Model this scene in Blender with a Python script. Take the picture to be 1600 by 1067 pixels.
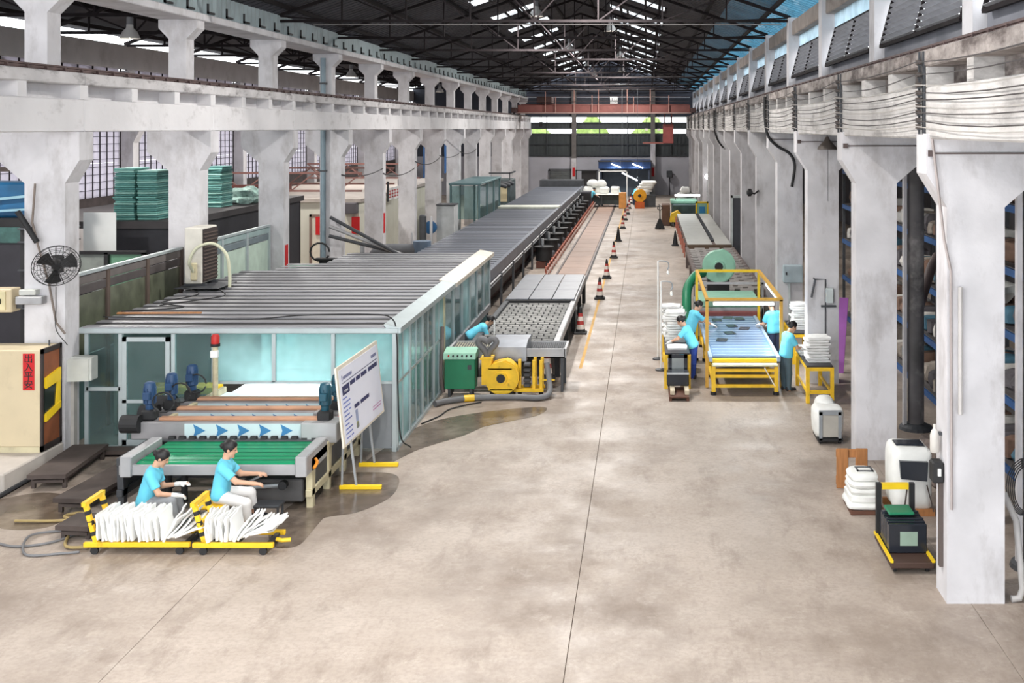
import bpy, math, random
import numpy as np
from mathutils import Vector, Matrix

for o in list(bpy.data.objects):
    bpy.data.objects.remove(o)
S = bpy.context.scene
COL = S.collection
rnd = random.Random(7)

# ------------------------------------------------------------------ camera
FPX, CX, CY, HC = 1722.0, 1010.0, 200.0, 6.0     # focal length in px of a 1600x1067 frame, vanishing point, eye height
cam = bpy.data.cameras.new('camera')
cam.sensor_width = 36.0
cam.lens = 36.0 * FPX / 1600.0
cam.shift_x = (800.0 - CX) / 1600.0
cam.shift_y = -(533.5 - CY) / 1600.0
cam.clip_end = 400
cam_o = bpy.data.objects.new('camera', cam)
COL.objects.link(cam_o)
cam_o.location = (0, 0, HC)
cam_o.rotation_euler = (math.pi / 2, 0, 0)
S.camera = cam_o

# ------------------------------------------------------------------ world, exposure
world = bpy.data.worlds.new('overcast_sky')
S.world = world
world.use_nodes = True
bg = world.node_tree.nodes['Background']
bg.inputs['Color'].default_value = (0.93, 0.97, 1.0, 1)
bg.inputs['Strength'].default_value = 3.6
S.view_settings.view_transform = 'Standard'
S.view_settings.look = 'None'
S.view_settings.gamma = 1.0
S.view_settings.use_curve_mapping = False
S.view_settings.exposure = 0.28
LAMP_W = 620.0        # high-bay lamps under the roof
TUBE_W = 26.0         # fluorescent tubes
try:
    S.cycles.max_bounces = 8
    S.cycles.diffuse_bounces = 5
    S.cycles.glossy_bounces = 3
    S.cycles.transmission_bounces = 6
    S.cycles.transparent_max_bounces = 12
    S.cycles.caustics_reflective = False
    S.cycles.caustics_refractive = False
    S.cycles.sample_clamp_indirect = 6.0
except Exception:
    pass

# ------------------------------------------------------------------ materials
MATS = {}
def _n(nt, t, **kw):
    n = nt.nodes.new(t)
    for k, v in kw.items():
        setattr(n, k, v)
    return n
def lin(c):
    return tuple(((x / 255.0) / 12.92 if x / 255.0 <= 0.04045 else ((x / 255.0 + 0.055) / 1.055) ** 2.4) for x in c)
def M(name, rgb, rough=0.6, metal=0.0, var=0.12, scale=3.0, stretch=(1, 1, 1), bump=0.0, bscale=30.0,
      dirt=None, dscale=1.2, dstretch=(1, 1, 1), dlo=0.55, dhi=0.75, damt=0.7, emit=0.0, spec=0.5):
    """procedural material: base colour with noise variation, optional dirt patches and fine bump. rgb in sRGB 0-255."""
    if name in MATS:
        return MATS[name]
    m = bpy.data.materials.new(name)
    m.use_nodes = True
    nt = m.node_tree
    b = nt.nodes['Principled BSDF']
    b.inputs['Roughness'].default_value = rough
    b.inputs['Metallic'].default_value = metal
    b.inputs['Specular IOR Level'].default_value = spec
    c = lin(rgb)
    geo = _n(nt, 'ShaderNodeNewGeometry')
    mp = _n(nt, 'ShaderNodeMapping')
    mp.inputs['Scale'].default_value = stretch
    nt.links.new(geo.outputs['Position'], mp.inputs['Vector'])
    no = _n(nt, 'ShaderNodeTexNoise')
    no.inputs['Scale'].default_value = scale
    no.inputs['Detail'].default_value = 4
    nt.links.new(mp.outputs['Vector'], no.inputs['Vector'])
    cr = _n(nt, 'ShaderNodeValToRGB')
    cr.color_ramp.elements[0].position = 0.3
    cr.color_ramp.elements[1].position = 0.7
    cr.color_ramp.elements[0].color = tuple(max(0, x * (1 - var)) for x in c) + (1,)
    cr.color_ramp.elements[1].color = tuple(min(1, x * (1 + var)) for x in c) + (1,)
    nt.links.new(no.outputs['Fac'], cr.inputs['Fac'])
    out = cr.outputs['Color']
    if dirt:
        mp2 = _n(nt, 'ShaderNodeMapping')
        mp2.inputs['Scale'].default_value = dstretch
        mp2.inputs['Location'].default_value = (3.7, 1.3, 8.1)
        nt.links.new(geo.outputs['Position'], mp2.inputs['Vector'])
        n2 = _n(nt, 'ShaderNodeTexNoise')
        n2.inputs['Scale'].default_value = dscale
        n2.inputs['Detail'].default_value = 6
        n2.inputs['Roughness'].default_value = 0.65
        nt.links.new(mp2.outputs['Vector'], n2.inputs['Vector'])
        r2 = _n(nt, 'ShaderNodeMapRange')
        r2.inputs['From Min'].default_value = dlo
        r2.inputs['From Max'].default_value = dhi
        r2.inputs['To Max'].default_value = damt
        nt.links.new(n2.outputs['Fac'], r2.inputs['Value'])
        mx = _n(nt, 'ShaderNodeMix', data_type='RGBA')
        nt.links.new(r2.outputs['Result'], mx.inputs['Factor'])
        nt.links.new(out, mx.inputs['A'])
        mx.inputs['B'].default_value = lin(dirt) + (1,)
        out = mx.outputs['Result']
    nt.links.new(out, b.inputs['Base Color'])
    if bump:
        n3 = _n(nt, 'ShaderNodeTexNoise')
        n3.inputs['Scale'].default_value = bscale
        n3.inputs['Detail'].default_value = 3
        nt.links.new(geo.outputs['Position'], n3.inputs['Vector'])
        bp = _n(nt, 'ShaderNodeBump')
        bp.inputs['Strength'].default_value = bump
        bp.inputs['Distance'].default_value = 0.02
        nt.links.new(n3.outputs['Fac'], bp.inputs['Height'])
        nt.links.new(bp.outputs['Normal'], b.inputs['Normal'])
    if emit:
        nt.links.new(out, b.inputs['Emission Color'])
        b.inputs['Emission Strength'].default_value = emit
    MATS[name] = m
    return m
def glass(name, rgb, clear=0.75, milky=0.0, rough=0.05):
    """thin pane: tinted transparent, some gloss, optionally some milky translucency"""
    if name in MATS:
        return MATS[name]
    m = bpy.data.materials.new(name)
    m.use_nodes = True
    nt = m.node_tree
    nt.nodes.remove(nt.nodes['Principled BSDF'])
    out = nt.nodes['Material Output']
    c = lin(rgb) + (1,)
    tr = _n(nt, 'ShaderNodeBsdfTransparent')
    tr.inputs['Color'].default_value = c
    gl = _n(nt, 'ShaderNodeBsdfGlossy')
    gl.inputs['Roughness'].default_value = rough
    gl.inputs['Color'].default_value = (0.9, 0.95, 0.95, 1)
    fr = _n(nt, 'ShaderNodeFresnel')
    fr.inputs['IOR'].default_value = 1.4
    mx = _n(nt, 'ShaderNodeMixShader')
    nt.links.new(fr.outputs['Fac'], mx.inputs['Fac'])
    nt.links.new(tr.outputs['BSDF'], mx.inputs[1])
    nt.links.new(gl.outputs['BSDF'], mx.inputs[2])
    res = mx.outputs['Shader']
    if milky:
        tl = _n(nt, 'ShaderNodeBsdfTranslucent')
        tl.inputs['Color'].default_value = c
        df = _n(nt, 'ShaderNodeBsdfDiffuse')
        df.inputs['Color'].default_value = c
        m1 = _n(nt, 'ShaderNodeMixShader')
        m1.inputs['Fac'].default_value = 0.35
        nt.links.new(tl.outputs['BSDF'], m1.inputs[1])
        nt.links.new(df.outputs['BSDF'], m1.inputs[2])
        no = _n(nt, 'ShaderNodeTexNoise')
        no.inputs['Scale'].default_value = 1.6
        geo = _n(nt, 'ShaderNodeNewGeometry')
        nt.links.new(geo.outputs['Position'], no.inputs['Vector'])
        mr = _n(nt, 'ShaderNodeMapRange')
        mr.inputs['From Min'].default_value = 0.3
        mr.inputs['From Max'].default_value = 0.7
        mr.inputs['To Min'].default_value = milky * 0.6
        mr.inputs['To Max'].default_value = min(1.0, milky * 1.3)
        nt.links.new(no.outputs['Fac'], mr.inputs['Value'])
        m2 = _n(nt, 'ShaderNodeMixShader')
        nt.links.new(mr.outputs['Result'], m2.inputs['Fac'])
        nt.links.new(res, m2.inputs[1])
        nt.links.new(m1.outputs['Shader'], m2.inputs[2])
        res = m2.outputs['Shader']
    nt.links.new(res, out.inputs['Surface'])
    MATS[name] = m
    return m
def glow(name, rgb, strength):
    if name in MATS:
        return MATS[name]
    m = bpy.data.materials.new(name)
    m.use_nodes = True
    nt = m.node_tree
    nt.nodes.remove(nt.nodes['Principled BSDF'])
    e = _n(nt, 'ShaderNodeEmission')
    e.inputs['Color'].default_value = lin(rgb) + (1,)
    e.inputs['Strength'].default_value = strength
    nt.links.new(e.outputs['Emission'], nt.nodes['Material Output'].inputs['Surface'])
    MATS[name] = m
    return m

# ------------------------------------------------------------------ mesh helpers
OFF = {}          # object -> world position of its local origin (no rotation in between)
class MB:
    def __init__(s):
        s.v, s.f = [], []
    def add(s, vs, fs):
        n = len(s.v)
        s.v += [tuple(v) for v in vs]
        s.f += [tuple(i + n for i in f) for f in fs]
        return s
    def box(s, x0, x1, y0, y1, z0, z1):
        return s.add([(x0, y0, z0), (x1, y0, z0), (x1, y1, z0), (x0, y1, z0), (x0, y0, z1), (x1, y0, z1), (x1, y1, z1), (x0, y1, z1)],
                     [(0, 3, 2, 1), (4, 5, 6, 7), (0, 1, 5, 4), (1, 2, 6, 5), (2, 3, 7, 6), (3, 0, 4, 7)])
    def cbox(s, x0, x1, y0, y1, z0, z1, c=0.01):
        """box with chamfered edges"""
        c = min(c, (x1 - x0) * .45, (y1 - y0) * .45, (z1 - z0) * .45)
        vs, idx = [], {}
        for ix, X in enumerate((x0, x1)):
            for iy, Y in enumerate((y0, y1)):
                for iz, Z in enumerate((z0, z1)):
                    sx, sy, sz = (1, -1)[ix], (1, -1)[iy], (1, -1)[iz]
                    for a, p in enumerate(((X, Y + sy * c, Z + sz * c), (X + sx * c, Y, Z + sz * c), (X + sx * c, Y + sy * c, Z))):
                        idx[(ix, iy, iz, a)] = len(vs)
                        vs.append(p)
        fs = []
        g = lambda *k: idx[k]
        for i in (0, 1):
            q = [g(i, 0, 0, 0), g(i, 1, 0, 0), g(i, 1, 1, 0), g(i, 0, 1, 0)]
            fs.append(q if i else q[::-1])
            q = [g(0, i, 0, 1), g(0, i, 1, 1), g(1, i, 1, 1), g(1, i, 0, 1)]
            fs.append(q if i else q[::-1])
            q = [g(0, 0, i, 2), g(1, 0, i, 2), g(1, 1, i, 2), g(0, 1, i, 2)]
            fs.append(q if i else q[::-1])
        for i in (0, 1):
            for j in (0, 1):
                fs.append([g(i, j, 0, 0), g(i, j, 1, 0), g(i, j, 1, 1), g(i, j, 0, 1)])
                fs.append([g(i, 0, j, 0), g(i, 1, j, 0), g(i, 1, j, 2), g(i, 0, j, 2)])
                fs.append([g(0, i, j, 1), g(1, i, j, 1), g(1, i, j, 2), g(0, i, j, 2)])
        for i in (0, 1):
            for j in (0, 1):
                for k in (0, 1):
                    fs.append([g(i, j, k, 0), g(i, j, k, 1), g(i, j, k, 2)])
        return s.add(vs, fs)
    def bar(s, p, q, w, h=None, up=(0, 0, 1)):
        p, q = Vector(p), Vector(q)
        h = w if h is None else h
        d = (q - p).normalized()
        u = Vector(up)
        if abs(d.dot(u)) > 0.98:
            u = Vector((0, 1, 0))
        r = d.cross(u).normalized()
        u = r.cross(d).normalized()
        vs = []
        for e in (p, q):
            for a, b in ((-1, -1), (1, -1), (1, 1), (-1, 1)):
                vs.append(e + r * a * w / 2 + u * b * h / 2)
        return s.add(vs, [(0, 1, 2, 3), (7, 6, 5, 4), (0, 4, 5, 1), (1, 5, 6, 2), (2, 6, 7, 3), (3, 7, 4, 0)])
    def cyl(s, p, q, r, r2=None, n=14):
        return s.tube([p, q], r, n, [r, r if r2 is None else r2])
    def tube(s, pts, r, n=8, radii=None, cap=True):
        pts = [Vector(p) for p in pts]
        vs, fs = [], []
        prev = None
        for i, p in enumerate(pts):
            a = pts[max(0, i - 1)]
            b = pts[min(len(pts) - 1, i + 1)]
            d = (b - a).normalized()
            if prev is None:
                u = Vector((0, 0, 1)) if abs(d.z) < 0.95 else Vector((0, 1, 0))
                u = (u - d * u.dot(d)).normalized()
            else:
                u = (prev - d * prev.dot(d))
                u = u.normalized() if u.length > 1e-6 else Vector((1, 0, 0))
            prev = u
            w = d.cross(u)
            rr = radii[i] if radii else r
            for k in range(n):
                t = 2 * math.pi * k / n
                vs.append(p + u * math.cos(t) * rr + w * math.sin(t) * rr)
        for i in range(len(pts) - 1):
            for k in range(n):
                k2 = (k + 1) % n
                fs.append((i * n + k, i * n + k2, (i + 1) * n + k2, (i + 1) * n + k))
        if cap:
            fs.append(tuple(range(n))[::-1])
            fs.append(tuple((len(pts) - 1) * n + k for k in range(n)))
        return s.add(vs, fs)
    def prism(s, poly, axis, a, b):
        """polygon of (u,v) extruded along axis: 'y': (x,z) plane, 'x': (y,z) plane, 'z': (x,y) plane"""
        n = len(poly)
        f = {'y': lambda u, v, t: (u, t, v), 'x': lambda u, v, t: (t, u, v), 'z': lambda u, v, t: (u, v, t)}[axis]
        vs = [f(u, v, a) for u, v in poly] + [f(u, v, b) for u, v in poly]
        fs = [tuple(range(n)), tuple(range(2 * n - 1, n - 1, -1))]
        for i in range(n):
            j = (i + 1) % n
            fs.append((i, i + n, j + n, j))
        return s.add(vs, fs)
    def lathe(s, prof, c=(0, 0, 0), n=20, axis='z'):
        vs, fs = [], []
        for r, h in prof:
            for k in range(n):
                t = 2 * math.pi * k / n
                a, b = r * math.cos(t), r * math.sin(t)
                p = {'z': (a, b, h), 'x': (h, a, b), 'y': (a, h, b)}[axis]
                vs.append((p[0] + c[0], p[1] + c[1], p[2] + c[2]))
        for i in range(len(prof) - 1):
            for k in range(n):
                k2 = (k + 1) % n
                fs.append((i * n + k, i * n + k2, (i + 1) * n + k2, (i + 1) * n + k))
        fs.append(tuple(range(n))[::-1])
        fs.append(tuple((len(prof) - 1) * n + k for k in range(n)))
        return s.add(vs, fs)
    def grid(s, nx, ny, fn):
        vs = [fn(i / nx, j / ny) for j in range(ny + 1) for i in range(nx + 1)]
        fs = [(j * (nx + 1) + i, j * (nx + 1) + i + 1, (j + 1) * (nx + 1) + i + 1, (j + 1) * (nx + 1) + i) for j in range(ny) for i in range(nx)]
        return s.add(vs, fs)
    def blob(s, c, r, seed=0, amp=0.12, n=12, m=8, sq=1.0):
        """lumpy ellipsoid; sq<1 squares it off towards a sack"""
        rr = random.Random(seed)
        ph = [rr.uniform(0, 6.28) for _ in range(6)]
        vs, fs = [], []
        for j in range(m + 1):
            la = -math.pi / 2 + math.pi * j / m
            for i in range(n):
                lo = 2 * math.pi * i / n
                d = (math.cos(la) * math.cos(lo), math.cos(la) * math.sin(lo), math.sin(la))
                k = 1 + amp * (math.sin(3 * d[0] * 2 + ph[0]) + math.sin(4 * d[1] * 2 + ph[1]) + math.sin(5 * d[2] + ph[2])) / 2
                q = [math.copysign(abs(x) ** sq, x) for x in d]
                vs.append((c[0] + r[0] * q[0] * k, c[1] + r[1] * q[1] * k, c[2] + r[2] * q[2] * k))
        for j in range(m):
            for i in range(n):
                i2 = (i + 1) % n
                fs.append((j * n + i, j * n + i2, (j + 1) * n + i2, (j + 1) * n + i))
        return s.add(vs, fs)
    def xf(s, mat):
        s.v = [tuple(mat @ Vector(v)) for v in s.v]
        return s
def new_mesh(name, v, f, mat, smooth=False):
    me = bpy.data.meshes.new(name)
    me.from_pydata([tuple(x) for x in v], [], [tuple(x) for x in f])
    me.materials.append(mat)
    if smooth:
        me.polygons.foreach_set('use_smooth', [True] * len(me.polygons))
        try:
            me.set_sharp_from_angle(angle=math.radians(40))
        except Exception:
            pass
    me.update()
    return me
def part(name, mb, mat, parent, smooth=False):
    """one mesh of a thing, built in world coordinates, parented to the thing or to one of its parts"""
    o_ = OFF[parent]
    me = new_mesh(name, [(v[0] - o_[0], v[1] - o_[1], v[2] - o_[2]) for v in mb.v], mb.f, mat, smooth)
    o = bpy.data.objects.new(name, me)
    COL.objects.link(o)
    o.parent = parent
    OFF[o] = o_
    return o
def tag(o, label=None, cat=None, group=None, kind=None):
    if label:
        o['label'] = label
    if cat:
        o['category'] = cat
    if group:
        o['group'] = group
    if kind:
        o['kind'] = kind
    return o
def thing(name, label, cat, loc, group=None, kind=None):
    o = bpy.data.objects.new(name, None)
    o.empty_display_size = 0.2
    COL.objects.link(o)
    o.location = loc
    OFF[o] = tuple(loc)
    return tag(o, label, cat, group, kind)
def solo(name, mb, mat, label, cat, group=None, kind=None, smooth=False):
    """a top-level thing that is one mesh; origin at the middle of its base"""
    a = np.array(mb.v)
    lo, hi = a.min(0), a.max(0)
    c = ((lo[0] + hi[0]) / 2, (lo[1] + hi[1]) / 2, lo[2])
    me = new_mesh(name, [(v[0] - c[0], v[1] - c[1], v[2] - c[2]) for v in mb.v], mb.f, mat, smooth)
    o = bpy.data.objects.new(name, me)
    COL.objects.link(o)
    o.location = c
    OFF[o] = c
    return tag(o, label, cat, group, kind)
def dup(o, loc=None, rot=None, parent=None, label=None, scale=None):
    """copy of a thing with copies of its parts and sub-parts"""
    c = o.copy()
    COL.objects.link(c)
    c.parent = parent
    if loc is not None:
        c.location = loc
    if rot is not None:
        c.rotation_euler = rot
    if scale is not None:
        c.scale = scale
    if label:
        c['label'] = label
    OFF[c] = tuple(c.location) if parent is None else OFF[parent]
    for ch in o.children:
        dup(ch, parent=c)
    return c
def clone(o, loc, rot=None, parent=None, scale=None):
    """one more piece that shares the mesh of piece o; loc is a world point for the same origin"""
    c = o.copy()
    COL.objects.link(c)
    p = OFF[parent] if parent else (0, 0, 0)
    c.parent = parent
    c.location = (loc[0] - p[0], loc[1] - p[1], loc[2] - p[2])
    if rot is not None:
        c.rotation_euler = rot
    if scale is not None:
        c.scale = scale
    return c
def piece(name, mb, mat, parent, loc, rot=None, smooth=False):
    """a piece whose mesh is built round its own origin and placed at a world point"""
    o_ = OFF[parent]
    me = new_mesh(name, mb.v, mb.f, mat, smooth)
    o = bpy.data.objects.new(name, me)
    COL.objects.link(o)
    o.parent = parent
    o.location = (loc[0] - o_[0], loc[1] - o_[1], loc[2] - o_[2])
    if rot is not None:
        o.rotation_euler = rot
    return o
def text_part(name, txt, size, mat, parent, loc, rot, depth=0.002, spacing=1.0, bold=0.0):
    """flat lettering turned into a mesh"""
    cu = bpy.data.curves.new(name, 'FONT')
    cu.body = txt
    cu.size = size
    cu.extrude = depth
    cu.offset = size * bold
    cu.align_x = 'CENTER'
    cu.align_y = 'CENTER'
    cu.space_line = spacing
    t = bpy.data.objects.new(name, cu)
    COL.objects.link(t)
    dg = bpy.context.evaluated_depsgraph_get()
    me = bpy.data.meshes.new_from_object(t.evaluated_get(dg))
    bpy.data.objects.remove(t)
    me.materials.clear()
    me.materials.append(mat)
    o = bpy.data.objects.new(name, me)
    COL.objects.link(o)
    o_ = OFF[parent]
    o.parent = parent
    o.location = (loc[0] - o_[0], loc[1] - o_[1], loc[2] - o_[2])
    o.rotation_euler = rot
    return o
def floor_pt(px, py, z=0.0):
    """photo pixel -> point on the horizontal plane z"""
    d = (HC - z) * FPX / (py - CY)
    return ((px - CX) * d / FPX, d, z)
def at(px, py, d):
    """photo pixel at depth d"""
    return ((px - CX) * d / FPX, d, HC - (py - CY) * d / FPX)
def arc_pts(c, r, a0, a1, n, plane='xz'):
    out = []
    for i in range(n + 1):
        t = math.radians(a0 + (a1 - a0) * i / n)
        u, v = r * math.cos(t), r * math.sin(t)
        out.append({'xz': (c[0] + u, c[1], c[2] + v), 'yz': (c[0], c[1] + u, c[2] + v), 'xy': (c[0] + u, c[1] + v, c[2])}[plane])
    return out
def spline(pts, n=8):
    """Catmull-Rom through points"""
    P = [Vector(p) for p in pts]
    P = [P[0] * 2 - P[1]] + P + [P[-1] * 2 - P[-2]]
    out = []
    for i in range(1, len(P) - 2):
        for k in range(n):
            t = k / n
            a, b, c, d = P[i - 1], P[i], P[i + 1], P[i + 2]
            out.append(0.5 * ((2 * b) + (c - a) * t + (2 * a - 5 * b + 4 * c - d) * t * t + (3 * b - a - 3 * c + d) * t ** 3))
    out.append(P[-2])
    return out

plaster = M('white_plaster', (206, 204, 207), 0.85, var=0.1, scale=1.6, bump=0.3, bscale=9, dirt=(122, 113, 108), dscale=1.5, dstretch=(1.3, 1.3, .6), dlo=.5, dhi=.76, damt=.52)
beam_mat = M('beam_plaster', (216, 214, 216), 0.85, var=0.06, scale=1.0, bump=0.3, bscale=8, dirt=(120, 114, 112), dscale=1.4, dstretch=(1, 1, 1.6), dlo=.56, dhi=.8, damt=.6)
beam_top = M('beam_grimy', (160, 152, 148), 0.9, var=0.25, scale=3.0, bump=0.6, bscale=10, dirt=(70, 60, 58), dscale=2.0, dstretch=(1, .6, 1.4), dlo=.42, dhi=.62, damt=.9)
beam_side = M('beam_weathered', (202, 199, 197), 0.9, var=0.1, scale=2.0, bump=0.4, bscale=8, dirt=(112, 106, 104), dscale=1.6, dstretch=(1, .6, 2.2), dlo=.5, dhi=.75, damt=.75)
rail_mat = M('rail_steel', (92, 74, 72), 0.6, .4, var=.3, scale=6)
roof_mat = M('dark_roof_sheet', (62, 62, 68), 0.7, var=.25, scale=1.0, dirt=(34, 32, 34), dscale=.8, damt=.8)
roof_blue = M('blue_roof_sheet', (70, 120, 150), 0.5, var=.25, scale=1.0)
steel_dark = M('dark_truss_steel', (34, 29, 31), 0.8, 0, var=.3, scale=4, spec=.2)
def floor_material():
    m = bpy.data.materials.new('floor_concrete')
    m.use_nodes = True
    nt = m.node_tree
    b = nt.nodes['Principled BSDF']
    geo = _n(nt, 'ShaderNodeNewGeometry')
    def noise(scale, stretch=(1, 1, 1), loc=(0, 0, 0), detail=6, rough=.6):
        mp = _n(nt, 'ShaderNodeMapping')
        mp.inputs['Scale'].default_value = stretch
        mp.inputs['Location'].default_value = loc
        nt.links.new(geo.outputs['Position'], mp.inputs['Vector'])
        n = _n(nt, 'ShaderNodeTexNoise')
        n.inputs['Scale'].default_value = scale
        n.inputs['Detail'].default_value = detail
        n.inputs['Roughness'].default_value = rough
        nt.links.new(mp.outputs['Vector'], n.inputs['Vector'])
        return n.outputs['Fac']
    def rng(x, a, c, lo, hi):
        r = _n(nt, 'ShaderNodeMapRange')
        r.inputs['From Min'].default_value = a
        r.inputs['From Max'].default_value = c
        r.inputs['To Min'].default_value = lo
        r.inputs['To Max'].default_value = hi
        nt.links.new(x, r.inputs['Value'])
        return r.outputs['Result']
    def mix(f, A, B):
        x = _n(nt, 'ShaderNodeMix', data_type='RGBA')
        nt.links.new(f, x.inputs['Factor'])
        for s_, v in (('A', A), ('B', B)):
            if isinstance(v, tuple):
                x.inputs[s_].default_value = lin(v) + (1,)
            else:
                nt.links.new(v, x.inputs[s_])
        return x.outputs['Result']
    c = mix(rng(noise(.5, rough=.7), .35, .65, 0, 1), (162, 148, 136), (184, 171, 160))
    c = mix(rng(noise(.28, (1, .8, 1), (4, 9, 0), 8, .72), .47, .7, 0, .85), c, (112, 97, 86))       # broad grime
    c = mix(rng(noise(1.7, (1, .35, 1), (11, 2, 0), 8, .75), .52, .7, 0, .65), c, (120, 104, 92))    # streaks along the hall
    c = mix(rng(noise(2.3, (1, 1, 1), (1, 17, 0), 8, .8), .55, .75, 0, .5), c, (206, 196, 186))       # dusty pale spots
    c = mix(rng(noise(16, detail=3), .42, .66, 0, .35), c, (132, 118, 108))                            # grain
    nt.links.new(c, b.inputs['Base Color'])
    nt.links.new(rng(noise(.9, detail=5), .35, .7, .38, .75), b.inputs['Roughness'])
    bp = _n(nt, 'ShaderNodeBump')
    bp.inputs['Strength'].default_value = .12
    bp.inputs['Distance'].default_value = .02
    nt.links.new(noise(15, detail=3), bp.inputs['Height'])
    nt.links.new(bp.outputs['Normal'], b.inputs['Normal'])
    return m
conc = floor_material()

# ================================================================== STRUCTURE
XL, XR = -10.5, 3.79            # inner faces of the two column rows
YC = lambda k: 13.9 + 6.0 * k   # front face of column k
KS = range(-1, 15)
YEND = 98.6
XOUT = -20.9                    # outer wall of the side aisle with the machines
XRO = 12.5                      # outer wall of the storage aisle
EAVE, RIDGE, XRIDGE = 9.3, 12.0, -3.35

# --- floor of cast slabs with open joints
flr = thing('floor', 'beige worn concrete factory floor of large cast slabs', 'floor', (0, 0, 0), kind='structure')
part('sub_base', MB().box(-21.2, 13, -2, 140, -0.4, -0.06), M('joint_dark', (120, 108, 100), .9), flr)
slabs = {}
xs = [-20.9, -15.96, -10.93, -5.93, -0.9, 4.1, 9.1, 12.6]
ys = [-2, 2.5, 8.5, 14.5] + [20.5 + 6 * i for i in range(13)] + [YEND]
for i in range(len(xs) - 1):
    for j in range(len(ys) - 1):
        w, l = xs[i + 1] - xs[i] - .006, ys[j + 1] - ys[j] - .006
        key = (round(w, 2), round(l, 2))
        p = ((xs[i] + xs[i + 1]) / 2, (ys[j] + ys[j + 1]) / 2, 0)
        if key not in slabs:
            slabs[key] = piece('slab', MB().cbox(-w / 2, w / 2, -l / 2, l / 2, -.07, 0, .004), conc, flr, p)
        else:
            clone(slabs[key], p, None, flr)

# --- columns
def column(k, left):
    y = YC(k)
    sgn = 1 if left else -1
    fx = (lambda u: XL - u) if left else (lambda u: XR + u)      # u grows away from the hall
    prof = [(0, 0), (0, 5.0), (-.26, 5.42), (-.26, 5.93), (1.24, 5.93), (1.24, 5.44), (.73, 5.0), (.73, 0)]
    mb = MB().prism([(fx(u), z) for u, z in prof], 'y', y, y + .5)
    side = 'machine aisle' if left else 'storage aisle'
    o = thing('column', 'white plastered concrete column with flared capital in the row along the ' + side, 'column', (fx(.36), y + .25, 0),
              'white columns along the ' + side, 'structure')
    part('shaft', mb, plaster, o)
    if left:
        up = [(.33, 5.93), (.33, 8.1), (.08, 8.35), (.08, 8.55), (.98, 8.55), (.98, 8.35), (.74, 8.1), (.74, 5.93)]
    else:
        up = [(.33, 5.93), (.33, 9.2), (.78, 9.2), (.78, 5.93)]
    part('upper_shaft', MB().prism([(fx(u), z) for u, z in up], 'y', y + .02, y + .48), plaster, o)
    return o
for k in KS:
    column(k, True)
    column(k, False)

# --- crane runway beams, one per bay, with a row of recesses
def crane_beam(k, left):
    y0, y1 = YC(k) + .25, YC(k + 1) + .25 if k < 14 else YEND
    side = 'machine aisle' if left else 'storage aisle'
    xi = XL + .22 if left else XR - .22       # face towards the hall
    sg = -1 if left else 1
    X = lambda a, b: (min(xi + sg * a, xi + sg * b), max(xi + sg * a, xi + sg * b))
    o = thing('crane_beam', 'white concrete crane runway beam with recessed panels over the columns of the ' + side, 'beam', (xi + sg * .3, y0, 5.93),
              'crane runway beams of the ' + side, 'structure')
    mt = beam_mat if left else beam_side
    a, b = X(-.02, .62)
    part('top_flange', MB().cbox(a, b, y0, y1, 6.78, 7.0, .02), M('beam_flange', (196, 193, 194), .9, var=.12, scale=2.5, bump=.5, bscale=9, dirt=(84, 78, 78), dscale=2.6, dstretch=(1, .5, 1.5), dlo=.52, dhi=.68, damt=.75) if left else beam_top, o)
    a, b = X(.34, .5)
    part('web', MB().box(a, b, y0, y1, 6.5, 6.78), beam_top if not left else mt, o)
    a, b = X(0, .6)
    part('lower_panel', MB().cbox(a, b, y0, y1, 5.93 if left else 5.86, 6.52, .02), mt, o)
    a, b = X(.0, .36)
    n = 3
    for i in range(n + 1):
        yy = y0 + (y1 - y0) * i / n
        w0, w1 = (0 if i == 0 else -.13), (0 if i == n else .13)
        if i in (0, n):
            w0, w1 = (0, .14) if i == 0 else (-.14, 0)
        part('recess_post', MB().box(a, b, yy + w0, yy + w1, 6.52, 6.78), mt, o)
    return o
for k in range(-1, 14):
    crane_beam(k, True)
    crane_beam(k, False)
for left in (True, False):
    x = XL - .05 if left else XR + .05
    side = 'machine aisle' if left else 'storage aisle'
    r = thing('crane_rail', 'rusty steel crane rail on the beam of the ' + side, 'rail', (x, 8, 7.0))
    part('rail', MB().prism([(x - .06, 7.0), (x + .06, 7.0), (x + .02, 7.03), (x + .02, 7.08), (x + .035, 7.09), (x + .035, 7.12), (x - .035, 7.12), (x - .035, 7.09), (x - .02, 7.08), (x - .02, 7.03)], 'y', 8, 98), rail_mat, r)
    clip = None
    for i in range(75):
        p = (x, 9 + i * .6, 7.0)
        if clip is None:
            clip = piece('rail_clip', MB().box(-.13, .13, -.03, .03, 0, .045).box(-.12, -.07, -.02, .02, 0, .08).box(.07, .12, -.02, .02, 0, .08), rail_mat, r, p)
        else:
            clone(clip, p, None, r)

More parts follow.
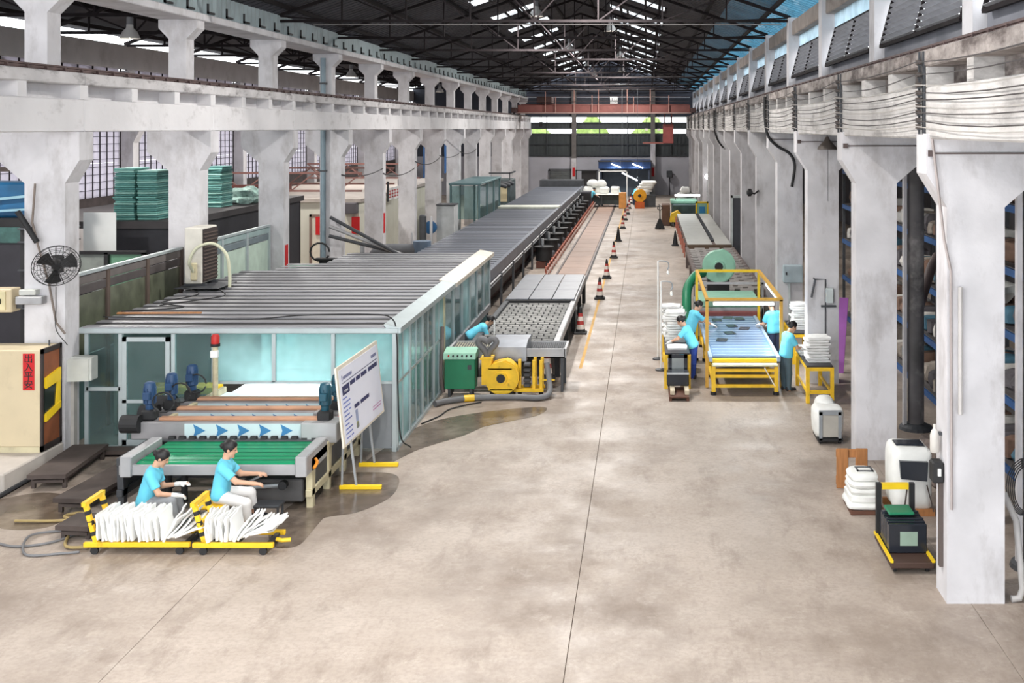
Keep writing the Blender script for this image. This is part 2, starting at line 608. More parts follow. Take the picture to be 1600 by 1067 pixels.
# --- fascia of corrugated sheet over the arcade of the machine aisle
fasc = M('fascia_blue_grey', (150, 164, 168), .6, var=.12, scale=2, dirt=(96, 98, 98), dscale=1.5, dstretch=(1, 1.5, .3), damt=.5)
blackm = M('black_iron', (34, 33, 35), .6, var=.3)
for k in range(-1, 14):
    y0, y1 = YC(k) + .25, YC(k + 1) + .25
    o = thing('fascia', 'blue-grey corrugated fascia over the arcade of the machine aisle', 'fascia', (XL - .3, y0, 8.55), 'fascia sheets of the arcade', 'structure')
    part('ledge', MB().cbox(XL - .95, XL - .02, y0, y1, 8.55, 8.72, .02), plaster, o)
    n = 40
    pts = []
    for i in range(n + 1):
        pts.append((y0 + (y1 - y0) * i / n, .0 if i % 2 else .03))
    mb = MB()
    for (ya, da), (yb, db) in zip(pts, pts[1:]):
        mb.add([(XL - .2 + da, ya, 8.72), (XL - .2 + db, yb, 8.72), (XL - .2 + db, yb, 9.28), (XL - .2 + da, ya, 9.28)], [(0, 1, 2, 3)])
        mb.add([(XL - .26, ya, 8.72), (XL - .26, yb, 8.72), (XL - .26, yb, 9.28), (XL - .26, ya, 9.28)], [(3, 2, 1, 0)])
    part('corrugated_sheet', mb, fasc, o)
    for i in range(5):
        yy = y0 + .6 + i * 1.2
        part('bracket', MB().box(XL - .17, XL - .13, yy, yy + .05, 8.78, 9.02).box(XL - .17, XL - .13, yy, yy + .42, 8.78, 8.83), blackm, o)

# --- roof
ceil = thing('ceiling', 'dark pitched steel roof with short skylight strips', 'ceiling', (XRIDGE, 50, EAVE), kind='structure')
skyl = glass('skylight_sheet', (245, 250, 252), milky=.5)
SLOPE = (RIDGE - EAVE) / (4.45 - XRIDGE)
def zr(x):
    return RIDGE - abs(x - XRIDGE) * SLOPE
def roof_piece(x0, x1, y0, y1, mat, name='roof_sheet'):
    """ribbed sheet on the slope, 4 cm thick, ribs run down the slope"""
    mb = MB()
    n = max(1, int(round((y1 - y0) / .4)))
    for i in range(n):
        a, b = y0 + (y1 - y0) * i / n, y0 + (y1 - y0) * (i + 1) / n
        c = a + (b - a) * .75
        for (u, v, t) in ((a, c, 0), (c, b, .05)):
            mb.add([(x0, u, zr(x0) + t), (x1, u, zr(x1) + t), (x1, v, zr(x1) + t), (x0, v, zr(x0) + t)], [(0, 1, 2, 3)])
        for e in (c, b):
            mb.add([(x0, e, zr(x0)), (x1, e, zr(x1)), (x1, e, zr(x1) + .05), (x0, e, zr(x0) + .05)], [(0, 1, 2, 3)])
    return part(name, mb, mat, ceil)
cyan_sheet = glass('cyan_roof_sheet', (62, 104, 124), milky=.95)
SKL = (-6.8, -4.8)
SKR = (-1.6, .75)
for k in range(-2, 15):
    y0, y1 = YC(k) + .25, min(YC(k + 1) + .25, YEND)
    if y1 - y0 < 1:
        continue
    s0, s1 = y0 + 3.9, y0 + 5.4
    for (xa, xb, sk) in ((-11.05, XRIDGE, SKL), (XRIDGE, 4.75, SKR)):
        m2 = roof_mat
        roof_piece(xa, sk[0], y0, y1, m2)
        if xb > 0:
            roof_piece(sk[1], 2.6, y0, y1, roof_mat)
            roof_piece(2.6, 3.7, y0, y1, roof_blue)
            roof_piece(3.7, xb, y0, y1, cyan_sheet)
        else:
            roof_piece(sk[1], xb, y0, y1, roof_mat)
        roof_piece(sk[0], sk[1], y0, s0, roof_mat)
        roof_piece(sk[0], sk[1], s1, y1, roof_mat)
        for q in range(3):
            a = sk[0] + (sk[1] - sk[0]) * q / 3 + .06
            b = sk[0] + (sk[1] - sk[0]) * (q + 1) / 3 - .06
            part('skylight_pane', MB().add([(a, s0, zr(a) + .02), (b, s0, zr(b) + .02), (b, s1, zr(b) + .02), (a, s1, zr(a) + .02)], [(0, 1, 2, 3)]), skyl, ceil)
            part('skylight_bar', MB().bar((b + .06, s0 - .1, zr(b + .06) - .02), (b + .06, s1 + .1, zr(b + .06) - .02), .1, .06), steel_dark, ceil)
for x in (-10.4, -8.8, -7.2, -5.6, -4.2, -2.5, -1.1, .5, 2.1, 3.7):
    part('purlin', MB().box(x - .05, x + .05, 2, YEND, zr(x) - .12, zr(x) - .01), steel_dark, ceil)
part('ridge_cap', MB().prism([(XRIDGE - .35, zr(XRIDGE - .35) + .09), (XRIDGE, RIDGE + .1), (XRIDGE + .35, zr(XRIDGE + .35) + .09), (XRIDGE, RIDGE + .14)], 'y', 2, YEND), roof_mat, ceil)

# --- roof trusses, one at each column
def truss(k):
    y = YC(k) + .25
    x0, x1, zb = -10.75, 4.2, 9.12
    o = thing('roof_truss', 'dark steel roof truss spanning the hall', 'truss', (XRIDGE, y, zb), 'roof trusses of the hall', 'structure')
    part('bottom_chord', MB().bar((x0, y, zb), (x1, y, zb), .08, .08), steel_dark, o)
    part('top_chord', MB().bar((x0, y, zr(x0) - .17), (XRIDGE, y, zr(XRIDGE) - .17), .1, .09), steel_dark, o)
    part('top_chord', MB().bar((XRIDGE, y, zr(XRIDGE) - .17), (x1, y, zr(x1) - .17), .1, .09), steel_dark, o)
    nx = 8
    bx = [x0 + (x1 - x0) * i / nx for i in range(nx + 1)]
    for i in range(1, nx):
        part('post', MB().bar((bx[i], y, zb), (bx[i], y, zr(bx[i]) - .17), .045, .045), steel_dark, o)
    for i in range(nx):
        a, b = (bx[i], bx[i + 1]) if i < nx // 2 else (bx[i + 1], bx[i])
        part('diagonal', MB().bar((b, y, zb), (a, y, zr(a) - .18), .04, .04), steel_dark, o)
    return o
for k in range(-1, 15):
    truss(k)
for k in range(1, 14, 2):
    y = YC(k) + 3.2
    part('tie_rod', MB().cyl((-10.6, y, 9.3), (4.3, y, 9.3), .018, n=6), M('pale_rod', (150, 146, 146), .5), ceil)

# --- upper wall over the storage aisle: window sashes, sill wall, head beam
greyw = M('grey_sill_wall', (122, 124, 132), .85, var=.12, scale=2, dirt=(90, 90, 96), damt=.5)
slat_m = M('louver_grey', (150, 150, 154), .55, var=.2, scale=3)
skyg = glass('bright_pane', (225, 240, 248), milky=.55)
wr = thing('wall_right', 'upper wall of white posts, tilted louver windows and pale glazing over the storage aisle', 'wall', (4.4, 50, 7.0), kind='structure')
part('head_beam', MB().cbox(4.22, 4.62, 7, YEND, 8.68, 9.1, .02), M('head_beam_plaster', (150, 140, 134), .9, var=.2, scale=2, dirt=(96, 88, 84), damt=.6), wr)
wid = 0
slat = None
for k in range(-1, 14):
    y0, y1 = YC(k) + .5, YC(k + 1)
    part('sill_wall', MB().box(4.3, 4.5, y0, y1, 6.9, 7.5), greyw, wr)
    wid += 1
    w = thing('window_%d' % wid, 'open grey louver window sash under a bright pane above the storage aisle', 'window', (4.4, (y0 + y1) / 2, 7.42), 'louver windows of the upper wall', 'structure')
    part('glazing', MB().box(4.42, 4.44, y0, y1, 8.3, 8.68), skyg, w)
    # sash tilts: lower edge swings into the hall
    def sx(t):
        return 4.18 + .22 * t
    zz = lambda t: 7.45 + .85 * t
    fr = MB()
    for yy in (y0 + .25, (y0 + y1) / 2, y1 - .25):
        fr.bar((sx(0), yy, zz(0)), (sx(1), yy, zz(1)), .07, .05)
    for t in (0, 1):
        fr.bar((sx(t), y0 + .25, zz(t)), (sx(t), y1 - .25, zz(t)), .06, .06)
    part('sash_frame', fr, steel_dark, w)
    for h in (0, 1):
        for i in range(9):
            t = (i + .5) / 9
            yc = y0 + .25 + (y1 - y0 - .5) * (.25 + .5 * h)
            p = (sx(t), yc, zz(t))
            if slat is None:
                L = (y1 - y0 - .5) / 2 - .08
                slat = piece('slat', MB().bar((0, -L / 2, 0), (0, L / 2, 0), .1, .008, up=(.5, 0, .85)), slat_m, w, p)
            else:
                clone(slat, p, None, w)

# --- outer wall of the machine aisle with big glazed grids
wl = thing('wall_left', 'pale outer wall of the machine aisle with tall gridded windows', 'wall', (XOUT, 50, 0), kind='structure')
palew = M('pale_wall', (196, 192, 192), .9, var=.08, scale=1, dirt=(140, 134, 132), dscale=.8, damt=.5)
frost = glass('frosted_pane', (196, 192, 198), milky=.97)
part('low_wall', MB().box(XOUT - .3, XOUT, 2, YEND, 0, 2.3), palew, wl)
part('dark_band', MB().box(XOUT - .28, XOUT - .02, 2, YEND, 2.3, 3.35), M('dark_band_wall', (66, 58, 58), .9, var=.3), wl)  # wall band in a darker tone
part('tie_beam', MB().box(XOUT - .3, XOUT + .15, 2, YEND, 5.95, 7.0), palew, wl)
part('top_beam', MB().box(XOUT - .3, XOUT + .1, 2, YEND, 8.35, 9.3), palew, wl)
for k in range(0, 15):
    y = YC(k)
    part('pier', MB().prism([(XOUT - .3, 0), (XOUT + .45, 0), (XOUT + .45, 5.4), (XOUT + .7, 5.9), (XOUT + .7, 6.0), (XOUT + .45, 6.0), (XOUT + .3, 8.3), (XOUT - .3, 8.3)], 'y', y, y + .5), plaster, wl)
pane = None
bars = None
for k in range(0, 14):
    y0 = YC(k) + .5
    w = thing('window_%d' % (20 + k), 'tall frosted window with dark grid bars in the outer wall of the machine aisle', 'window', (XOUT - .1, y0 + 2.75, 3.35), 'gridded windows of the machine aisle', 'structure')
    for i in range(5):
        for j in range(2):
            p = (XOUT - .12, y0 + .55 + i * 1.1, 3.35 + .65 + j * 1.3)
            if pane is None:
                pane = piece('pane', MB().box(-.01, .01, -.545, .545, -.645, .645), frost, w, p)
            else:
                clone(pane, p, None, w)
    for j in range(2):
        for i in range(2):
            clone(pane, (XOUT - .12, y0 + 1.4 + i * 2.7, 7.67), None, w, (1, 2.5, 1.05))
    if bars is None:
        mb = MB()
        for i in range(11):
            mb.box(XOUT - .07, XOUT - .03, y0 + i * .55 - .012, y0 + i * .55 + .012, 3.35, 5.95)
        for j in range(10):
            mb.box(XOUT - .07, XOUT - .03, y0, y0 + 5.5, 3.35 + j * .29 - .009, 3.35 + j * .29 + .009)
        for i in range(6):
            mb.box(XOUT - .07, XOUT - .03, y0 + i * 1.1 - .03, y0 + i * 1.1 + .03, 7.0, 8.35)
        bars = piece('grid_bars', mb.xf(Matrix.Translation((-XOUT + .1, -y0, 0))), steel_dark, w, (XOUT - .1, y0, 0))
    else:
        clone(bars, (XOUT - .1, y0, 0), None, w)
# aisle roof and trusses
rl = thing('roof_aisle', 'dark pitched roof of the machine aisle', 'roof', (-15.9, 50, 9.5), kind='structure')
for (xa, za, xb, zb) in ((-20.9, 9.62, -15.9, 11.4), (-15.9, 11.4, -11.25, 9.55)):
    part('roof_sheet', MB().prism([(xa, za), (xb, zb), (xb, zb + .04), (xa, za + .04)], 'y', 2, YEND), roof_mat, rl)
    for q in range(4):
        t = (q + .5) / 4
        part('purlin', MB().box(xa + (xb - xa) * t - .05, xa + (xb - xa) * t + .05, 2, YEND, za + (zb - za) * t - .2, za + (zb - za) * t - .05), steel_dark, rl)
for k in range(0, 14):
    y = YC(k) + .25
    o = thing('aisle_truss', 'dark steel truss under the roof of the machine aisle', 'truss', (-15.9, y, 9.4), 'trusses of the machine aisle', 'structure')
    part('bottom_chord', MB().bar((-20.9, y, 9.3), (-11.3, y, 9.3), .1, .1), steel_dark, o)
    zt = lambda x: 11.2 - abs(x + 15.9) * .37
    part('top_chord', MB().bar((-20.9, y, zt(-20.9)), (-15.9, y, zt(-15.9)), .12, .12), steel_dark, o)
    part('top_chord', MB().bar((-15.9, y, zt(-15.9)), (-11.3, y, zt(-11.3)), .12, .12), steel_dark, o)
    for i in range(1, 6):
        x = -20.9 + 9.6 * i / 6
        part('post', MB().bar((x, y, 9.3), (x, y, zt(x)), .06, .06), steel_dark, o)
        x2 = -20.9 + 9.6 * (i + (1 if i < 3 else -1)) / 6
        part('diagonal', MB().bar((x, y, zt(x)), (x2, y, 9.3), .05, .05), steel_dark, o)

# --- outer shell of the storage aisle
wo = thing('wall_storage', 'dark outer wall and low roof of the storage aisle', 'wall', (XRO, 50, 0), kind='structure')
darkw = M('dark_wall', (64, 62, 66), .9, var=.2, scale=1)
part('wall_sheet', MB().box(XRO, XRO + .2, 2, YEND, 0, 6.4), darkw, wo)
part('low_roof', MB().prism([(4.55, 6.95), (XRO + .3, 6.2), (XRO + .3, 6.26), (4.55, 7.01)], 'y', 2, YEND), roof_mat, wo)

# --- end wall
we = thing('wall_back', 'end wall with white plinth, dark corrugated cladding and two open daylight strips', 'wall', (-4, YEND, 0), kind='structure')
clad = M('dark_cladding', (72, 78, 80), .6, var=.12, scale=1.5)
clad2 = M('blue_dark_cladding', (58, 62, 74), .6, var=.12, scale=1.5)
endw = M('end_wall_white', (178, 178, 186), .85, var=.06, scale=1)
part('plinth', MB().box(-20.9, 12.5, YEND, YEND + .25, 0, 3.45), endw, we)
def corr(x0, x1, z0, z1, y, mat, step=.18, d=.05):
    mb = MB()
    n = int((x1 - x0) / step)
    for i in range(n):
        a, b = x0 + (x1 - x0) * i / n, x0 + (x1 - x0) * (i + 1) / n
        mb.box(a, b, y - (d if i % 2 else 0), y + .06, z0, z1)
    return mb
part('cladding', corr(-10.7, 4, 3.44, 5.45, YEND, clad), clad, we)
part('cladding_band', corr(-10.7, 4, 5.98, 6.45, YEND, clad), clad, we)
part('gable_cladding', MB().prism([(-11.1, 7.02), (4.8, 7.02), (4.8, 9.32), (XRIDGE, 12.2), (-11.1, 9.5)], 'y', YEND, YEND + .08), clad2, we)
part('aisle_end_sheet', MB().prism([(-20.9, 3.45), (-10.9, 3.45), (-10.9, 9.5), (-15.9, 11.4), (-20.9, 9.5)], 'y', YEND, YEND + .08), clad2, we)
part('storage_end_sheet', MB().box(4.4, 12.5, YEND, YEND + .08, 3.45, 7.0), clad2, we)
for z in (3.55, 4.55, 5.47, 5.97, 6.46, 7.02, 8.75):
    part('girt', MB().box(-10.6, 3.9, YEND - .14, YEND - .04, z - .05, z + .05), M('girt_steel', (70, 74, 78), .5, .3) if z < 8 else M('slit_light_girt', (176, 180, 190), .5), we)  # topmost girt coloured pale for the bright daylight slit up there
for x in (-8.9, -4.2, -1.7, 2.2):
    part('mullion', MB().box(x - .04, x + .04, YEND - .16, YEND - .06, 3.5, 7.0), M('girt_steel', (70, 74, 78)), we)
for x, wp in ((-6.45, 3.3), (.58, 4.6)):
    part('wind_column', MB().box(x - .2, x + .2, YEND - .6, YEND - .18, wp - .8, 9.6), M('column_grey_top', (112, 108, 106), .8), we)
    part('wind_column_base', MB().box(x - .22, x + .22, YEND - .62, YEND - .17, 0, wp), plaster, we)
d1 = thing('door_1', 'grey roller shutter door in the white plinth of the end wall', 'door', (-7.7, YEND - .05, 0), kind='structure')
for i in range(12):
    part('shutter_slat', MB().cbox(-8.6, -6.8, YEND - .1, YEND - .03, i * .18, i * .18 + .165, .02), M('shutter_grey', (108, 112, 112), .5, .2), d1)
part('shutter_frame', MB().box(-8.75, -8.6, YEND - .12, YEND - .01, 0, 2.3).box(-6.8, -6.65, YEND - .12, YEND - .01, 0, 2.3).box(-8.75, -6.65, YEND - .12, YEND - .01, 2.16, 2.36), M('shutter_frame', (92, 94, 98)), d1)

# --- outside, seen through the open strips of the end wall
og = M('outside_ground', (120, 124, 96), .9)
solo('ground', MB().box(-60, 60, YEND + .4, 150, -.3, -.05), og, 'open ground outside beyond the end wall', 'ground', kind='structure')
leaf = M('tree_leaf', (128, 150, 76), .7, var=.4, scale=2.5)
for i in range(9):
    x = -24 + i * 6.2 + rnd.uniform(-.3, .3)
    y = 112 + 3.5 * (i % 2)
    t = thing('tree', 'bushy green tree outside beyond the end wall', 'tree', (x, y, 0), 'trees outside beyond the end wall')
    part('trunk', MB().tube([(x, y, -.1), (x + .1, y, 1.5), (x, y, 3.5)], .14, 8, [.18, .14, .09]), M('bark', (90, 74, 60), .9), t)
    part('crown', MB().blob((x, y, 4.4), (2.3, 2.0, 2.1 + rnd.uniform(-.5, .8)), i, .25, 16, 12).blob((x + 1.2, y - .4, 3.6), (1.5, 1.3, 1.3), i + 30, .3).blob((x - 1.3, y + .2, 3.7), (1.4, 1.3, 1.2), i + 60, .3), leaf, t, True)

# --- high-bay lamps of the hall, with lamps added in the side aisles
lamp_m = M('lamp_enamel', (200, 198, 196), .4)
lens = glow('lamp_lens', (255, 246, 230), 9.0)
def bay_lamp(x, y, z, w):
    o = thing('high_bay_lamp', 'bell-shaped high-bay lamp hanging under the dark roof', 'lamp', (x, y, z), 'high-bay lamps under the roof')
    part('shade', MB().lathe([(.06, .42), (.09, .4), (.1, .3), (.2, .2), (.29, 0), (.285, 0), (.19, .19), (.05, .3)], (x, y, z), 20), lamp_m, o, True)
    part('ballast', MB().cyl((x, y, z + .4), (x, y, z + .62), .09), M('lamp_grey', (120, 120, 124), .5), o)
    part('bulb', MB().lathe([(.02, .28), (.07, .2), (.09, .12), (.07, .05), (.02, .02)], (x, y, z), 14), lens, o, True)
    part('stem', MB().cyl((x, y, z + .6), (x, y, (11.0 if x < -11 else (6.6 if x > 5 else zr(x))) - .12), .02, n=6), steel_dark, o)
    L = bpy.data.lights.new('high_bay_light', 'AREA')
    L.shape = 'DISK'
    L.size = .54
    L.energy = w
    L.color = (1.0, .965, .92)
    lo = bpy.data.objects.new('high_bay_light', L)
    COL.objects.link(lo)
    lo.parent = o
    lo.location = (0, 0, -.02)
    return o
for (x, y) in ((-4.3, 7), (-1.6, 13), (-4.3, 25), (-1.6, 31), (-4.3, 43), (-1.6, 49), (-4.3, 61.5), (-1.6, 67), (-4.3, 79), (-1.9, 84), (-4.3, 92)):
    bay_lamp(x, y, 10.35 if x < -3 else 10.3, LAMP_W)
for y in (20, 32, 44, 56, 68, 80):  # lamps added to bring up the brightness of the machine aisle
    o = bay_lamp(-15.0, y, 8.6, LAMP_W * .8)
    o['label'] = 'bell-shaped lamp added under the roof of the machine aisle to brighten it'
    o['group'] = 'added lamps of the machine aisle'
for y in (16, 26, 36):  # weak lamps added so the storage aisle is not too dark
    o = bay_lamp(9.4, y, 4.9, LAMP_W * .12)
    o['label'] = 'bell-shaped lamp added in the storage aisle to brighten it'
    o['group'] = 'added lamps of the storage aisle'

# ================================================================== MATERIALS OF THINGS
alu = M('aluminium', (176, 180, 184), .4, .6, var=.08, scale=5)
alu_frame = M('aluminium_frame', (178, 188, 190), .45, .3, var=.06)
grey_m = M('grey_paint', (132, 136, 140), .5, var=.1)
dgrey = M('dark_grey_steel', (70, 72, 76), .55, .2, var=.2)
lgrey = M('light_grey_steel', (168, 168, 170), .5, .3, var=.1, dirt=(120, 116, 112), damt=.5)
yel = M('yellow_paint', (240, 194, 40), .45, var=.12, scale=5, dirt=(120, 86, 30), dscale=6, dlo=.6, damt=.6)
yelb = M('bright_yellow_paint', (238, 200, 30), .45, var=.08)
cream = M('cream_paint', (200, 190, 158), .55, var=.1, dirt=(120, 104, 84), dscale=3, damt=.5)
beige = M('cabinet_beige', (206, 190, 158), .55, var=.05, scale=2, dirt=(160, 146, 122), dscale=2, damt=.4)
brown = M('rust_brown', (130, 74, 44), .6, var=.2)
redp = M('red_paper', (196, 20, 26), .6, var=.06)
inkb = M('black_ink', (24, 18, 18), .6)
white_p = M('white_paper', (236, 236, 234), .8, var=.03, scale=4)
white_b = M('white_wrap', (232, 232, 228), .7, var=.05, scale=6, bump=.4, bscale=12)
rubber = M('black_rubber', (30, 30, 32), .65, var=.25)
blue_motor = M('motor_blue', (34, 66, 104), .45, var=.2)
teal_motor = M('motor_teal', (26, 74, 92), .45, var=.2)
green_belt = M('green_belt', (12, 132, 88), .4, var=.18, scale=3, stretch=(.6, 4, 1))
green_p = M('green_paint', (34, 122, 86), .45, var=.12)
ltgreen = M('light_green_paint', (140, 186, 164), .5, var=.1)
wood = M('wood_plank', (166, 112, 66), .7, var=.2, scale=3, stretch=(8, 1, 1))
dwood = M('dark_plank', (74, 64, 60), .8, var=.25, scale=3)
tealg = glass('teal_glass', (214, 234, 234), milky=.14)
tealm = glass('misty_teal_glass', (206, 232, 232), milky=.55)
clearg = glass('clear_glass', (200, 222, 220))
hose_y = M('hose_tan', (168, 146, 96), .6, var=.1)
hose_g = M('hose_grey', (112, 112, 114), .6, var=.15)
tube_glow = glow('tube_glow', (248, 252, 255), 7.0)
bluep = M('machine_blue', (34, 92, 140), .5, var=.25)
tealmat = M('teal_sheet', (116, 172, 164), .6, var=.2, scale=4)
red_w = M('red_paint', (190, 40, 36), .5, var=.1)
navy = M('navy_ink', (44, 48, 92), .6)

def tube_light(name, p, q, label, group=None, energy=None, r=.022, fixture=True, mat=None, hang=None):
    """fluorescent tube with its batten, giving real light"""
    mid = tuple((a + b) / 2 for a, b in zip(p, q))
    o = thing(name, label, 'lamp', mid, group)
    part('tube', MB().cyl(p, q, r, n=10), tube_glow, o, True)
    if fixture:
        up = Vector((0, 0, .055))
        part('batten', MB().bar(Vector(p) + up, Vector(q) + up, .07, .045), mat or white_p, o)
        for e in (p, q):
            part('holder', MB().bar(Vector(e), Vector(e) + up, .03, .05), mat or white_p, o)
    for (a_, b_) in (hang or ()):
        part('hanger', MB().bar(a_, b_, .03, .03), dgrey, o)
    L = bpy.data.lights.new('tube_light', 'AREA')
    L.shape = 'RECTANGLE'
    d = Vector(q) - Vector(p)
    L.size = d.length
    L.size_y = .06
    L.energy = energy or TUBE_W
    L.color = (.93, .98, 1.0)
    lo = bpy.data.objects.new('tube_light', L)
    COL.objects.link(lo)
    lo.parent = o
    lo.location = (0, 0, -.04)
    lo.rotation_euler = (0, 0, math.atan2(d.y, d.x))
    return o

# ================================================================== GLASS ENCLOSURE
EX0, EX1, EY0, EY1, EZ = -10.42, -4.65, 20.46, 32.7, 2.3
enc = thing('glass_enclosure', 'long glass-walled enclosure with teal panes and grey slatted roof beside the columns', 'enclosure', ((EX0 + EX1) / 2, EY0, 0))
fx = [-10.4, -9.77, -8.79, -8.04, -6.92, -5.82, EX1]
w_ = .07
for i, x in enumerate(fx):
    z0 = 0 if i in (0, 1, 2, 6) else 1.28
    part('post', MB().box(x - w_ / 2, x + w_ / 2, EY0, EY0 + .07, z0, 2.2), alu_frame, enc)
part('rail', MB().cbox(EX0 - .1, EX1 + .06, EY0 - .06, EY0 + .1, 2.19, 2.3, .015), alu_frame, enc)
part('rail', MB().box(fx[0], fx[1], EY0, EY0 + .06, 1.12, 1.19), alu_frame, enc)
part('rail', MB().box(fx[3], fx[6], EY0, EY0 + .06, 1.25, 1.3), alu_frame, enc)
part('rail', MB().box(fx[0], fx[2], EY0, EY0 + .06, .02, .1), alu_frame, enc)
def pane_x(x0, x1, z0, z1, mat, y=EY0 + .03):
    return part('pane', MB().box(x0 + .036, x1 - .036, y, y + .008, z0, z1), mat, enc)
pane_x(fx[0], fx[1], 1.19, 2.19, tealg)
pane_x(fx[0], fx[1], .1, 1.12, tealg)
dr = part('door', MB().box(-9.72, -9.64, EY0 - .03, EY0 + .03, .12, 2.12).box(-8.92, -8.84, EY0 - .03, EY0 + .03, .12, 2.12).box(-9.72, -8.84, EY0 - .03, EY0 + .03, 2.04, 2.12).box(-9.72, -8.84, EY0 - .03, EY0 + .03, .12, .22).box(-9.72, -8.84, EY0 - .03, EY0 + .03, .9, .96), alu_frame, enc)
part('door_pane', MB().box(-9.64, -8.92, EY0 - .004, EY0 + .004, .96, 2.04), tealg, dr)
part('door_pane', MB().box(-9.64, -8.92, EY0 - .004, EY0 + .004, .22, .9), tealg, dr)
pane_x(fx[2], fx[3], .9, 2.19, tealg)
for i in (3, 4, 5):
    pane_x(fx[i], fx[i + 1], 1.3, 2.19, tealm)
part('kick_panel', MB().box(-5.3, EX1 - .04, EY0 + .02, EY0 + .05, .05, 1.25), grey_m, enc)
# side towards the hall
n = 10
yy = [EY0 + (EY1 - EY0) * i / n for i in range(n + 1)]
for i, y in enumerate(yy):
    zb = 0 if y < 26 else .75
    part('post', MB().box(EX1 - .06, EX1 + .02, y - .04, y + .04, zb, 2.2), alu_frame if abs(y - 25.4) > .5 else cream, enc)
    if i < n:
        zb = .06 if y < 25 else .82
        part('pane', MB().box(EX1 - .025, EX1 - .017, y + .04, yy[i + 1] - .04, zb, 2.19), tealg if i % 3 else tealm, enc)
        if y < 25:
            part('muntin', MB().box(EX1 - .04, EX1, (y + yy[i + 1]) / 2 - .02, (y + yy[i + 1]) / 2 + .02, .06, 2.19), alu_frame, enc)
            part('muntin', MB().box(EX1 - .04, EX1, y + .04, yy[i + 1] - .04, 1.2, 1.25), alu_frame, enc)
part('sill', MB().box(EX1 - .08, EX1 + .03, EY0, 25.4, 0, .07), alu_frame, enc)
part('side_beam', MB().box(EX1 - .12, EX1 + .03, 25.4, EY1, .62, .8), lgrey, enc)
part('eaves_cap', MB().prism([(EX1 - .1, 2.2), (EX1 + .1, 2.2), (EX1 + .1, 2.3), (EX1 - .22, 2.36)], 'y', EY0 - .05, 26.3), alu_frame, enc)
part('eaves_cap', MB().prism([(EX1 - .2, 2.2), (EX1 + .12, 2.2), (EX1 + .12, 2.3), (EX1 - .3, 2.38)], 'y', 26.3, EY1 + .1), M('cream_cap', (214, 204, 190), .6), enc)
part('back_partition', MB().box(-8.75, EX1 - .1, EY1 - .06, EY1, 0, 2.2), M('teal_wall', (120, 160, 164), .6), enc)
part('aisle_side_panel', MB().box(EX0, EX0 + .05, EY0 + 1.1, 28.6, 0, 2.27).box(EX0, -9.65, 28.55, 28.6, 0, 2.27).bar((-9.68, 28.6, 1.13), (-8.73, 30.0, 1.13), .05, 2.26).box(-8.78, -8.73, 30.0, EY1, 0, 2.27), M('dim_green_panel', (96, 122, 120), .6), enc)
# roof: overlapped grey boards with dark gaps
def roof_lx(y):
    return EX0 - .02 if y < 28.6 else (-9.7 if y < 30 else -8.75)
part('roof_base', MB().prism([(EX0, EY0), (EX1 - .05, EY0), (EX1 - .05, EY1), (-8.72, EY1), (-8.72, 30), (-9.64, 28.62), (EX0, 28.62)], 'z', 2.27, 2.3), M('roof_gap_dark', (38, 36, 38), .8), enc)
nb = 25
bl = M('roof_board', (150, 150, 154), .5, .25, var=.22, scale=1.2, stretch=(.5, 6, 1), dirt=(84, 76, 74), dscale=1.1, dstretch=(.4, 3, 1), damt=.6)
for i in range(nb):
    y0 = EY0 - .05 + (EY1 - EY0) * i / nb
    y1 = y0 + (EY1 - EY0) / nb * .52
    x0 = roof_lx((y0 + y1) / 2)
    t = rnd.uniform(0, .006)
    part('roof_board', MB().prism([(y0, 2.3), (y1, 2.3), (y1, 2.313 + t), (y1 - .03, 2.318 + t), (y0 + .03, 2.318 + t), (y0, 2.313 + t)], 'x', x0, EX1 - .2), bl, enc)
# what shows inside
il = thing('spray_conveyor', 'white glass-covered conveyor bed running inside the glass enclosure', 'conveyor', (-6.6, 26, 0))
part('bed', MB().cbox(-7.9, -5.4, 20.9, 31.6, .86, .98, .02), M('wet_white', (226, 236, 236), .15, var=.05), il)
part('apron', MB().box(-7.9, -7.8, 20.9, 31.6, .1, .86).box(-5.5, -5.4, 20.9, 31.6, .1, .86), M('teal_apron', (110, 150, 156), .5), il)
for x in (-7.7, -5.6):
    for y in (21.2, 24.5, 28, 31.3):
        part('leg', MB().box(x - .05, x + .05, y - .05, y + .05, 0, .87), dgrey, il)
solo('added_curtain', MB().grid(24, 1, lambda u, v: (-8.0 + 3.2 * u, 22.9 + .05 * math.sin(u * 60), 1.0 + 1.2 * v)), M('added_curtain_teal', (214, 238, 238), .35, var=.1, scale=2), 'pale teal plastic curtain added inside the glass enclosure to make it look luminous', 'curtain')  # curtain added so the inside looks luminous through the panes
solo('yellow_bench', MB().cbox(-9.8, -8.4, 21.5, 21.9, .8, .95, .02).box(-9.7, -9.6, 21.55, 21.85, 0, .82).box(-8.6, -8.5, 21.55, 21.85, 0, .82), yel, 'yellow bench seen through the glass door of the enclosure', 'bench')
for i, (x, y) in enumerate(((-7.4, 21.6), (-5.9, 21.8), (-6.6, 25.5), (-6.6, 29.5))):
    tube_light('fluorescent_tube', (x - .6, y, 2.12), (x + .6, y, 2.12), 'white fluorescent tube under the roof inside the glass enclosure', 'tubes inside the glass enclosure', TUBE_W * 1.4)

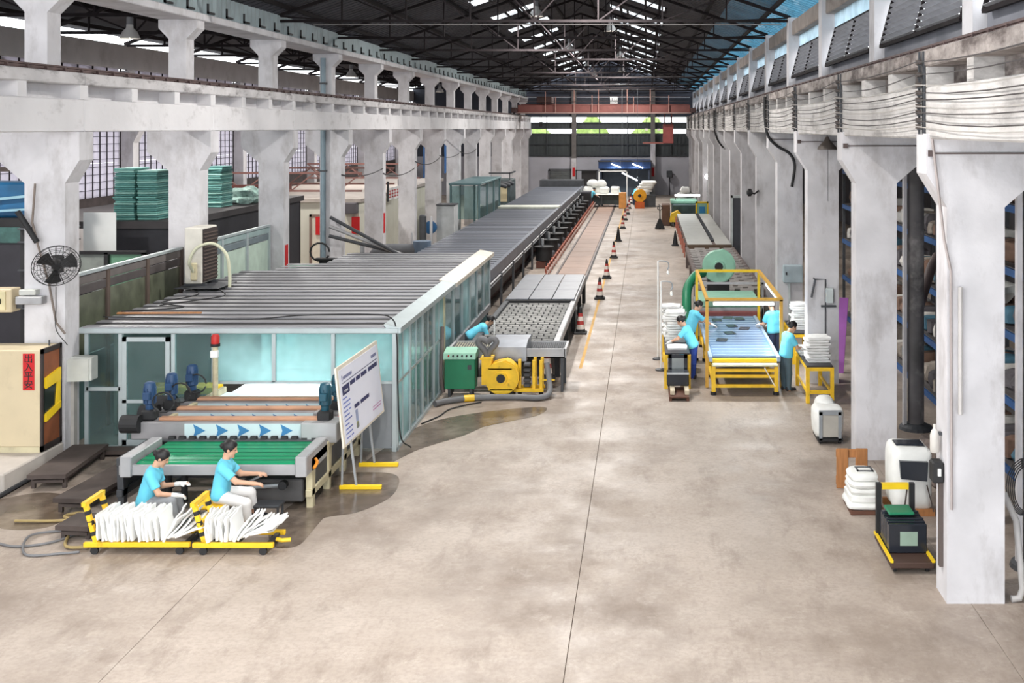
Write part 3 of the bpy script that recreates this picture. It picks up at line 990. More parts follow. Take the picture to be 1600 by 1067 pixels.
# ---- rooftop things
ac = thing('air_conditioner', 'white outdoor air conditioner unit with dark grille on the enclosure roof', 'air conditioner', (-10.25, 25.4, 2.42))
part('casing', MB().cbox(-10.46, -10.06, 24.95, 25.82, 2.47, 3.74, .02), M('ac_white', (212, 208, 198), .5, dirt=(150, 140, 126), damt=.4), ac)
part('grille_frame', MB().box(-10.06, -10.045, 24.98, 25.8, 2.5, 3.7), M('ac_dark', (52, 42, 40), .6), ac)
for i in range(14):
    part('grille_slat', MB().box(-10.045, -10.02, 25.0, 25.78, 2.55 + i * .08, 2.575 + i * .08), M('ac_slat', (84, 70, 64), .6), ac)
part('base_rail', MB().box(-10.5, -10.0, 25.0, 25.1, 2.4, 2.47).box(-10.5, -10.0, 25.65, 25.75, 2.4, 2.47), dgrey, ac)
part('valve_cover', MB().cbox(-10.3, -10.16, 24.88, 24.95, 2.55, 2.95, .02), cream, ac)
part('insulated_pipe', MB().tube(spline([(-10.24, 24.9, 2.75), (-10.25, 24.72, 3.0), (-10.1, 24.75, 3.3), (-9.75, 24.8, 3.4), (-9.45, 24.8, 3.15), (-9.38, 24.8, 2.7), (-9.38, 24.8, 2.42)]), .035, 10), M('pipe_cream', (206, 206, 180), .7), ac, True)
part('drip_pan', MB().cbox(-10.6, -9.6, 24.7, 25.85, 2.385, 2.41, .01), dgrey, ac)
for i, pts in enumerate(([(-10.3, 24.6, 2.43), (-9.6, 23.6, 2.44), (-9.9, 22.5, 2.44), (-9.2, 21.9, 2.44), (-10.2, 21.4, 2.44)],
                         [(-9.4, 24.3, 2.43), (-9.0, 23.5, 2.43), (-9.3, 22.9, 2.43), (-9.8, 22.2, 2.43)],
                         [(-10.3, 20.9, 2.42), (-8.8, 20.75, 2.42), (-7.4, 20.65, 2.42), (-6.5, 20.9, 2.45), (-5.3, 21.0, 2.45), (-4.75, 20.55, 2.45), (-4.62, 20.4, 2.1), (-4.6, 20.4, 1.2), (-4.55, 20.4, .3), (-4.4, 20.6, .03)])):
    solo('roof_cable', MB().tube(spline(pts), .013, 6), rubber, ('black cable snaking from the air conditioner over the roof boards', 'short black cable loop on the roof boards', 'long black cable along the roof edge, dropping down the enclosure corner')[i], 'cable', smooth=True)
solo('loose_batten', MB().bar((-10.2, 21.25, 2.43), (-8.6, 21.3, 2.43), .06, .03), wood, 'pale wooden batten lying on the enclosure roof', 'batten')

# ================================================================== GLASS LOADING MACHINE
ld = thing('loading_machine', 'wide glass loading machine with green belt, grey covers and blue motors', 'machine', (-6.8, 17.2, 0))
# side frames
for sx, cream_ in ((-5.32, cream), (-8.3, dgrey)):
    part('side_frame', MB().cbox(sx - .05, sx + .05, 17.35, 20.35, .18, .3, .01).cbox(sx - .05, sx + .05, 17.35, 20.35, .66, .8, .01), cream_, ld)
    for y in (17.45, 18.35, 19.3, 20.2):
        part('leg', MB().prism([(y - .04, 0), (y + .06, 0), (y + .12, .68), (y - .08, .68)], 'x', sx - .05, sx + .05), cream_, ld)
    part('side_panel', MB().box(sx - .02, sx + .02, 17.5, 20.2, .3, .66), dgrey, ld)
part('front_rail', MB().cbox(-8.2, -5.3, 17.12, 17.2, .6, .76, .01), lgrey, ld)
part('belt', MB().prism([(17.17, .67), (17.15, .73), (17.18, .77), (17.24, .785), (18.4, .79), (18.4, .73), (17.24, .69)], 'x', -7.95, -5.45), green_belt, ld, True)
for i in range(5):
    part('belt_seam', MB().box(-7.95, -5.45, 17.3 + i * .2, 17.315 + i * .2, .775, .797), M('belt_seam', (8, 96, 66), .5), ld)
for x in (-8.08, -5.36):
    part('end_plate', MB().cbox(x - .09, x + .09, 17.08, 18.2, .58, .9, .015), lgrey, ld)
part('drive_shaft', MB().cyl((-8.2, 18.34, .8), (-5.3, 18.34, .8), .03), dgrey, ld)
for i in range(15):
    part('drive_roller', MB().cyl((-7.95 + i * .17, 18.36, .83), (-7.85 + i * .17, 18.36, .83), .045, n=12), rubber, ld)
# covers
cov_m = M('cover_blue_white', (190, 208, 212), .4, var=.05)
cov_g = M('cover_grey', (144, 142, 144), .5, .3, var=.1)
for j, (y, zt) in enumerate(((18.42, 1.08), (19.1, 1.08), (19.78, 1.08))):
    c = part('cover', MB().cbox(-8.62, -5.2, y, y + .34, .79, zt, .015), cov_g, ld)
    part('cover_film', MB().box(-7.72 if j == 0 else -8.2, -5.75, y - .006, y, .82, zt - .02), cov_m, c)
    part('lip', MB().box(-8.0, -5.5, y - .03, y + .02, .79, .81), M('bright_lip', (210, 206, 200), .4), c)
    part('wood_bar', MB().cbox(-8.2, -5.35, y + .1, y + .24, zt, zt + .05, .01), M('wood_bar', (176, 132, 104), .7, var=.15), c)
    for i in range(7):
        x = -7.55 + i * .36
        if j == 0 and i == 0:
            x -= .02
        t = part('arrow_mark', MB().add([(x, y - .012, zt - .03), (x + .2, y - .012, zt - .135), (x, y - .012, zt - .24), (x + .03, y - .012, zt - .135), (x, y - .0065, zt - .03), (x + .2, y - .0065, zt - .135), (x, y - .0065, zt - .24), (x + .03, y - .0065, zt - .135)],
                              [(0, 1, 3), (3, 1, 2), (0, 4, 5, 1), (1, 5, 6, 2)]), M('arrow_blue', (52, 116, 164), .5), c)
    part('end_box', MB().cbox(-5.75, -5.15, y - .1, y + .36, .76, zt + .01, .015), lgrey, c)
def motor(x, y, z, mat, s=1.0):
    g = part('motor', MB().lathe([(.06, 0), (.07, .02), (.07, .1), (.1, .12), (.1, .4), (.085, .46), (.05, .48)], (x, y, z), 16), mat, ld, True)
    for a in range(8):
        t = a * math.pi / 4
        part('cooling_fin', MB().bar((x + .1 * math.cos(t), y + .1 * math.sin(t), z + .13), (x + .1 * math.cos(t), y + .1 * math.sin(t), z + .38), .012, .03), mat, g)
    part('terminal_box', MB().cbox(x - .06, x + .06, y - .16, y - .08, z + .2, z + .33, .01), mat, g)
    part('gearbox', MB().cbox(x - .12, x + .12, y - .1, y + .1, z - .16, z + .02, .03), rubber, g)
for j, y in enumerate((18.6, 19.27, 19.95)):
    motor(-5.42 + j * .02, y, 1.22, teal_motor)
    motor(-8.38 + .08 * j, y, 1.24, blue_motor)
for j, y in enumerate((18.6, 19.27, 19.95)):
    part('drive_wheel', MB().cyl((-8.75, y - .2, 1.06), (-8.45, y - .2, 1.06), .15, n=18), rubber, ld)
    part('cable_loop', MB().tube([(-8.1 + .18 * math.cos(t * .5), y - .12, 1.4 + .17 * math.sin(t * .5)) for t in range(13)], .014, 6), rubber, ld)
part('glass_bed', MB().cbox(-8.05, -5.45, 20.02, 20.9, .92, .99, .01), M('wet_white', (226, 236, 236), .15), ld)
part('bed_rail', MB().bar((-8.2, 18.5, 1.0), (-8.0, 20.9, 1.05), .08, .1), cream, ld)
bp = part('beacon_pole', MB().cyl((-7.9, 20.2, 1.05), (-7.9, 20.2, 2.0), .05, n=10), cream, ld)
part('beacon_switch', MB().cbox(-7.97, -7.83, 20.12, 20.2, 1.8, 1.93, .01), white_p, bp)
part('beacon_lamp', MB().lathe([(.07, 2.04), (.075, 2.06), (.075, 2.18), (.05, 2.22)], (-7.9, 20.2, 0), 14), red_w, bp, True)
part('beacon_collar', MB().cyl((-7.9, 20.2, 2.0), (-7.9, 20.2, 2.05), .085, n=14), rubber, bp)
part('oil_tank', MB().cbox(-6.4, -5.45, 17.5, 18.1, .06, .42, .02), M('tank_grey', (90, 88, 88), .6, dirt=(50, 46, 44), damt=.6), ld)
part('hydraulic_ram', MB().cyl((-6.9, 17.4, .28), (-5.75, 17.35, .38), .035), alu, ld)
part('ram_eye', MB().cyl((-5.72, 17.3, .38), (-5.72, 17.4, .38), .07), rubber, ld)
part('chute', MB().bar((-6.55, 17.35, .3), (-5.9, 17.3, .62), .16, .03), lgrey, ld)
part('valve_block', MB().cyl((-7.55, 17.4, .2), (-7.55, 17.4, .58), .06).cyl((-7.3, 17.42, .1), (-7.3, 17.42, .6), .05), rubber, ld)
part('inner_frame', MB().bar((-8.2, 18.2, .3), (-5.4, 18.2, .3), .1, .12).bar((-7.9, 17.4, .1), (-7.2, 18.1, .5), .06), dgrey, ld)
part('emergency_button', MB().cyl((-5.3, 18.95, 1.0), (-5.2, 18.95, 1.0), .05), red_w, ld)
part('valve_handle', MB().tube(spline([(-5.25, 17.5, .75), (-5.2, 17.4, .72), (-5.22, 17.3, .66)]), .025, 8), M('orange_valve', (226, 140, 40), .5), ld)

# ================================================================== NOTICE BOARD ON STAND
bd = thing('notice_board', 'large white notice board with printed rows on a stand beside the loading machine', 'board', (-4.98, 19.0, 0))
P00, P10, P11, P01 = Vector((-4.92, 17.95, .78)), Vector((-4.79, 20.15, .82)), Vector((-4.93, 20.15, 2.12)), Vector((-5.06, 17.95, 2.08))
def bpnt(u, v, off=0.0):
    a = P00.lerp(P10, u)
    b = P01.lerp(P11, u)
    nrm = (P10 - P00).cross(P01 - P00).normalized()
    return a.lerp(b, v) + nrm * off
def bquad(name, u0, v0, u1, v1, o0, o1, mat, parent):
    vs = [bpnt(u, v, o0) for u, v in ((u0, v0), (u1, v0), (u1, v1), (u0, v1))] + [bpnt(u, v, o1) for u, v in ((u0, v0), (u1, v0), (u1, v1), (u0, v1))]
    return part(name, MB().add(vs, [(3, 2, 1, 0), (4, 5, 6, 7), (0, 1, 5, 4), (1, 2, 6, 5), (2, 3, 7, 6), (3, 0, 4, 7)]), mat, parent)
bquad('backing', 0, 0, 1, 1, -.03, 0, M('board_edge', (222, 214, 198), .6), bd)
face = bquad('printed_face', .04, .03, .975, .95, 0, .004, M('board_white', (226, 228, 240), .5, var=.02), bd)
def mark(u0, v0, u1, v1, mat=navy, nm='print'):
    return bquad(nm, u0, v0, u1, v1, .0045, .006, mat, face)
mark(.1, .765, .95, .775)
grey_ink = M('grey_ink', (120, 124, 156), .6)
for (u0, u1) in ((.26, .38), (.4, .5), (.52, .66), (.7, .93)):
    mark(u0, .68, u1, .735)
mark(.08, .62, .24, .735)
mark(.11, .645, .2, .675, M('board_white', (226, 228, 240)))
mark(.12, .81, .32, .85, grey_ink, 'heading')
mark(.09, .80, .105, .87, grey_ink, 'heading')
mark(.8, .82, .93, .86, grey_ink, 'heading')
for (u0, u1) in ((.3, .42), (.45, .66)):
    mark(u0, .36, u1, .41)
blue_ink = M('blue_ink', (112, 126, 190), .6)
for i in range(10):
    v = .57 - i * .055
    mark(.07, v, .16 + .03 * (i % 3), v + .018, blue_ink, 'text_line')
    if i % 2:
        mark(.18, v, .23, v + .018, blue_ink, 'text_line')
mark(.31, .10, .365, .335, M('chart_grey', (150, 160, 190), .6), 'chart')
mark(.31, .10, .365, .18, M('chart_yellow', (206, 206, 120), .6), 'chart')
mark(.72, .14, .93, .155, M('pink_ink', (190, 120, 170), .6), 'text_line')
mark(.72, .18, .93, .19, M('pink_ink', (190, 120, 170)), 'text_line')
for y in (18.32, 19.55):
    f = part('foot', MB().cbox(-5.1, -4.4, y - .04, y + .04, .0, .07, .01), yelb, bd)
    part('strut', MB().bar((-4.82, y, .05), (-4.92, y, .85), .035, .035), alu, bd)
    part('strut', MB().bar((-5.06, y, .05), (-5.03, y, 1.4), .03, .03), alu, bd)

# ================================================================== CABINET, BOX AND THINGS ON COLUMN BY THE LOADER
solo('floor_plinth', MB().cbox(-15.5, -10.5, 18.0, 19.86, 0, .34, .02), M('plinth_pale', (186, 178, 170), .85, var=.12, scale=2), 'pale raised concrete plinth under the beige control cabinet', 'plinth')
cb = thing('control_cabinet', 'tall beige control cabinet with brown side and red paper strip', 'cabinet', (-11.1, 19.5, .34))
part('body', MB().cbox(-11.75, -10.56, 19.2, 19.84, .44, 2.13, .015), beige, cb)
part('plinth', MB().box(-11.73, -10.58, 19.22, 19.8, .34, .44), cream, cb)
part('side_frame', MB().box(-10.56, -10.52, 19.2, 19.25, .36, 2.14).box(-10.56, -10.52, 19.78, 19.84, .36, 2.14).box(-10.56, -10.52, 19.2, 19.84, 2.06, 2.14).box(-10.56, -10.52, 19.2, 19.84, .36, .46), M('dark_edge', (46, 36, 34), .6), cb)
part('side_panel', MB().box(-10.56, -10.535, 19.25, 19.78, .46, 2.06), brown, cb)
part('yellow_hood', MB().prism([(19.27, 1.62), (19.27, 1.44), (19.76, 1.5), (19.76, 1.72)], 'x', -10.535, -10.49).prism([(19.27, 1.0), (19.27, .86), (19.76, 1.0), (19.76, 1.12)], 'x', -10.535, -10.49).prism([(19.6, 1.08), (19.76, 1.06), (19.76, 1.54), (19.66, 1.5)], 'x', -10.535, -10.5), yelb, cb)
part('dark_window', MB().prism([(19.27, .98), (19.66, 1.1), (19.7, 1.5), (19.27, 1.46)], 'x', -10.535, -10.52), M('screen_dark', (30, 38, 34), .2), cb)
st = part('paper_strip', MB().box(-10.86, -10.66, 19.192, 19.2, 1.43, 2.07), redp, cb)
for i, ch in enumerate('出入平安'):
    text_part('ink_character', ch, .16, inkb, st, (-10.76, 19.188, 1.975 - i * .15), (math.pi / 2, 0, 0), .001, bold=.01)
part('lifting_eye', MB().cyl((-11.5, 19.4, 2.13), (-11.5, 19.4, 2.19), .02).cyl((-10.62, 19.6, 2.13), (-10.62, 19.6, 2.23), .015), dgrey, cb)
# grey switch box hanging on the corner
sb = thing('switch_box', 'small pale grey switch box with its door ajar beside the enclosure corner', 'electrical box', (-10.35, 20.2, 1.35))
part('body', MB().cbox(-10.62, -10.1, 20.05, 20.3, 1.4, 1.82, .01), M('box_grey', (196, 198, 192), .5), sb)
part('door', MB().prism([(-10.62, 19.95), (-10.14, 20.03), (-10.14, 20.05), (-10.62, 19.97)], 'z', 1.4, 1.8), M('box_grey', (196, 198, 192)), sb)
part('lock', MB().box(-10.6, -10.57, 19.93, 19.96, 1.58, 1.68), rubber, sb)
part('post', MB().box(-10.56, -10.44, 20.1, 20.22, 0, 1.4), M('box_post', (170, 166, 160), .7), sb)
# wall fan
fn = thing('wall_fan', 'big round black wire-caged wall fan on the column by the control cabinet', 'fan', (-10.35, 19.6, 3.57))
fc = Vector((-10.36, 19.35, 3.58))
R = Matrix.Translation(fc) @ Matrix.Rotation(math.radians(28), 4, 'Z') @ Matrix.Rotation(math.radians(-20), 4, 'Y') @ Matrix.Rotation(math.radians(22), 4, 'X')
def ring(r, y, t=.006, n=28):
    return [(r * math.cos(2 * math.pi * i / n), y, r * math.sin(2 * math.pi * i / n)) for i in range(n + 1)]
cage = MB()
for r, y in ((.39, 0), (.36, -.06), (.31, -.09), (.26, -.105), (.21, -.115), (.15, -.12), (.09, -.12), (.34, .07), (.25, .1), (.16, .11)):
    cage.tube(ring(r, y), .008 if r > .38 else .004, 5)
for i in range(20):
    t = 2 * math.pi * i / 20
    c, s_ = math.cos(t), math.sin(t)
    cage.tube([(.39 * c, 0, .39 * s_), (.33 * c, -.085, .33 * s_), (.2 * c, -.117, .2 * s_), (.06 * c, -.12, .06 * s_)], .004, 4)
    cage.tube([(.39 * c, 0, .39 * s_), (.3 * c, .085, .3 * s_), (.1 * c, .11, .1 * s_)], .004, 4)
part('cage', cage.xf(R), blackm, fn)
for i in range(3):
    t = 2 * math.pi * i / 3
    bl_ = MB().grid(4, 4, lambda u, v: ((.05 + .28 * v) * math.cos(t + (u - .5) * .9), -.03 + .05 * (u - .5), (.05 + .28 * v) * math.sin(t + (u - .5) * .9)))
    part('blade', bl_.xf(R), rubber, fn, True)
part('hub', MB().lathe([(.05, -.06), (.08, -.02), (.09, .12), (.06, .2)], (0, 0, 0), 16, 'y').xf(R), rubber, fn, True)
part('bracket', MB().bar((-10.38, 19.55, 3.6), (-10.6, 19.88, 3.55), .05, .05).box(-10.7, -10.52, 19.86, 19.9, 3.4, 3.7), blackm, fn)
part('pull_cord', MB().tube(spline([(-10.42, 19.45, 3.2), (-10.5, 19.6, 2.8), (-10.55, 19.7, 2.4), (-10.4, 19.8, 2.1)]), .008, 5), rubber, fn)
solo('conduit', MB().tube([(-11.0, 19.83, 5.0), (-11.05, 19.83, 4.3), (-10.95, 19.83, 3.9), (-10.75, 19.83, 3.2), (-10.62, 19.83, 2.5), (-10.46, 19.83, 2.3)], .02, 8), M('conduit_grey', (120, 108, 100), .6), 'thin grey conduit running slantwise down the column behind the fan', 'pipe', smooth=True)
bx_ = thing('wall_fixture', 'grey lamp batten and small box bolted across the column below the fan', 'fixture', (-11.0, 19.8, 2.9))
part('batten', MB().cbox(-11.3, -10.82, 19.72, 19.9, 2.84, 2.98, .01), lgrey, bx_)
part('ballast_box', MB().cbox(-11.25, -10.95, 19.75, 19.9, 3.0, 3.1, .01), M('box_grey', (196, 198, 192)), bx_)
eb = thing('distribution_box', 'beige electrical distribution box beside the column with the fan', 'electrical box', (-11.9, 19.8, 2.6))
part('body', MB().cbox(-12.4, -11.35, 19.7, 20.0, 2.7, 3.12, .015), beige, eb)
part('door', MB().cbox(-12.36, -11.45, 19.68, 19.7, 2.74, 3.08, .005), M('cabinet_light', (214, 202, 160), .5), eb)
part('handle', MB().box(-11.56, -11.53, 19.65, 19.68, 2.86, 2.95), rubber, eb)
part('bracket', MB().box(-11.36, -11.24, 19.85, 19.95, 2.75, 2.85), dgrey, eb)
part('post', MB().box(-11.95, -11.85, 19.9, 20.0, 0, 2.72), dgrey, eb)
# planks and steps on the floor by the loader
def bench(name, p0, p1, w, z0, z1, label):
    o = thing(name, label, 'step', ((p0[0] + p1[0]) / 2, (p0[1] + p1[1]) / 2, 0))
    part('plank', MB().bar((p0[0], p0[1], z1 - .035), (p1[0], p1[1], z1 - .035), w, .07), dwood, o)
    d = (Vector((p1[0], p1[1], 0)) - Vector((p0[0], p0[1], 0))).normalized()
    r = Vector((d.y, -d.x, 0))
    for e, sgn in ((Vector((p0[0], p0[1], 0)), 1), (Vector((p1[0], p1[1], 0)), -1)):
        for s in (-1, 1):
            q = e + d * sgn * .12 + r * s * (w / 2 - .06)
            part('leg', MB().bar((q.x, q.y, 0), (q.x, q.y, z1 - .06), .06, .06), dwood, o)
    part('skirt', MB().bar((p0[0] + d.x * .06, p0[1] + d.y * .06, z1 - .13), (p1[0] - d.x * .06, p1[1] - d.y * .06, z1 - .13), w * .8, .05), dwood, o)
    return o
bench('plank_step', floor_pt(72, 742, .25)[:2], floor_pt(142, 694, .25)[:2], .62, 0, .25, 'long dark plank step leading towards the enclosure door')
bench('plank_step', (-8.95, 17.1), (-8.75, 19.4), .55, 0, .25, 'dark plank walkway along the side of the loading machine')
bench('plank_step', (-8.35, 16.0), (-8.3, 16.55), .5, 0, .22, 'small dark step stool beside the tan hose')
bench('plank_step', (-8.5, 20.25), (-10.2, 20.2), .3, 0, .12, 'thin grey threshold plank in front of the enclosure door')
gut = thing('steel_kerb', 'dark steel channel kerb along the edge of the machine aisle', 'kerb', (-10.6, 18.5, 0))
part('channel', MB().box(-10.66, -10.6, 15.5, 20.0, 0, .1).box(-10.66, -10.46, 15.5, 20.0, 0, .02).box(-10.5, -10.46, 15.5, 20.0, 0, .07), dgrey, gut)
# hoses
solo('water_hose', MB().tube(spline([(-9.4, 16.7, .03), (-9.0, 16.5, .03), (-8.5, 16.6, .03), (-8.1, 16.9, .05), (-8.0, 17.2, .05), (-8.3, 17.1, .05), (-8.75, 16.85, .07), (-8.6, 16.5, .06), (-8.2, 16.5, .03)] if False else
     [(-9.6, 16.75, .03), (-9.0, 16.75, .03), (-8.65, 16.85, .03), (-8.55, 17.0, .03), (-8.8, 17.1, .03), (-8.95, 16.95, .03), (-8.7, 16.7, .055), (-8.55, 16.4, .03), (-8.3, 15.75, .03), (-7.95, 15.7, .03)]), .022, 8), hose_y, 'tan rubber hose coiled on the floor beside the plank steps', 'hose', smooth=True)
solo('water_hose', MB().tube(spline([(-9.4, 15.9, .02), (-9.0, 15.75, .02), (-8.6, 15.9, .02), (-8.4, 16.3, .02), (-8.75, 16.35, .02), (-9.0, 16.05, .05), (-8.7, 15.45, .02), (-8.2, 15.5, .02), (-8.0, 15.55, .02)]), .018, 8), hose_g, 'grey hose looping over the floor behind the paper trolleys', 'hose', smooth=True)

# ================================================================== PEOPLE
def smin(a, b, k):
    h = np.clip(.5 + .5 * (b - a) / k, 0, 1)
    return b * (1 - h) + a * h - k * h * (1 - h)
def d_cap(P, a, b, ra, rb, flat=False):
    ab = b - a
    L2 = max(1e-9, float(ab @ ab))
    t = ((P - a) @ ab) / L2
    tc = np.clip(t, 0, 1)
    d = np.linalg.norm(P - a - tc[..., None] * ab, axis=-1) - (ra + (rb - ra) * tc)
    if flat:
        L = math.sqrt(L2)
        d = np.maximum(d, (t - 1) * L)
    return d
def d_ell(P, c, r, R):
    q = ((P - c) @ R) / r
    n = np.linalg.norm(q, axis=-1)
    return (n - 1) * min(r)
def sdf_mesh(prims, h, k, cuts=()):
    """smooth union of primitives -> quads by surface nets. prims: ('c',a,b,ra,rb,flat) or ('e',c,r,R)"""
    lo, hi = [], []
    for p in prims:
        if p[0] == 'c':
            r = max(p[3], p[4])
            lo.append(np.minimum(p[1], p[2]) - r)
            hi.append(np.maximum(p[1], p[2]) + r)
        else:
            r = max(p[2])
            lo.append(p[1] - r)
            hi.append(p[1] + r)
    L0 = np.min(lo, 0) - 3 * h
    n = np.ceil((np.max(hi, 0) + 3 * h - L0) / h).astype(int) + 1
    D = np.full(n, 1.0)
    ax = [L0[i] + h * np.arange(n[i]) for i in range(3)]
    for p, l, u in zip(prims, lo, hi):
        m = k + 2.5 * h
        i0 = np.maximum(0, np.floor((l - m - L0) / h).astype(int))
        i1 = np.minimum(n, np.ceil((u + m - L0) / h).astype(int) + 1)
        G = np.stack(np.meshgrid(ax[0][i0[0]:i1[0]], ax[1][i0[1]:i1[1]], ax[2][i0[2]:i1[2]], indexing='ij'), -1)
        d = d_cap(G, *p[1:]) if p[0] == 'c' else d_ell(G, *p[1:])
        sl = tuple(slice(i0[j], i1[j]) for j in range(3))
        D[sl] = smin(D[sl], d, k)
    if cuts:
        G = np.stack(np.meshgrid(*ax, indexing='ij'), -1)
        for (c, nn, off) in cuts:
            D = np.maximum(D, (G - c) @ nn - off)
    Sg = D < 0
    cs = {}
    for i in (0, 1):
        for j in (0, 1):
            for q in (0, 1):
                cs[(i, j, q)] = (slice(i, n[0] - 1 + i), slice(j, n[1] - 1 + j), slice(q, n[2] - 1 + q))
    cnt = sum(Sg[s].astype(np.int8) for s in cs.values())
    mask = (cnt > 0) & (cnt < 8)
    I = np.argwhere(mask)
    acc = np.zeros((len(I), 3))
    num = np.zeros(len(I))
    for a in cs:
        for axn in range(3):
            if a[axn]:
                continue
            b = list(a)
            b[axn] = 1
            da = D[I[:, 0] + a[0], I[:, 1] + a[1], I[:, 2] + a[2]]
            db = D[I[:, 0] + b[0], I[:, 1] + b[1], I[:, 2] + b[2]]
            x = (da < 0) != (db < 0)
            t = np.where(x, da / np.where(x, da - db, 1), 0)
            pt = np.tile(np.array(a, float), (len(I), 1))
            pt[:, axn] += t
            acc[x] += pt[x]
            num[x] += 1
    V = L0 + h * (I + acc / num[:, None])
    idx = -np.ones(mask.shape, int)
    idx[tuple(I.T)] = np.arange(len(I))
    F = []
    for axn in range(3):
        u, v = (axn + 1) % 3, (axn + 2) % 3
        a = [slice(1, n[i] - 1) for i in range(3)]
        a[axn] = slice(0, n[axn] - 1)
        b = list(a)
        b[axn] = slice(1, n[axn])
        sa, sb = Sg[tuple(a)], Sg[tuple(b)]
        E = np.argwhere(sa != sb)
        if not len(E):
            continue
        flip = sa[tuple(E.T)]
        base = E + np.array([0 if i == axn else 1 for i in range(3)])
        def cell(du, dv):
            c = base.copy()
            c[:, u] += du
            c[:, v] += dv
            return idx[tuple(c.T)]
        q = np.stack([cell(-1, -1), cell(0, -1), cell(0, 0), cell(-1, 0)], 1)
        q[~flip] = q[~flip][:, ::-1]
        F.append(q)
    return V, np.concatenate(F)
skin_m = M('skin', (206, 160, 132), .55, var=.04)
hair_m = M('black_hair', (22, 19, 20), .5, var=.2)
shirt_m = M('cyan_shirt', (104, 200, 226), .8, var=.06, scale=4, bump=.5, bscale=7)
glove_m = M('white_glove', (232, 230, 226), .8)
lip_m = M('lip', (160, 92, 84), .6)
eye_m = M('eye_dark', (30, 22, 20), .3)
shoe_m = M('dark_shoe', (36, 36, 42), .6)
def V3(*a):
    return np.array(a, float)
def sph(theta, phi):
    """direction from pitch below horizontal (deg, 90 = straight down) and azimuth off straight ahead (deg, + = to the figure's right)"""
    t, p = math.radians(theta), math.radians(phi)
    return V3(math.cos(t) * math.sin(p), math.cos(t) * math.cos(p), -math.sin(t))
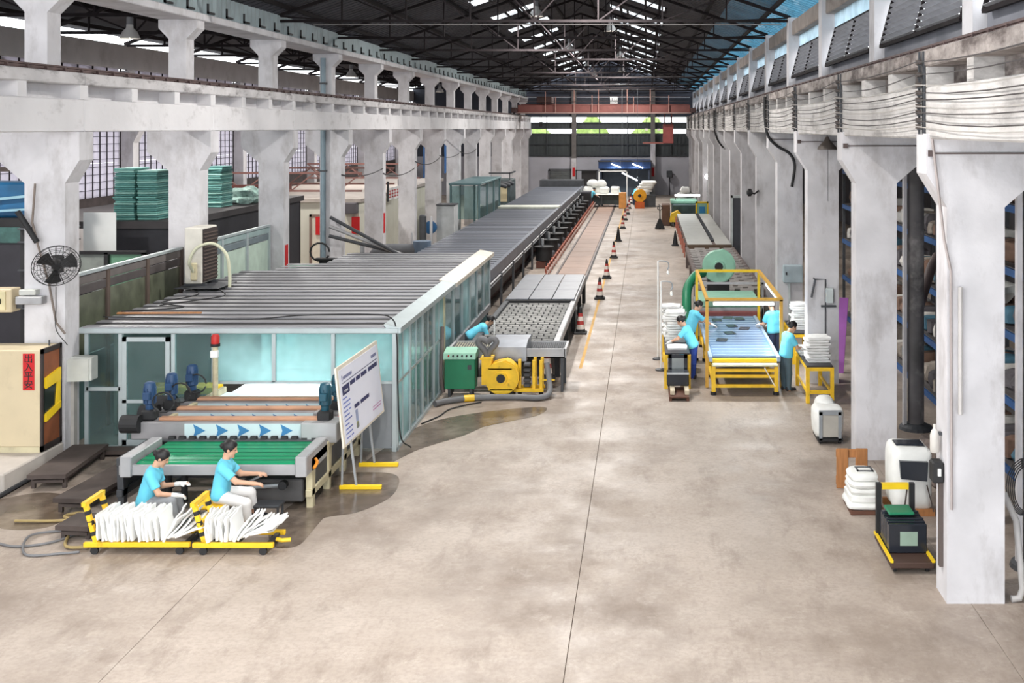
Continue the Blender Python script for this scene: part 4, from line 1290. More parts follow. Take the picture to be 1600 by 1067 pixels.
def person(label, loc, heading, pelvis_z, lean, head_pitch, arms, legs, trousers, group=None, H=1.62, vox=.011, gloves=True, capri=False, twist=0, cap=None, shoes=None, head_turn=0, bun=True):
    """arms: ((upper pitch, az),(fore pitch, az)) for right then left; legs: ((thigh pitch, az),(shin pitch, az)). Figure faces +Y before heading (deg, about z)."""
    k = H / 1.62
    o = thing('person', label, 'person', loc, group)
    o.rotation_euler = (0, 0, math.radians(heading))
    pel = V3(0, 0, pelvis_z)
    t = math.radians(lean)
    up = V3(0, math.sin(t), math.cos(t))
    fw = V3(0, math.cos(t), -math.sin(t))
    tw = math.radians(twist)
    rt = V3(math.cos(tw), math.sin(tw), 0)
    nk = pel + up * .47 * k
    hp = math.radians(lean * .5 + head_pitch)
    ht = math.radians(head_turn)
    hup = V3(0, math.sin(hp), math.cos(hp))
    hfw0 = V3(0, math.cos(hp), -math.sin(hp))
    hrt = V3(1, 0, 0) * math.cos(ht) - hfw0 * math.sin(ht)
    hfw = hfw0 * math.cos(ht) + V3(1, 0, 0) * math.sin(ht)
    hc = nk + hup * .165 * k + hfw * .02
    HR = np.stack([hrt, hfw, hup], 1)
    body, shirt, trs, hairp, glv, shoesp = [], [], [], [], [], []
    c = lambda a, b, ra, rb=None, fl=False: ('c', a, b, ra, ra if rb is None else rb, fl)
    grow = lambda p, g: ('c', p[1], p[2], p[3] + g, p[4] + g, p[5]) if p[0] == 'c' else ('e', p[1], tuple(x + g for x in p[2]), p[3])
    torso = []
    for s in (-1, 1):
        hip = pel + rt * s * .085 * k
        wst = pel + up * .19 * k + rt * s * .07 * k
        cst = pel + up * .36 * k + rt * s * .085 * k + fw * .015
        torso += [c(hip, wst, .108 * k, .094 * k), c(wst, cst, .094 * k, .102 * k), c(cst, nk + rt * s * .12 * k - up * .05 * k, .095 * k, .06 * k)]
    torso.append(c(nk - up * .07 * k - rt * .14 * k, nk - up * .07 * k + rt * .14 * k, .058 * k))
    torso += [c(pel, pel + up * .2 * k, .105 * k, .095 * k), c(pel + up * .2 * k, nk - up * .08 * k, .095 * k, .088 * k)]
    body += torso
    shirt += [grow(p, .014) for p in torso]
    body.append(c(nk - up * .05, nk + hup * .09 * k, .055 * k, .05 * k))
    shirt.append(c(nk - up * .06, nk + hup * .015 * k, .085 * k, .068 * k, True))
    # head
    body += [('e', hc + hup * .03 * k, (.074 * k, .092 * k, .09 * k), HR), ('e', hc + hfw * .02 - hup * .045 * k, (.058 * k, .07 * k, .075 * k), HR),
             c(hc + hfw * .085 * k + hup * .01, hc + hfw * .105 * k - hup * .025 * k, .011, .015), c(hc + hfw * .07 * k - hup * .1 * k, hc + hfw * .055 * k - hup * .1 * k, .022)]
    for s in (-1, 1):
        body.append(('e', hc + hrt * s * .076 * k - hfw * .005 - hup * .01, (.012, .022, .032), HR))
    hairp = [('e', hc + hup * .035 * k - hfw * .006, (.087 * k, .105 * k, .102 * k), HR)]
    # arms
    for s, (ua, fa) in zip((1, -1), arms):
        sh = nk - up * .07 * k + rt * s * .175 * k
        mir = V3(s, 1, 1)
        el = sh + (sph(*ua) * mir) * .27 * k
        fd = sph(*fa) * mir
        wr_ = el + fd * .235 * k
        body += [c(sh, el, .05 * k, .04 * k), c(el, wr_, .038 * k, .027 * k)]
        shirt += [c(sh, sh + (el - sh) * .72, .066 * k, .064 * k, True)]
        # hand: palm, four fingers with two bends, thumb
        side = np.cross(fd, V3(0, 0, 1))
        side = side / max(1e-6, np.linalg.norm(side))
        pn = np.cross(side, fd)
        pc = wr_ + fd * .085 * k
        hand = [c(wr_ - fd * .01, wr_ + fd * .03, .027, .028), c(wr_ + fd * .035 - side * .02, pc - side * .025, .017), c(wr_ + fd * .035 + side * .02, pc + side * .025, .017), c(wr_ + fd * .03, pc, .019)]
        for q, (off, ln) in enumerate(((-.033, .062), (-.011, .075), (.011, .07), (.033, .055))):
            b0 = pc + side * off
            b1 = b0 + (fd * .9 - pn * .35) * ln * .55
            b2 = b1 + (fd * .55 - pn * .8) * ln * .5
            hand += [c(b0, b1, .0105, .0098), c(b1, b2, .0098, .0088)]
        t0 = wr_ + fd * .03 - side * s * .03
        t1 = t0 + (fd * .6 - side * s * .7 - pn * .3) * .04
        hand += [c(t0, t1, .014, .012), c(t1, t1 + (fd * .85 - pn * .45 - side * s * .1) * .032, .012, .01)]
        body += hand
        if gloves:
            glv.append([grow(p, .004) for p in hand] + [c(wr_ - fd * .05, wr_, .038, .034)])
    for s, (ta, sa) in zip((1, -1), legs):
        hip = pel + rt * s * .088 * k - up * .02
        mir = V3(s, 1, 1)
        kn = hip + (sph(*ta) * mir) * .40 * k
        an = kn + (sph(*sa) * mir) * .385 * k
        body += [c(hip, kn, .085 * k, .056 * k), c(kn, an, .054 * k, .036 * k)]
        tf = .6 if capri else .95
        trs += [c(hip, kn, .1 * k, .074 * k), c(kn, kn + (an - kn) * tf, .073 * k, .062 * k if capri else .056 * k, True)]
        ff = V3(math.sin(math.radians(ta[1])) * s * .6, 1, 0)
        ff /= np.linalg.norm(ff)
        heel = V3(an[0], an[1], max(.04, an[2] - .05)) - ff * .03
        toe = heel + ff * .17 * k - V3(0, 0, .012)
        body += [c(an, heel, .036 * k, .036 * k), c(heel, toe, .038, .03)]
        shoesp.append([c(heel, toe, .046, .04), c(heel, heel + V3(0, 0, .03), .045, .042)])
    trs += [c(pel - rt * .085 * k, pel + rt * .085 * k, .112 * k), c(pel + up * .06 - rt * .07 * k, pel + up * .06 + rt * .07 * k, .103 * k)]
    def mk(name, prims, mat, sk, cuts=(), hv=None):
        V, F = sdf_mesh(prims, hv or vox, sk, cuts)
        me = new_mesh(name, V, F, mat)
        me.polygons.foreach_set('use_smooth', [True] * len(me.polygons))
        q = bpy.data.objects.new(name, me)
        COL.objects.link(q)
        q.parent = o
        return q
    mk('body', body, skin_m, .018)
    mk('shirt', shirt, shirt_m, .03, [(pel - up * .07, -up, 0.0)])
    mk('trousers', trs, trousers, .03)
    fn_ = hfw * .80 - hup * .60
    mk('hair', hairp + ([('e', hc - hfw * .115 + hup * .03, (.04, .04, .045), HR)] if bun else []), hair_m if not cap else cap, .015, [(hc, fn_ / np.linalg.norm(fn_), .032 * k)])
    for g in glv:
        mk('glove', g, glove_m, .008)
    for g in shoesp:
        mk('shoe', g, shoes or shoe_m, .02)
    if vox < .015:
        for s in (-1, 1):
            mk('eye', [('e', hc + hfw * .082 * k + hrt * s * .03 * k + hup * .008, (.012, .008, .007), HR)], eye_m, .004, hv=.004)
        mk('mouth', [('e', hc + hfw * .086 * k - hup * .058 * k, (.02, .008, .006), HR)], lip_m, .004, hv=.004)
    return o
blue_tr = M('blue_trousers', (38, 66, 150), .8, var=.1, bump=.4, bscale=8)
navy_tr = M('navy_trousers', (44, 56, 84), .8, var=.1)
grey_tr = M('grey_trousers', (150, 152, 156), .8, var=.1)
slate_tr = M('slate_trousers', (84, 104, 116), .8, var=.1)
white_tr = M('white_trousers', (226, 224, 222), .8, var=.05)

# two seated workers in front of the loader (they face +X, i.e. heading -90)
person('seated worker in cyan shirt and grey trousers bending over beside the paper sheets', (-7.55, 16.62, 0), -78, .385, 14, 22,
       (((62, 22), (12, -10)), ((70, 10), (-6, -8))), (((-6, 18), (78, 10)), ((4, 12), (80, 6))), grey_tr, H=1.72)
person('seated worker in cyan shirt and white cropped trousers on a yellow stool', (-6.42, 16.62, 0), -80, .495, 8, 10,
       (((42, 14), (10, -4)), ((48, 18), (2, -6))), (((12, 16), (84, 4)), ((10, 22), (80, 6))), white_tr, H=1.72, capri=True, gloves=False, shoes=shoe_m)
st1 = thing('stool', 'yellow-topped low stool under the worker in white trousers', 'stool', (-6.48, 16.6, 0))
part('seat', MB().cbox(-6.72, -6.26, 16.4, 16.82, .31, .37, .02), yel, st1)
for x in (-6.68, -6.3):
    for y in (16.44, 16.78):
        part('leg', MB().box(x - .02, x + .02, y - .02, y + .02, 0, .31), dgrey, st1)
st2 = thing('stool', 'low dark wooden stool under the worker in grey trousers', 'stool', (-7.6, 16.62, 0))
part('seat', MB().cbox(-7.78, -7.4, 16.44, 16.8, .2, .26, .02), dwood, st2)
for x in (-7.75, -7.43):
    for y in (16.48, 16.76):
        part('leg', MB().box(x - .02, x + .02, y - .02, y + .02, 0, .2), dwood, st2)
st3 = thing('stool', 'low empty grey stool in front of the oil tank of the loader', 'stool', (-5.75, 16.95, 0))
part('seat', MB().cbox(-6.0, -5.6, 16.8, 17.08, .2, .24, .01), dgrey, st3)
for x in (-5.97, -5.63):
    for y in (16.83, 17.05):
        part('leg', MB().box(x - .015, x + .015, y - .015, y + .015, 0, .2), dgrey, st3)
# four at the packing line
person('standing worker in cyan shirt and bright blue trousers leaning over the packing table', (1.12, 26.45, 0), 78, .80, 24, 18,
       (((52, 8), (22, -20)), ((48, 6), (26, -14))), (((88, 0), (90, 0)), ((92, 0), (88, 0))), blue_tr, 'workers at the packing line', H=1.62)
person('standing worker in cyan shirt reaching across the glass table by the yellow frame', (1.12, 28.5, 0), -68, .80, 20, 16,
       (((40, 10), (25, -8)), ((50, 20), (20, -8))), (((86, 4), (90, 0)), ((92, 4), (88, 0))), navy_tr, 'workers at the packing line', H=1.66)
person('standing worker in cyan shirt and navy trousers at the far side of the glass table', (3.28, 28.2, 0), 30, .82, 10, 12,
       (((60, 12), (20, -10)), ((62, 12), (14, -8))), (((88, 6), (90, 2)), ((90, 6), (88, 2))), navy_tr, 'workers at the packing line', H=1.66)
person('standing worker in cyan shirt and slate trousers holding a paper packet near the column', (3.2, 25.25, 0), -72, .82, 8, 22,
       (((60, 4), (8, -8)), ((62, 4), (10, -8))), (((86, 2), (90, 0)), ((94, 4), (86, 2))), slate_tr, 'workers at the packing line', H=1.66)
# one bending at the rollers by the enclosure
person('worker in cyan shirt bending over the roller conveyor beside the enclosure', (-4.42, 27.6, 0), -75, .80, 58, 10,
       (((70, 8), (60, -10)), ((66, 8), (58, -10))), (((84, 6), (92, 0)), ((96, 6), (86, 0))), slate_tr, H=1.6, vox=.014)
# far end group
for i, (px, py, d, hd) in enumerate(((923, 300, 83.2, -70), (968, 300, 86.2, 60), (991, 300, 86, -60), (938, 300, 86.2, 150))):
    x = (px - CX) * d / FPX
    person(('worker in teal shirt at the end of the sack table', 'worker in cyan shirt among the white sacks at the far table', 'worker in cyan shirt beside the big yellow blower', 'worker in cyan shirt behind the far table')[i],
           (x, d, 0), hd, .8, 25, 12, (((50, 8), (30, -10)), ((50, 8), (25, -10))), (((86, 4), (90, 0)), ((92, 4), (88, 0))), navy_tr, H=1.62, vox=.022)

# ================================================================== PAPER TROLLEYS IN FRONT OF THE LOADER
def trolley(x0, x1, y0, y1, label, upright_x):
    o = thing('paper_trolley', label, 'trolley', ((x0 + x1) / 2, (y0 + y1) / 2, 0))
    for y in (y0, y1):
        part('side_rail', MB().cbox(x0, x1, y - .03, y + .03, .1, .17, .008), yel, o)
    for x in (x0 + .1, (x0 + x1) / 2, x1 - .1):
        part('cross_bar', MB().box(x - .03, x + .03, y0, y1, .1, .14), dgrey, o)
    for x in (x0 + .15, x1 - .15):
        for y in (y0, y1):
            part('wheel', MB().cyl((x, y - .02, .055), (x, y + .02, .055), .055, n=14), rubber, o)
    for y in (y0 + .04, y1 - .04):
        u = part('upright', MB().bar((upright_x + .1, y, .14), (upright_x - .06, y, .7), .06, .06), yel, o)
        for q in range(3):
            t = .2 + q * .26
            a = Vector((upright_x + .1, y, .14)).lerp(Vector((upright_x - .06, y, .7)), t)
            b = Vector((upright_x + .1, y, .14)).lerp(Vector((upright_x - .06, y, .7)), t + .1)
            part('black_stripe', MB().bar(a, b, .064, .064), rubber, u)
    part('top_bar', MB().bar((upright_x - .06, y0 - .02, .7), (upright_x - .06, y1 + .02, .7), .06, .06), yel, o)
    part('mid_bar', MB().bar((upright_x + .02, y0, .42), (upright_x + .02, y1, .42), .05, .04), yel, o)
    return o
trolley(-7.92, -6.42, 15.52, 16.05, 'yellow and black trolley carrying the longer row of white paper sheets', -7.86)
trolley(-6.38, -5.24, 15.5, 16.0, 'yellow and black trolley carrying the shorter row of slumped paper sheets', -6.32)
def packet_mesh(w, h, t, seed):
    """thin folded paper packet standing in the yz plane, slightly curled"""
    r = random.Random(seed)
    a, b, ph = r.uniform(-.02, .02), r.uniform(-.02, .02), r.uniform(0, 6)
    mb = MB()
    f = lambda u, v, s: (s * t / 2 * (1 - .3 * v) + a * math.sin(3 * u + ph) * v + b * v * v + .01 * math.sin(9 * u + 5 * v + ph), (u - .5) * w, v * h + .02 * math.sin(4 * u + ph) * v)
    n = 4
    mb.grid(n, n, lambda u, v: f(u, v, 1))
    m0 = len(mb.v)
    mb.grid(n, n, lambda u, v: f(u, v, -1))
    mb.f[n * n:] = [q[::-1] for q in mb.f[n * n:]]
    per = [i for i in range(n + 1)] + [(j + 1) * (n + 1) + n for j in range(n)] + [(n + 1) * n + n - 1 - i for i in range(n)] + [(n + 1) * (n - 1 - j) for j in range(n)]
    per = per[:-1] if per[-1] == per[0] else per
    for i in range(len(per)):
        p, q = per[i], per[(i + 1) % len(per)]
        mb.f.append((p, p + m0, q + m0, q))
    return mb
pk = [new_mesh('paper_sheet', *(lambda m: (m.v, m.f))(packet_mesh(.52, .46, .03, s)), white_p, True) for s in range(6)]
for g, (xs0, n1, dx, n2, dx2, yc, lb) in enumerate(((-7.72, 24, .038, 8, .05, 15.79, 'white folded paper sheet standing in the longer row on the trolley'), (-6.22, 11, .036, 13, .034, 15.76, 'white folded paper sheet leaning in the shorter row on the trolley'))):
    x = xs0
    for i in range(n1 + n2):
        o = bpy.data.objects.new('paper_sheet', pk[rnd.randrange(6)])
        COL.objects.link(o)
        fallen = i >= n1
        t = (i - n1) / n2 if fallen else 0
        ang = math.radians(-8 + rnd.uniform(-3, 3)) if not fallen else math.radians((20 if g == 0 else 30) + 46 * min(1, t * 1.5) + rnd.uniform(-4, 4))
        # upright ones lean back on the frame (towards -x), the slumped ones fall towards +x... top moves with sign of ang
        o.rotation_euler = (rnd.uniform(-.05, .05), ang, rnd.uniform(-.14, .14))
        o.location = (x, yc + rnd.uniform(-.05, .05), .18 + (.012 * (i - n1) if fallen else 0))
        o.scale = (1, 1, .8 if g == 0 else .7)
        x += dx if not fallen else dx2 * (.6 if g == 0 else .75)
        tag(o, lb, 'paper sheet', ('sheets on the longer paper trolley', 'sheets on the shorter paper trolley')[g])
solo('tow_bar', MB().tube([(-5.28, 15.74, .13), (-5.2, 15.72, .12), (-5.08, 15.75, .12)], .03, 8), yel, 'yellow tow bar at the end of the shorter paper trolley', 'bar')

# ================================================================== WET PATCHES
wet = M('wet_concrete', (98, 86, 76), .22, var=.25, scale=1.2, dirt=(142, 128, 116), dscale=1.3, dlo=.45, dhi=.7, damt=.9, spec=.4)
def puddle(pxs, label):
    P = [floor_pt(*p) for p in pxs]
    P = spline([(p[0], p[1], 0) for p in P] + [(P[0][0], P[0][1], 0)], 6)[:-1]
    cx_ = sum(p.x for p in P) / len(P)
    cy_ = sum(p.y for p in P) / len(P)
    mb = MB()
    n_ = len(P)
    mb.add([(cx_, cy_, .004)] + [(p.x, p.y, .003) for p in P] + [(p.x, p.y, .0005) for p in P], [(0, 1 + i, 1 + (i + 1) % n_) for i in range(n_)] + [(1 + i, 1 + n_ + i, 1 + n_ + (i + 1) % n_, 1 + (i + 1) % n_) for i in range(n_)])
    return solo('puddle', mb, wet, label, 'puddle')
puddle([(640, 672), (690, 655), (770, 642), (850, 636), (838, 650), (770, 662), (726, 680), (680, 694), (640, 708), (600, 728), (572, 722), (610, 694)], 'wet dark patch spreading from the enclosure corner under the grey hose')
puddle([(440, 800), (520, 745), (585, 738), (622, 745), (612, 775), (560, 800), (500, 812), (470, 850), (430, 855), (420, 830)], 'wet patch beside the feet of the notice board')
puddle([(0, 780), (60, 770), (105, 775), (110, 800), (80, 822), (20, 828), (-20, 815)], 'wet dark patch by the tan hose')
puddle([(840, 592), (870, 586), (884, 592), (872, 604), (846, 606)], 'small wet patch around the traffic cone under the tray')

# ================================================================== OVEN LINE AND ITS DRUMS
ov = thing('oven_line', 'very long low oven line covered by grey slatted panels', 'machine', (-6.6, 33, 0))
OX0, OX1 = -8.3, -4.9
slat_g = M('oven_slat', (120, 124, 134), .45, .4, var=.15, scale=1.0, stretch=(.3, 3, 1))
part('body', MB().box(OX0 + .1, OX1 - .12, 33.0, 86, .55, 1.48), M('oven_body', (44, 44, 50), .6, var=.2), ov)
part('base', MB().box(OX0 + .3, OX1 - .5, 33.0, 86, 0, .55), M('oven_base', (84, 56, 50), .8, var=.2), ov)
part('edge_beam', MB().box(OX1 - .12, OX1 + .02, 33.0, 86, 1.18, 1.53), slat_g, ov)
part('pipe_rail', MB().cyl((OX1 + .04, 33.0, 1.12), (OX1 + .04, 86, 1.12), .035, n=8).cyl((OX1 + .04, 33.0, 1.02), (OX1 + .04, 80, 1.02), .025, n=8), lgrey, ov)
s0 = None
y = 33.0
i = 0
while y < 86:
    if 61.0 < y < 62.3:
        part('pale_panel', MB().cbox(OX0, OX1, y, y + 1.3, 1.48, 1.62, .02), M('pale_panel', (206, 208, 196), .5), ov)
        y += 1.4
        continue
    p = ((OX0 + OX1) / 2, y, 1.48)
    if s0 is None:
        s0 = piece('roof_slat', MB().prism([(0, 0), (.34, 0), (.34, .012), (.31, .018), (.03, .018), (0, .012)], 'x', (OX0 - OX1) / 2, (OX1 - OX0) / 2), slat_g, ov, p)
    else:
        clone(s0, p, None, ov)
    y += .62
    i += 1
part('end_box', MB().cbox(OX0 + .1, OX1, 84.6, 86.4, .4, 2.0, .03), dgrey, ov)
for j in range(16):
    part('post', MB().box(OX1 + .02, OX1 + .1, 33.4 + j * 3.3, 33.5 + j * 3.3, 0, 1.18), dgrey, ov)
# black drive drums
def drum(y, label):
    x = -4.4
    o = thing('drive_drum', label, 'drum', (x, y, 0), 'black drums along the oven line')
    part('stand', MB().cbox(x - .32, x + .32, y - .32, y + .32, 0, .3, .02), M('drum_stand', (96, 58, 48), .8, var=.2), o)
    part('drive_block', MB().cbox(x - .2, x + .3, y + .5, y + 2.2, .0, .5, .05).cbox(x - .1, x + .2, y + .9, y + 1.5, .5, .8, .05), M('near_black', (40, 40, 50), .5), o)
    part('drum', MB().lathe([(.3, .3), (.36, .32), (.36, .86), (.42, .88), (.42, .92), (.1, .94)], (x, y, 0), 22), rubber, o, True)
    part('shaft', MB().cyl((x - .06, y, .92), (x - .06, y, 1.25), .06, n=12), alu, o)
    part('motor', MB().cyl((x + .2, y - .35, .2), (x + .2, y - .1, .2), .11), rubber, o)
    return o
d0 = drum(47.4, 'black flanged drive drum on a rusty stand beside the oven line')
for i in range(1, 11):
    dup(d0, (-4.4, 47.4 + i * 2.95, 0))
dc = thing('dark_drive_cabinet', 'black drive cabinet at the end of the drum row', 'cabinet', (-4.42, 81.0, 0))
part('body', MB().cbox(-4.78, -4.06, 80.4, 81.6, .3, 1.35, .03), M('near_black', (40, 40, 50), .5), dc)
part('legs', MB().box(-4.75, -4.65, 80.5, 81.5, 0, .3).box(-4.2, -4.1, 80.5, 81.5, 0, .3), dgrey, dc)
part('vent', MB().box(-4.72, -4.1, 80.37, 80.4, .7, 1.2), blackm, dc)
# low red and white barrier
ba = thing('low_barrier', 'long low red and white chain barrier between drums and track', 'barrier', (-4.0, 44, 0))
redw = M('barrier_red', (190, 118, 100), .6, var=.2)
part('top_rail', MB().cyl((-4.0, 43.6, .42), (-4.0, 86, .42), .03, n=8), redw, ba)
part('low_rail', MB().cyl((-4.0, 43.6, .22), (-4.0, 86, .22), .02, n=8), M('barrier_pale', (206, 180, 170), .6), ba)
pp = None
for i in range(43):
    p = (-4.0, 43.8 + i, 0)
    if pp is None:
        pp = piece('post', MB().cyl((0, 0, 0), (0, 0, .5), .035, n=8), redw, ba, p)
    else:
        clone(pp, p, None, ba)
for i in range(42):
    part('strut', MB().bar((-4.0, 43.8 + i, .05), (-3.85, 44.1 + i, .42), .03, .03), M('barrier_pale', (206, 180, 170)), ba)
# track
tr = thing('floor_track', 'pinkish steel-plated rail track let into the floor', 'track', (-3.05, 62, 0))
plate_m = M('track_plate', (158, 132, 118), .6, var=.1, scale=1.2, dirt=(110, 88, 78), damt=.5)
pl_ = None
for i in range(25):
    p = (-3.06, 38.2 + i * 2.0, 0)
    if pl_ is None:
        pl_ = piece('plate', MB().cbox(-.56, .56, -.97, .97, .003, .02, .004), plate_m, tr, p)
    else:
        clone(pl_, p, None, tr)
part('bed', MB().box(-3.64, -2.48, 37.2, 88, 0, .004), M('track_bed', (84, 68, 62), .8), tr)
for x in (-3.68, -2.44):
    part('rail', MB().box(x - .04, x + .04, 37.2, 88, 0, .03), M('rail_dark', (78, 62, 58), .5, .4), tr)
    part('groove', MB().box(x + .045, x + .1, 37.2, 88, 0, .006), rubber, tr)
solo('floor_line', MB().box(-1.69, -1.61, 27.5, 87, 0, .002), M('faded_yellow_line', (206, 160, 84), .7, var=.15, scale=2, dirt=(170, 152, 136), dscale=2, damt=.9), 'worn yellow painted safety line along the traffic cones', 'floor line')
# traffic cones
cone_red = M('cone_red', (172, 60, 56), .5, var=.1)
cone_wh = M('cone_white', (224, 214, 206), .5, var=.05)
def cone(x, y, label, s=1.0, dark=False):
    o = thing('traffic_cone', label, 'cone', (x, y, 0), 'traffic cones')
    part('base', MB().cbox(x - .19, x + .19, y - .19, y + .19, 0, .06, .02), rubber, o)
    r = lambda z: .14 - (z - .06) * .15
    hs = [.06, .14, .27, .38, .5, .6, .72]
    for i in range(6):
        part('band', MB().lathe([(r(hs[i]) + (.012 if i == 0 else 0), hs[i]), (r(hs[i + 1]), hs[i + 1])], (x, y, 0), 18), rubber if (dark or i in (0, 5)) else (cone_wh if i % 2 else cone_red), o, True)
    part('tip', MB().lathe([(r(.72), .72), (.03, .76), (.02, .77)], (x, y, 0), 14), rubber, o, True)
    return o
for i, (px, py, lb) in enumerate(((855, 592, 'red and white striped traffic cone standing under the steel tray'), (907, 521, 'red and white striped traffic cone against the side of the roller conveyor'), (937, 467, 0), (948, 435, 0), (959, 403, 0), (966, 377, 'plain dark traffic cone standing in the row of striped cones'),
                         (973, 357, 0), (976.5, 344, 0), (980.5, 335, 0), (983, 326, 0), (985.5, 318, 0))):
    p = floor_pt(px, py)
    cone(p[0], p[1], lb or 'red and white striped traffic cone in the row along the yellow line', dark=(i == 5))

# ================================================================== ROLLER CONVEYOR BESIDE THE ENCLOSURE
rc = thing('roller_conveyor', 'black-roller conveyor with grey side beams beside the enclosure', 'conveyor', (-3.1, 32, 0))
for x in (-4.12, -2.15):
    part('side_beam', MB().cbox(x - .08, x + .08, 26.4, 38.0, .72, .92, .02), lgrey if x > -3 else dgrey, rc)
    for y in (26.6, 29.5, 32.5, 35.3, 37.8):
        part('leg', MB().box(x - .06, x + .06, y - .06, y + .06, 0, .72), rubber, rc)
ro = None
for i in range(22):
    p = (-3.13, 26.6 + i * .27, .83)
    if ro is None:
        ro = piece('roller', MB().cyl((-.9, 0, 0), (.9, 0, 0), .04, n=10), M('roller_grey', (112, 112, 110), .4, .3, var=.3, scale=9), rc, p)
    else:
        clone(ro, p, None, rc)
wr0 = None
for i in range(22):
    for j in range(6):
        p = (-3.9 + j * .3 + (.15 if i % 2 else 0), 26.6 + i * .27, .83)
        if wr0 is None:
            wr0 = piece('roller_ring', MB().cyl((-.018, 0, 0), (.018, 0, 0), .054, n=10), rubber, rc, p)
        else:
            clone(wr0, p, None, rc)
part('pan', MB().box(-4.05, -2.22, 26.5, 37.9, .6, .64), blackm, rc)
for i in range(3):
    for j in range(3):
        part('deck_plate', MB().cbox(-4.15 + j * .68, -3.49 + j * .68, 32.55 + i * 1.8, 34.33 + i * 1.8, .93, .965, .008), M('deck_plate', (132, 134, 140), .45, .3, var=.08), rc)
part('cross_beam', MB().box(-4.15, -2.1, 32.4, 32.52, .78, .93), rubber, rc)
# cross tray table with hoses in front
ct = thing('tray_table', 'grey steel tray table standing across the end of the roller conveyor', 'table', (-3.1, 25.6, 0))
part('tray', MB().box(-4.5, -1.85, 25.05, 25.1, .78, .98).box(-4.5, -1.85, 25.95, 26.0, .78, .98).box(-4.52, -4.47, 25.05, 26.0, .78, .98).box(-1.87, -1.82, 25.05, 26.0, .78, .98).box(-4.5, -1.85, 25.05, 26.0, .78, .8), lgrey, ct)
part('hood', MB().prism([(24.95, .72), (25.3, .72), (26.05, 1.02), (26.05, 1.12), (25.35, 1.14), (24.95, 1.04)], 'x', -3.55, -2.72), M('hood_steel', (158, 162, 170), .35, .6), ct)
for i in range(16):
    part('tray_rod', MB().bar((-2.6 + i * .047, 25.1, .95), (-2.62 + i * .047, 25.95, .95), .012, .012), dgrey, ct)
for i in range(14):
    part('tray_rod', MB().bar((-4.4 + i * .06, 25.1, .95), (-4.42 + i * .06, 25.95, .95), .012, .012), cream, ct)
for x in (-4.42, -1.92):
    for y in (25.1, 25.95):
        part('leg', MB().box(x - .03, x + .03, y - .03, y + .03, 0, .8), dgrey, ct)
part('nozzle', MB().cyl((-3.6, 26.1, .9), (-3.6, 26.1, 1.45), .02, n=8), white_p, ct)
gb = thing('green_control_box', 'green control box with a row of lamps beside the yellow blower', 'control box', (-4.15, 24.75, 0))
part('body', MB().cbox(-4.5, -3.82, 24.55, 24.95, .18, .95, .015), green_p, gb)
part('top_panel', MB().prism([(24.5, .86), (24.95, .86), (24.95, 1.05), (24.55, .98)], 'x', -4.52, -3.8), ltgreen, gb)
for i in range(6):
    part('indicator', MB().cyl((-4.4 + i * .1, 24.53, .93), (-4.4 + i * .1, 24.5, .93), .02, n=10), rubber if i else red_w, gb)
part('latch', MB().box(-3.98, -3.9, 24.53, 24.56, .62, .72), dgrey, gb)
for x in (-4.4, -3.92):
    part('leg', MB().box(x - .03, x + .03, 24.6, 24.9, 0, .2), dgrey, gb)
def blower(x, y, z, R_, label, mat, axis_y=True, name='blower'):
    """scroll fan: drum on its side with inlet ring, outlet duct and motor"""
    o = thing(name, label, 'blower', (x, y, 0))
    h = part('scroll_housing', MB().prism([(x + R_ * (1 + .12 * (a / 360)) * math.cos(math.radians(a + 90)), z + R_ * (1 + .12 * (a / 360)) * math.sin(math.radians(a + 90))) for a in range(0, 360, 15)], 'y', y - .16, y + .16), mat, o)
    part('rim', MB().lathe([(R_ * .95, -.19), (R_ * 1.0, -.19), (R_ * 1.0, -.15), (R_ * .95, -.15)], (x, y, z), 28, 'y'), mat, h)
    part('inlet', MB().lathe([(R_ * .32, -.24), (R_ * .38, -.24), (R_ * .42, -.15), (R_ * .3, -.15)], (x, y, z), 20, 'y'), mat, o)
    part('inlet_shade_disc', MB().lathe([(.01, -.25), (R_ * .27, -.25), (R_ * .27, -.2)], (x, y, z), 20, 'y'), rubber, o)  # black disc stands in for the shade inside the inlet
    part('motor', MB().cyl((x, y + .16, z), (x, y + .5, z), R_ * .45, n=18), mat, o)
    part('pedestal', MB().box(x - R_ * .7, x + R_ * .7, y - .12, y + .45, 0, max(.05, z - R_ * .9)), rubber, o)
    return o, h
bo, bh = blower(-3.22, 24.6, .46, .36, 'yellow scroll blower beside the green control box', yel)
part('outlet_duct', MB().box(-3.66, -3.44, 24.46, 24.78, .3, .86), yel, bo)
part('flange', MB().box(-3.69, -3.41, 24.43, 24.81, .86, .9), yel, bo)
part('panel_strap', MB().bar((-3.5, 24.42, .66), (-2.98, 24.42, .66), .02, .03).bar((-3.5, 24.42, .2), (-2.95, 24.42, .2), .02, .03), yel, bo)
part('splitter_pipe', MB().tube(spline([(-3.55, 24.62, .9), (-3.62, 24.6, 1.05), (-3.75, 24.6, 1.2), (-3.68, 24.6, 1.3), (-3.55, 24.62, 1.22)]), .07, 10).tube(spline([(-3.55, 24.62, .9), (-3.48, 24.6, 1.05), (-3.35, 24.6, 1.2), (-3.42, 24.6, 1.3), (-3.55, 24.62, 1.22)]), .07, 10), hose_g, bo, True)
yf = thing('yellow_stand', 'yellow tubular stand with black clamps beside the yellow blower', 'stand', (-2.65, 24.9, 0))
for x in (-2.85, -2.52, -2.36):
    for y in ((24.7, 25.0) if x > -2.8 else (24.8,)):
        part('post', MB().box(x - .035, x + .035, y - .035, y + .035, .08, .8), yel, yf)
part('base_bar', MB().box(-3.05, -2.3, 24.62, 24.7, .1, .17).box(-3.05, -2.3, 25.0, 25.08, .1, .17), yel, yf)
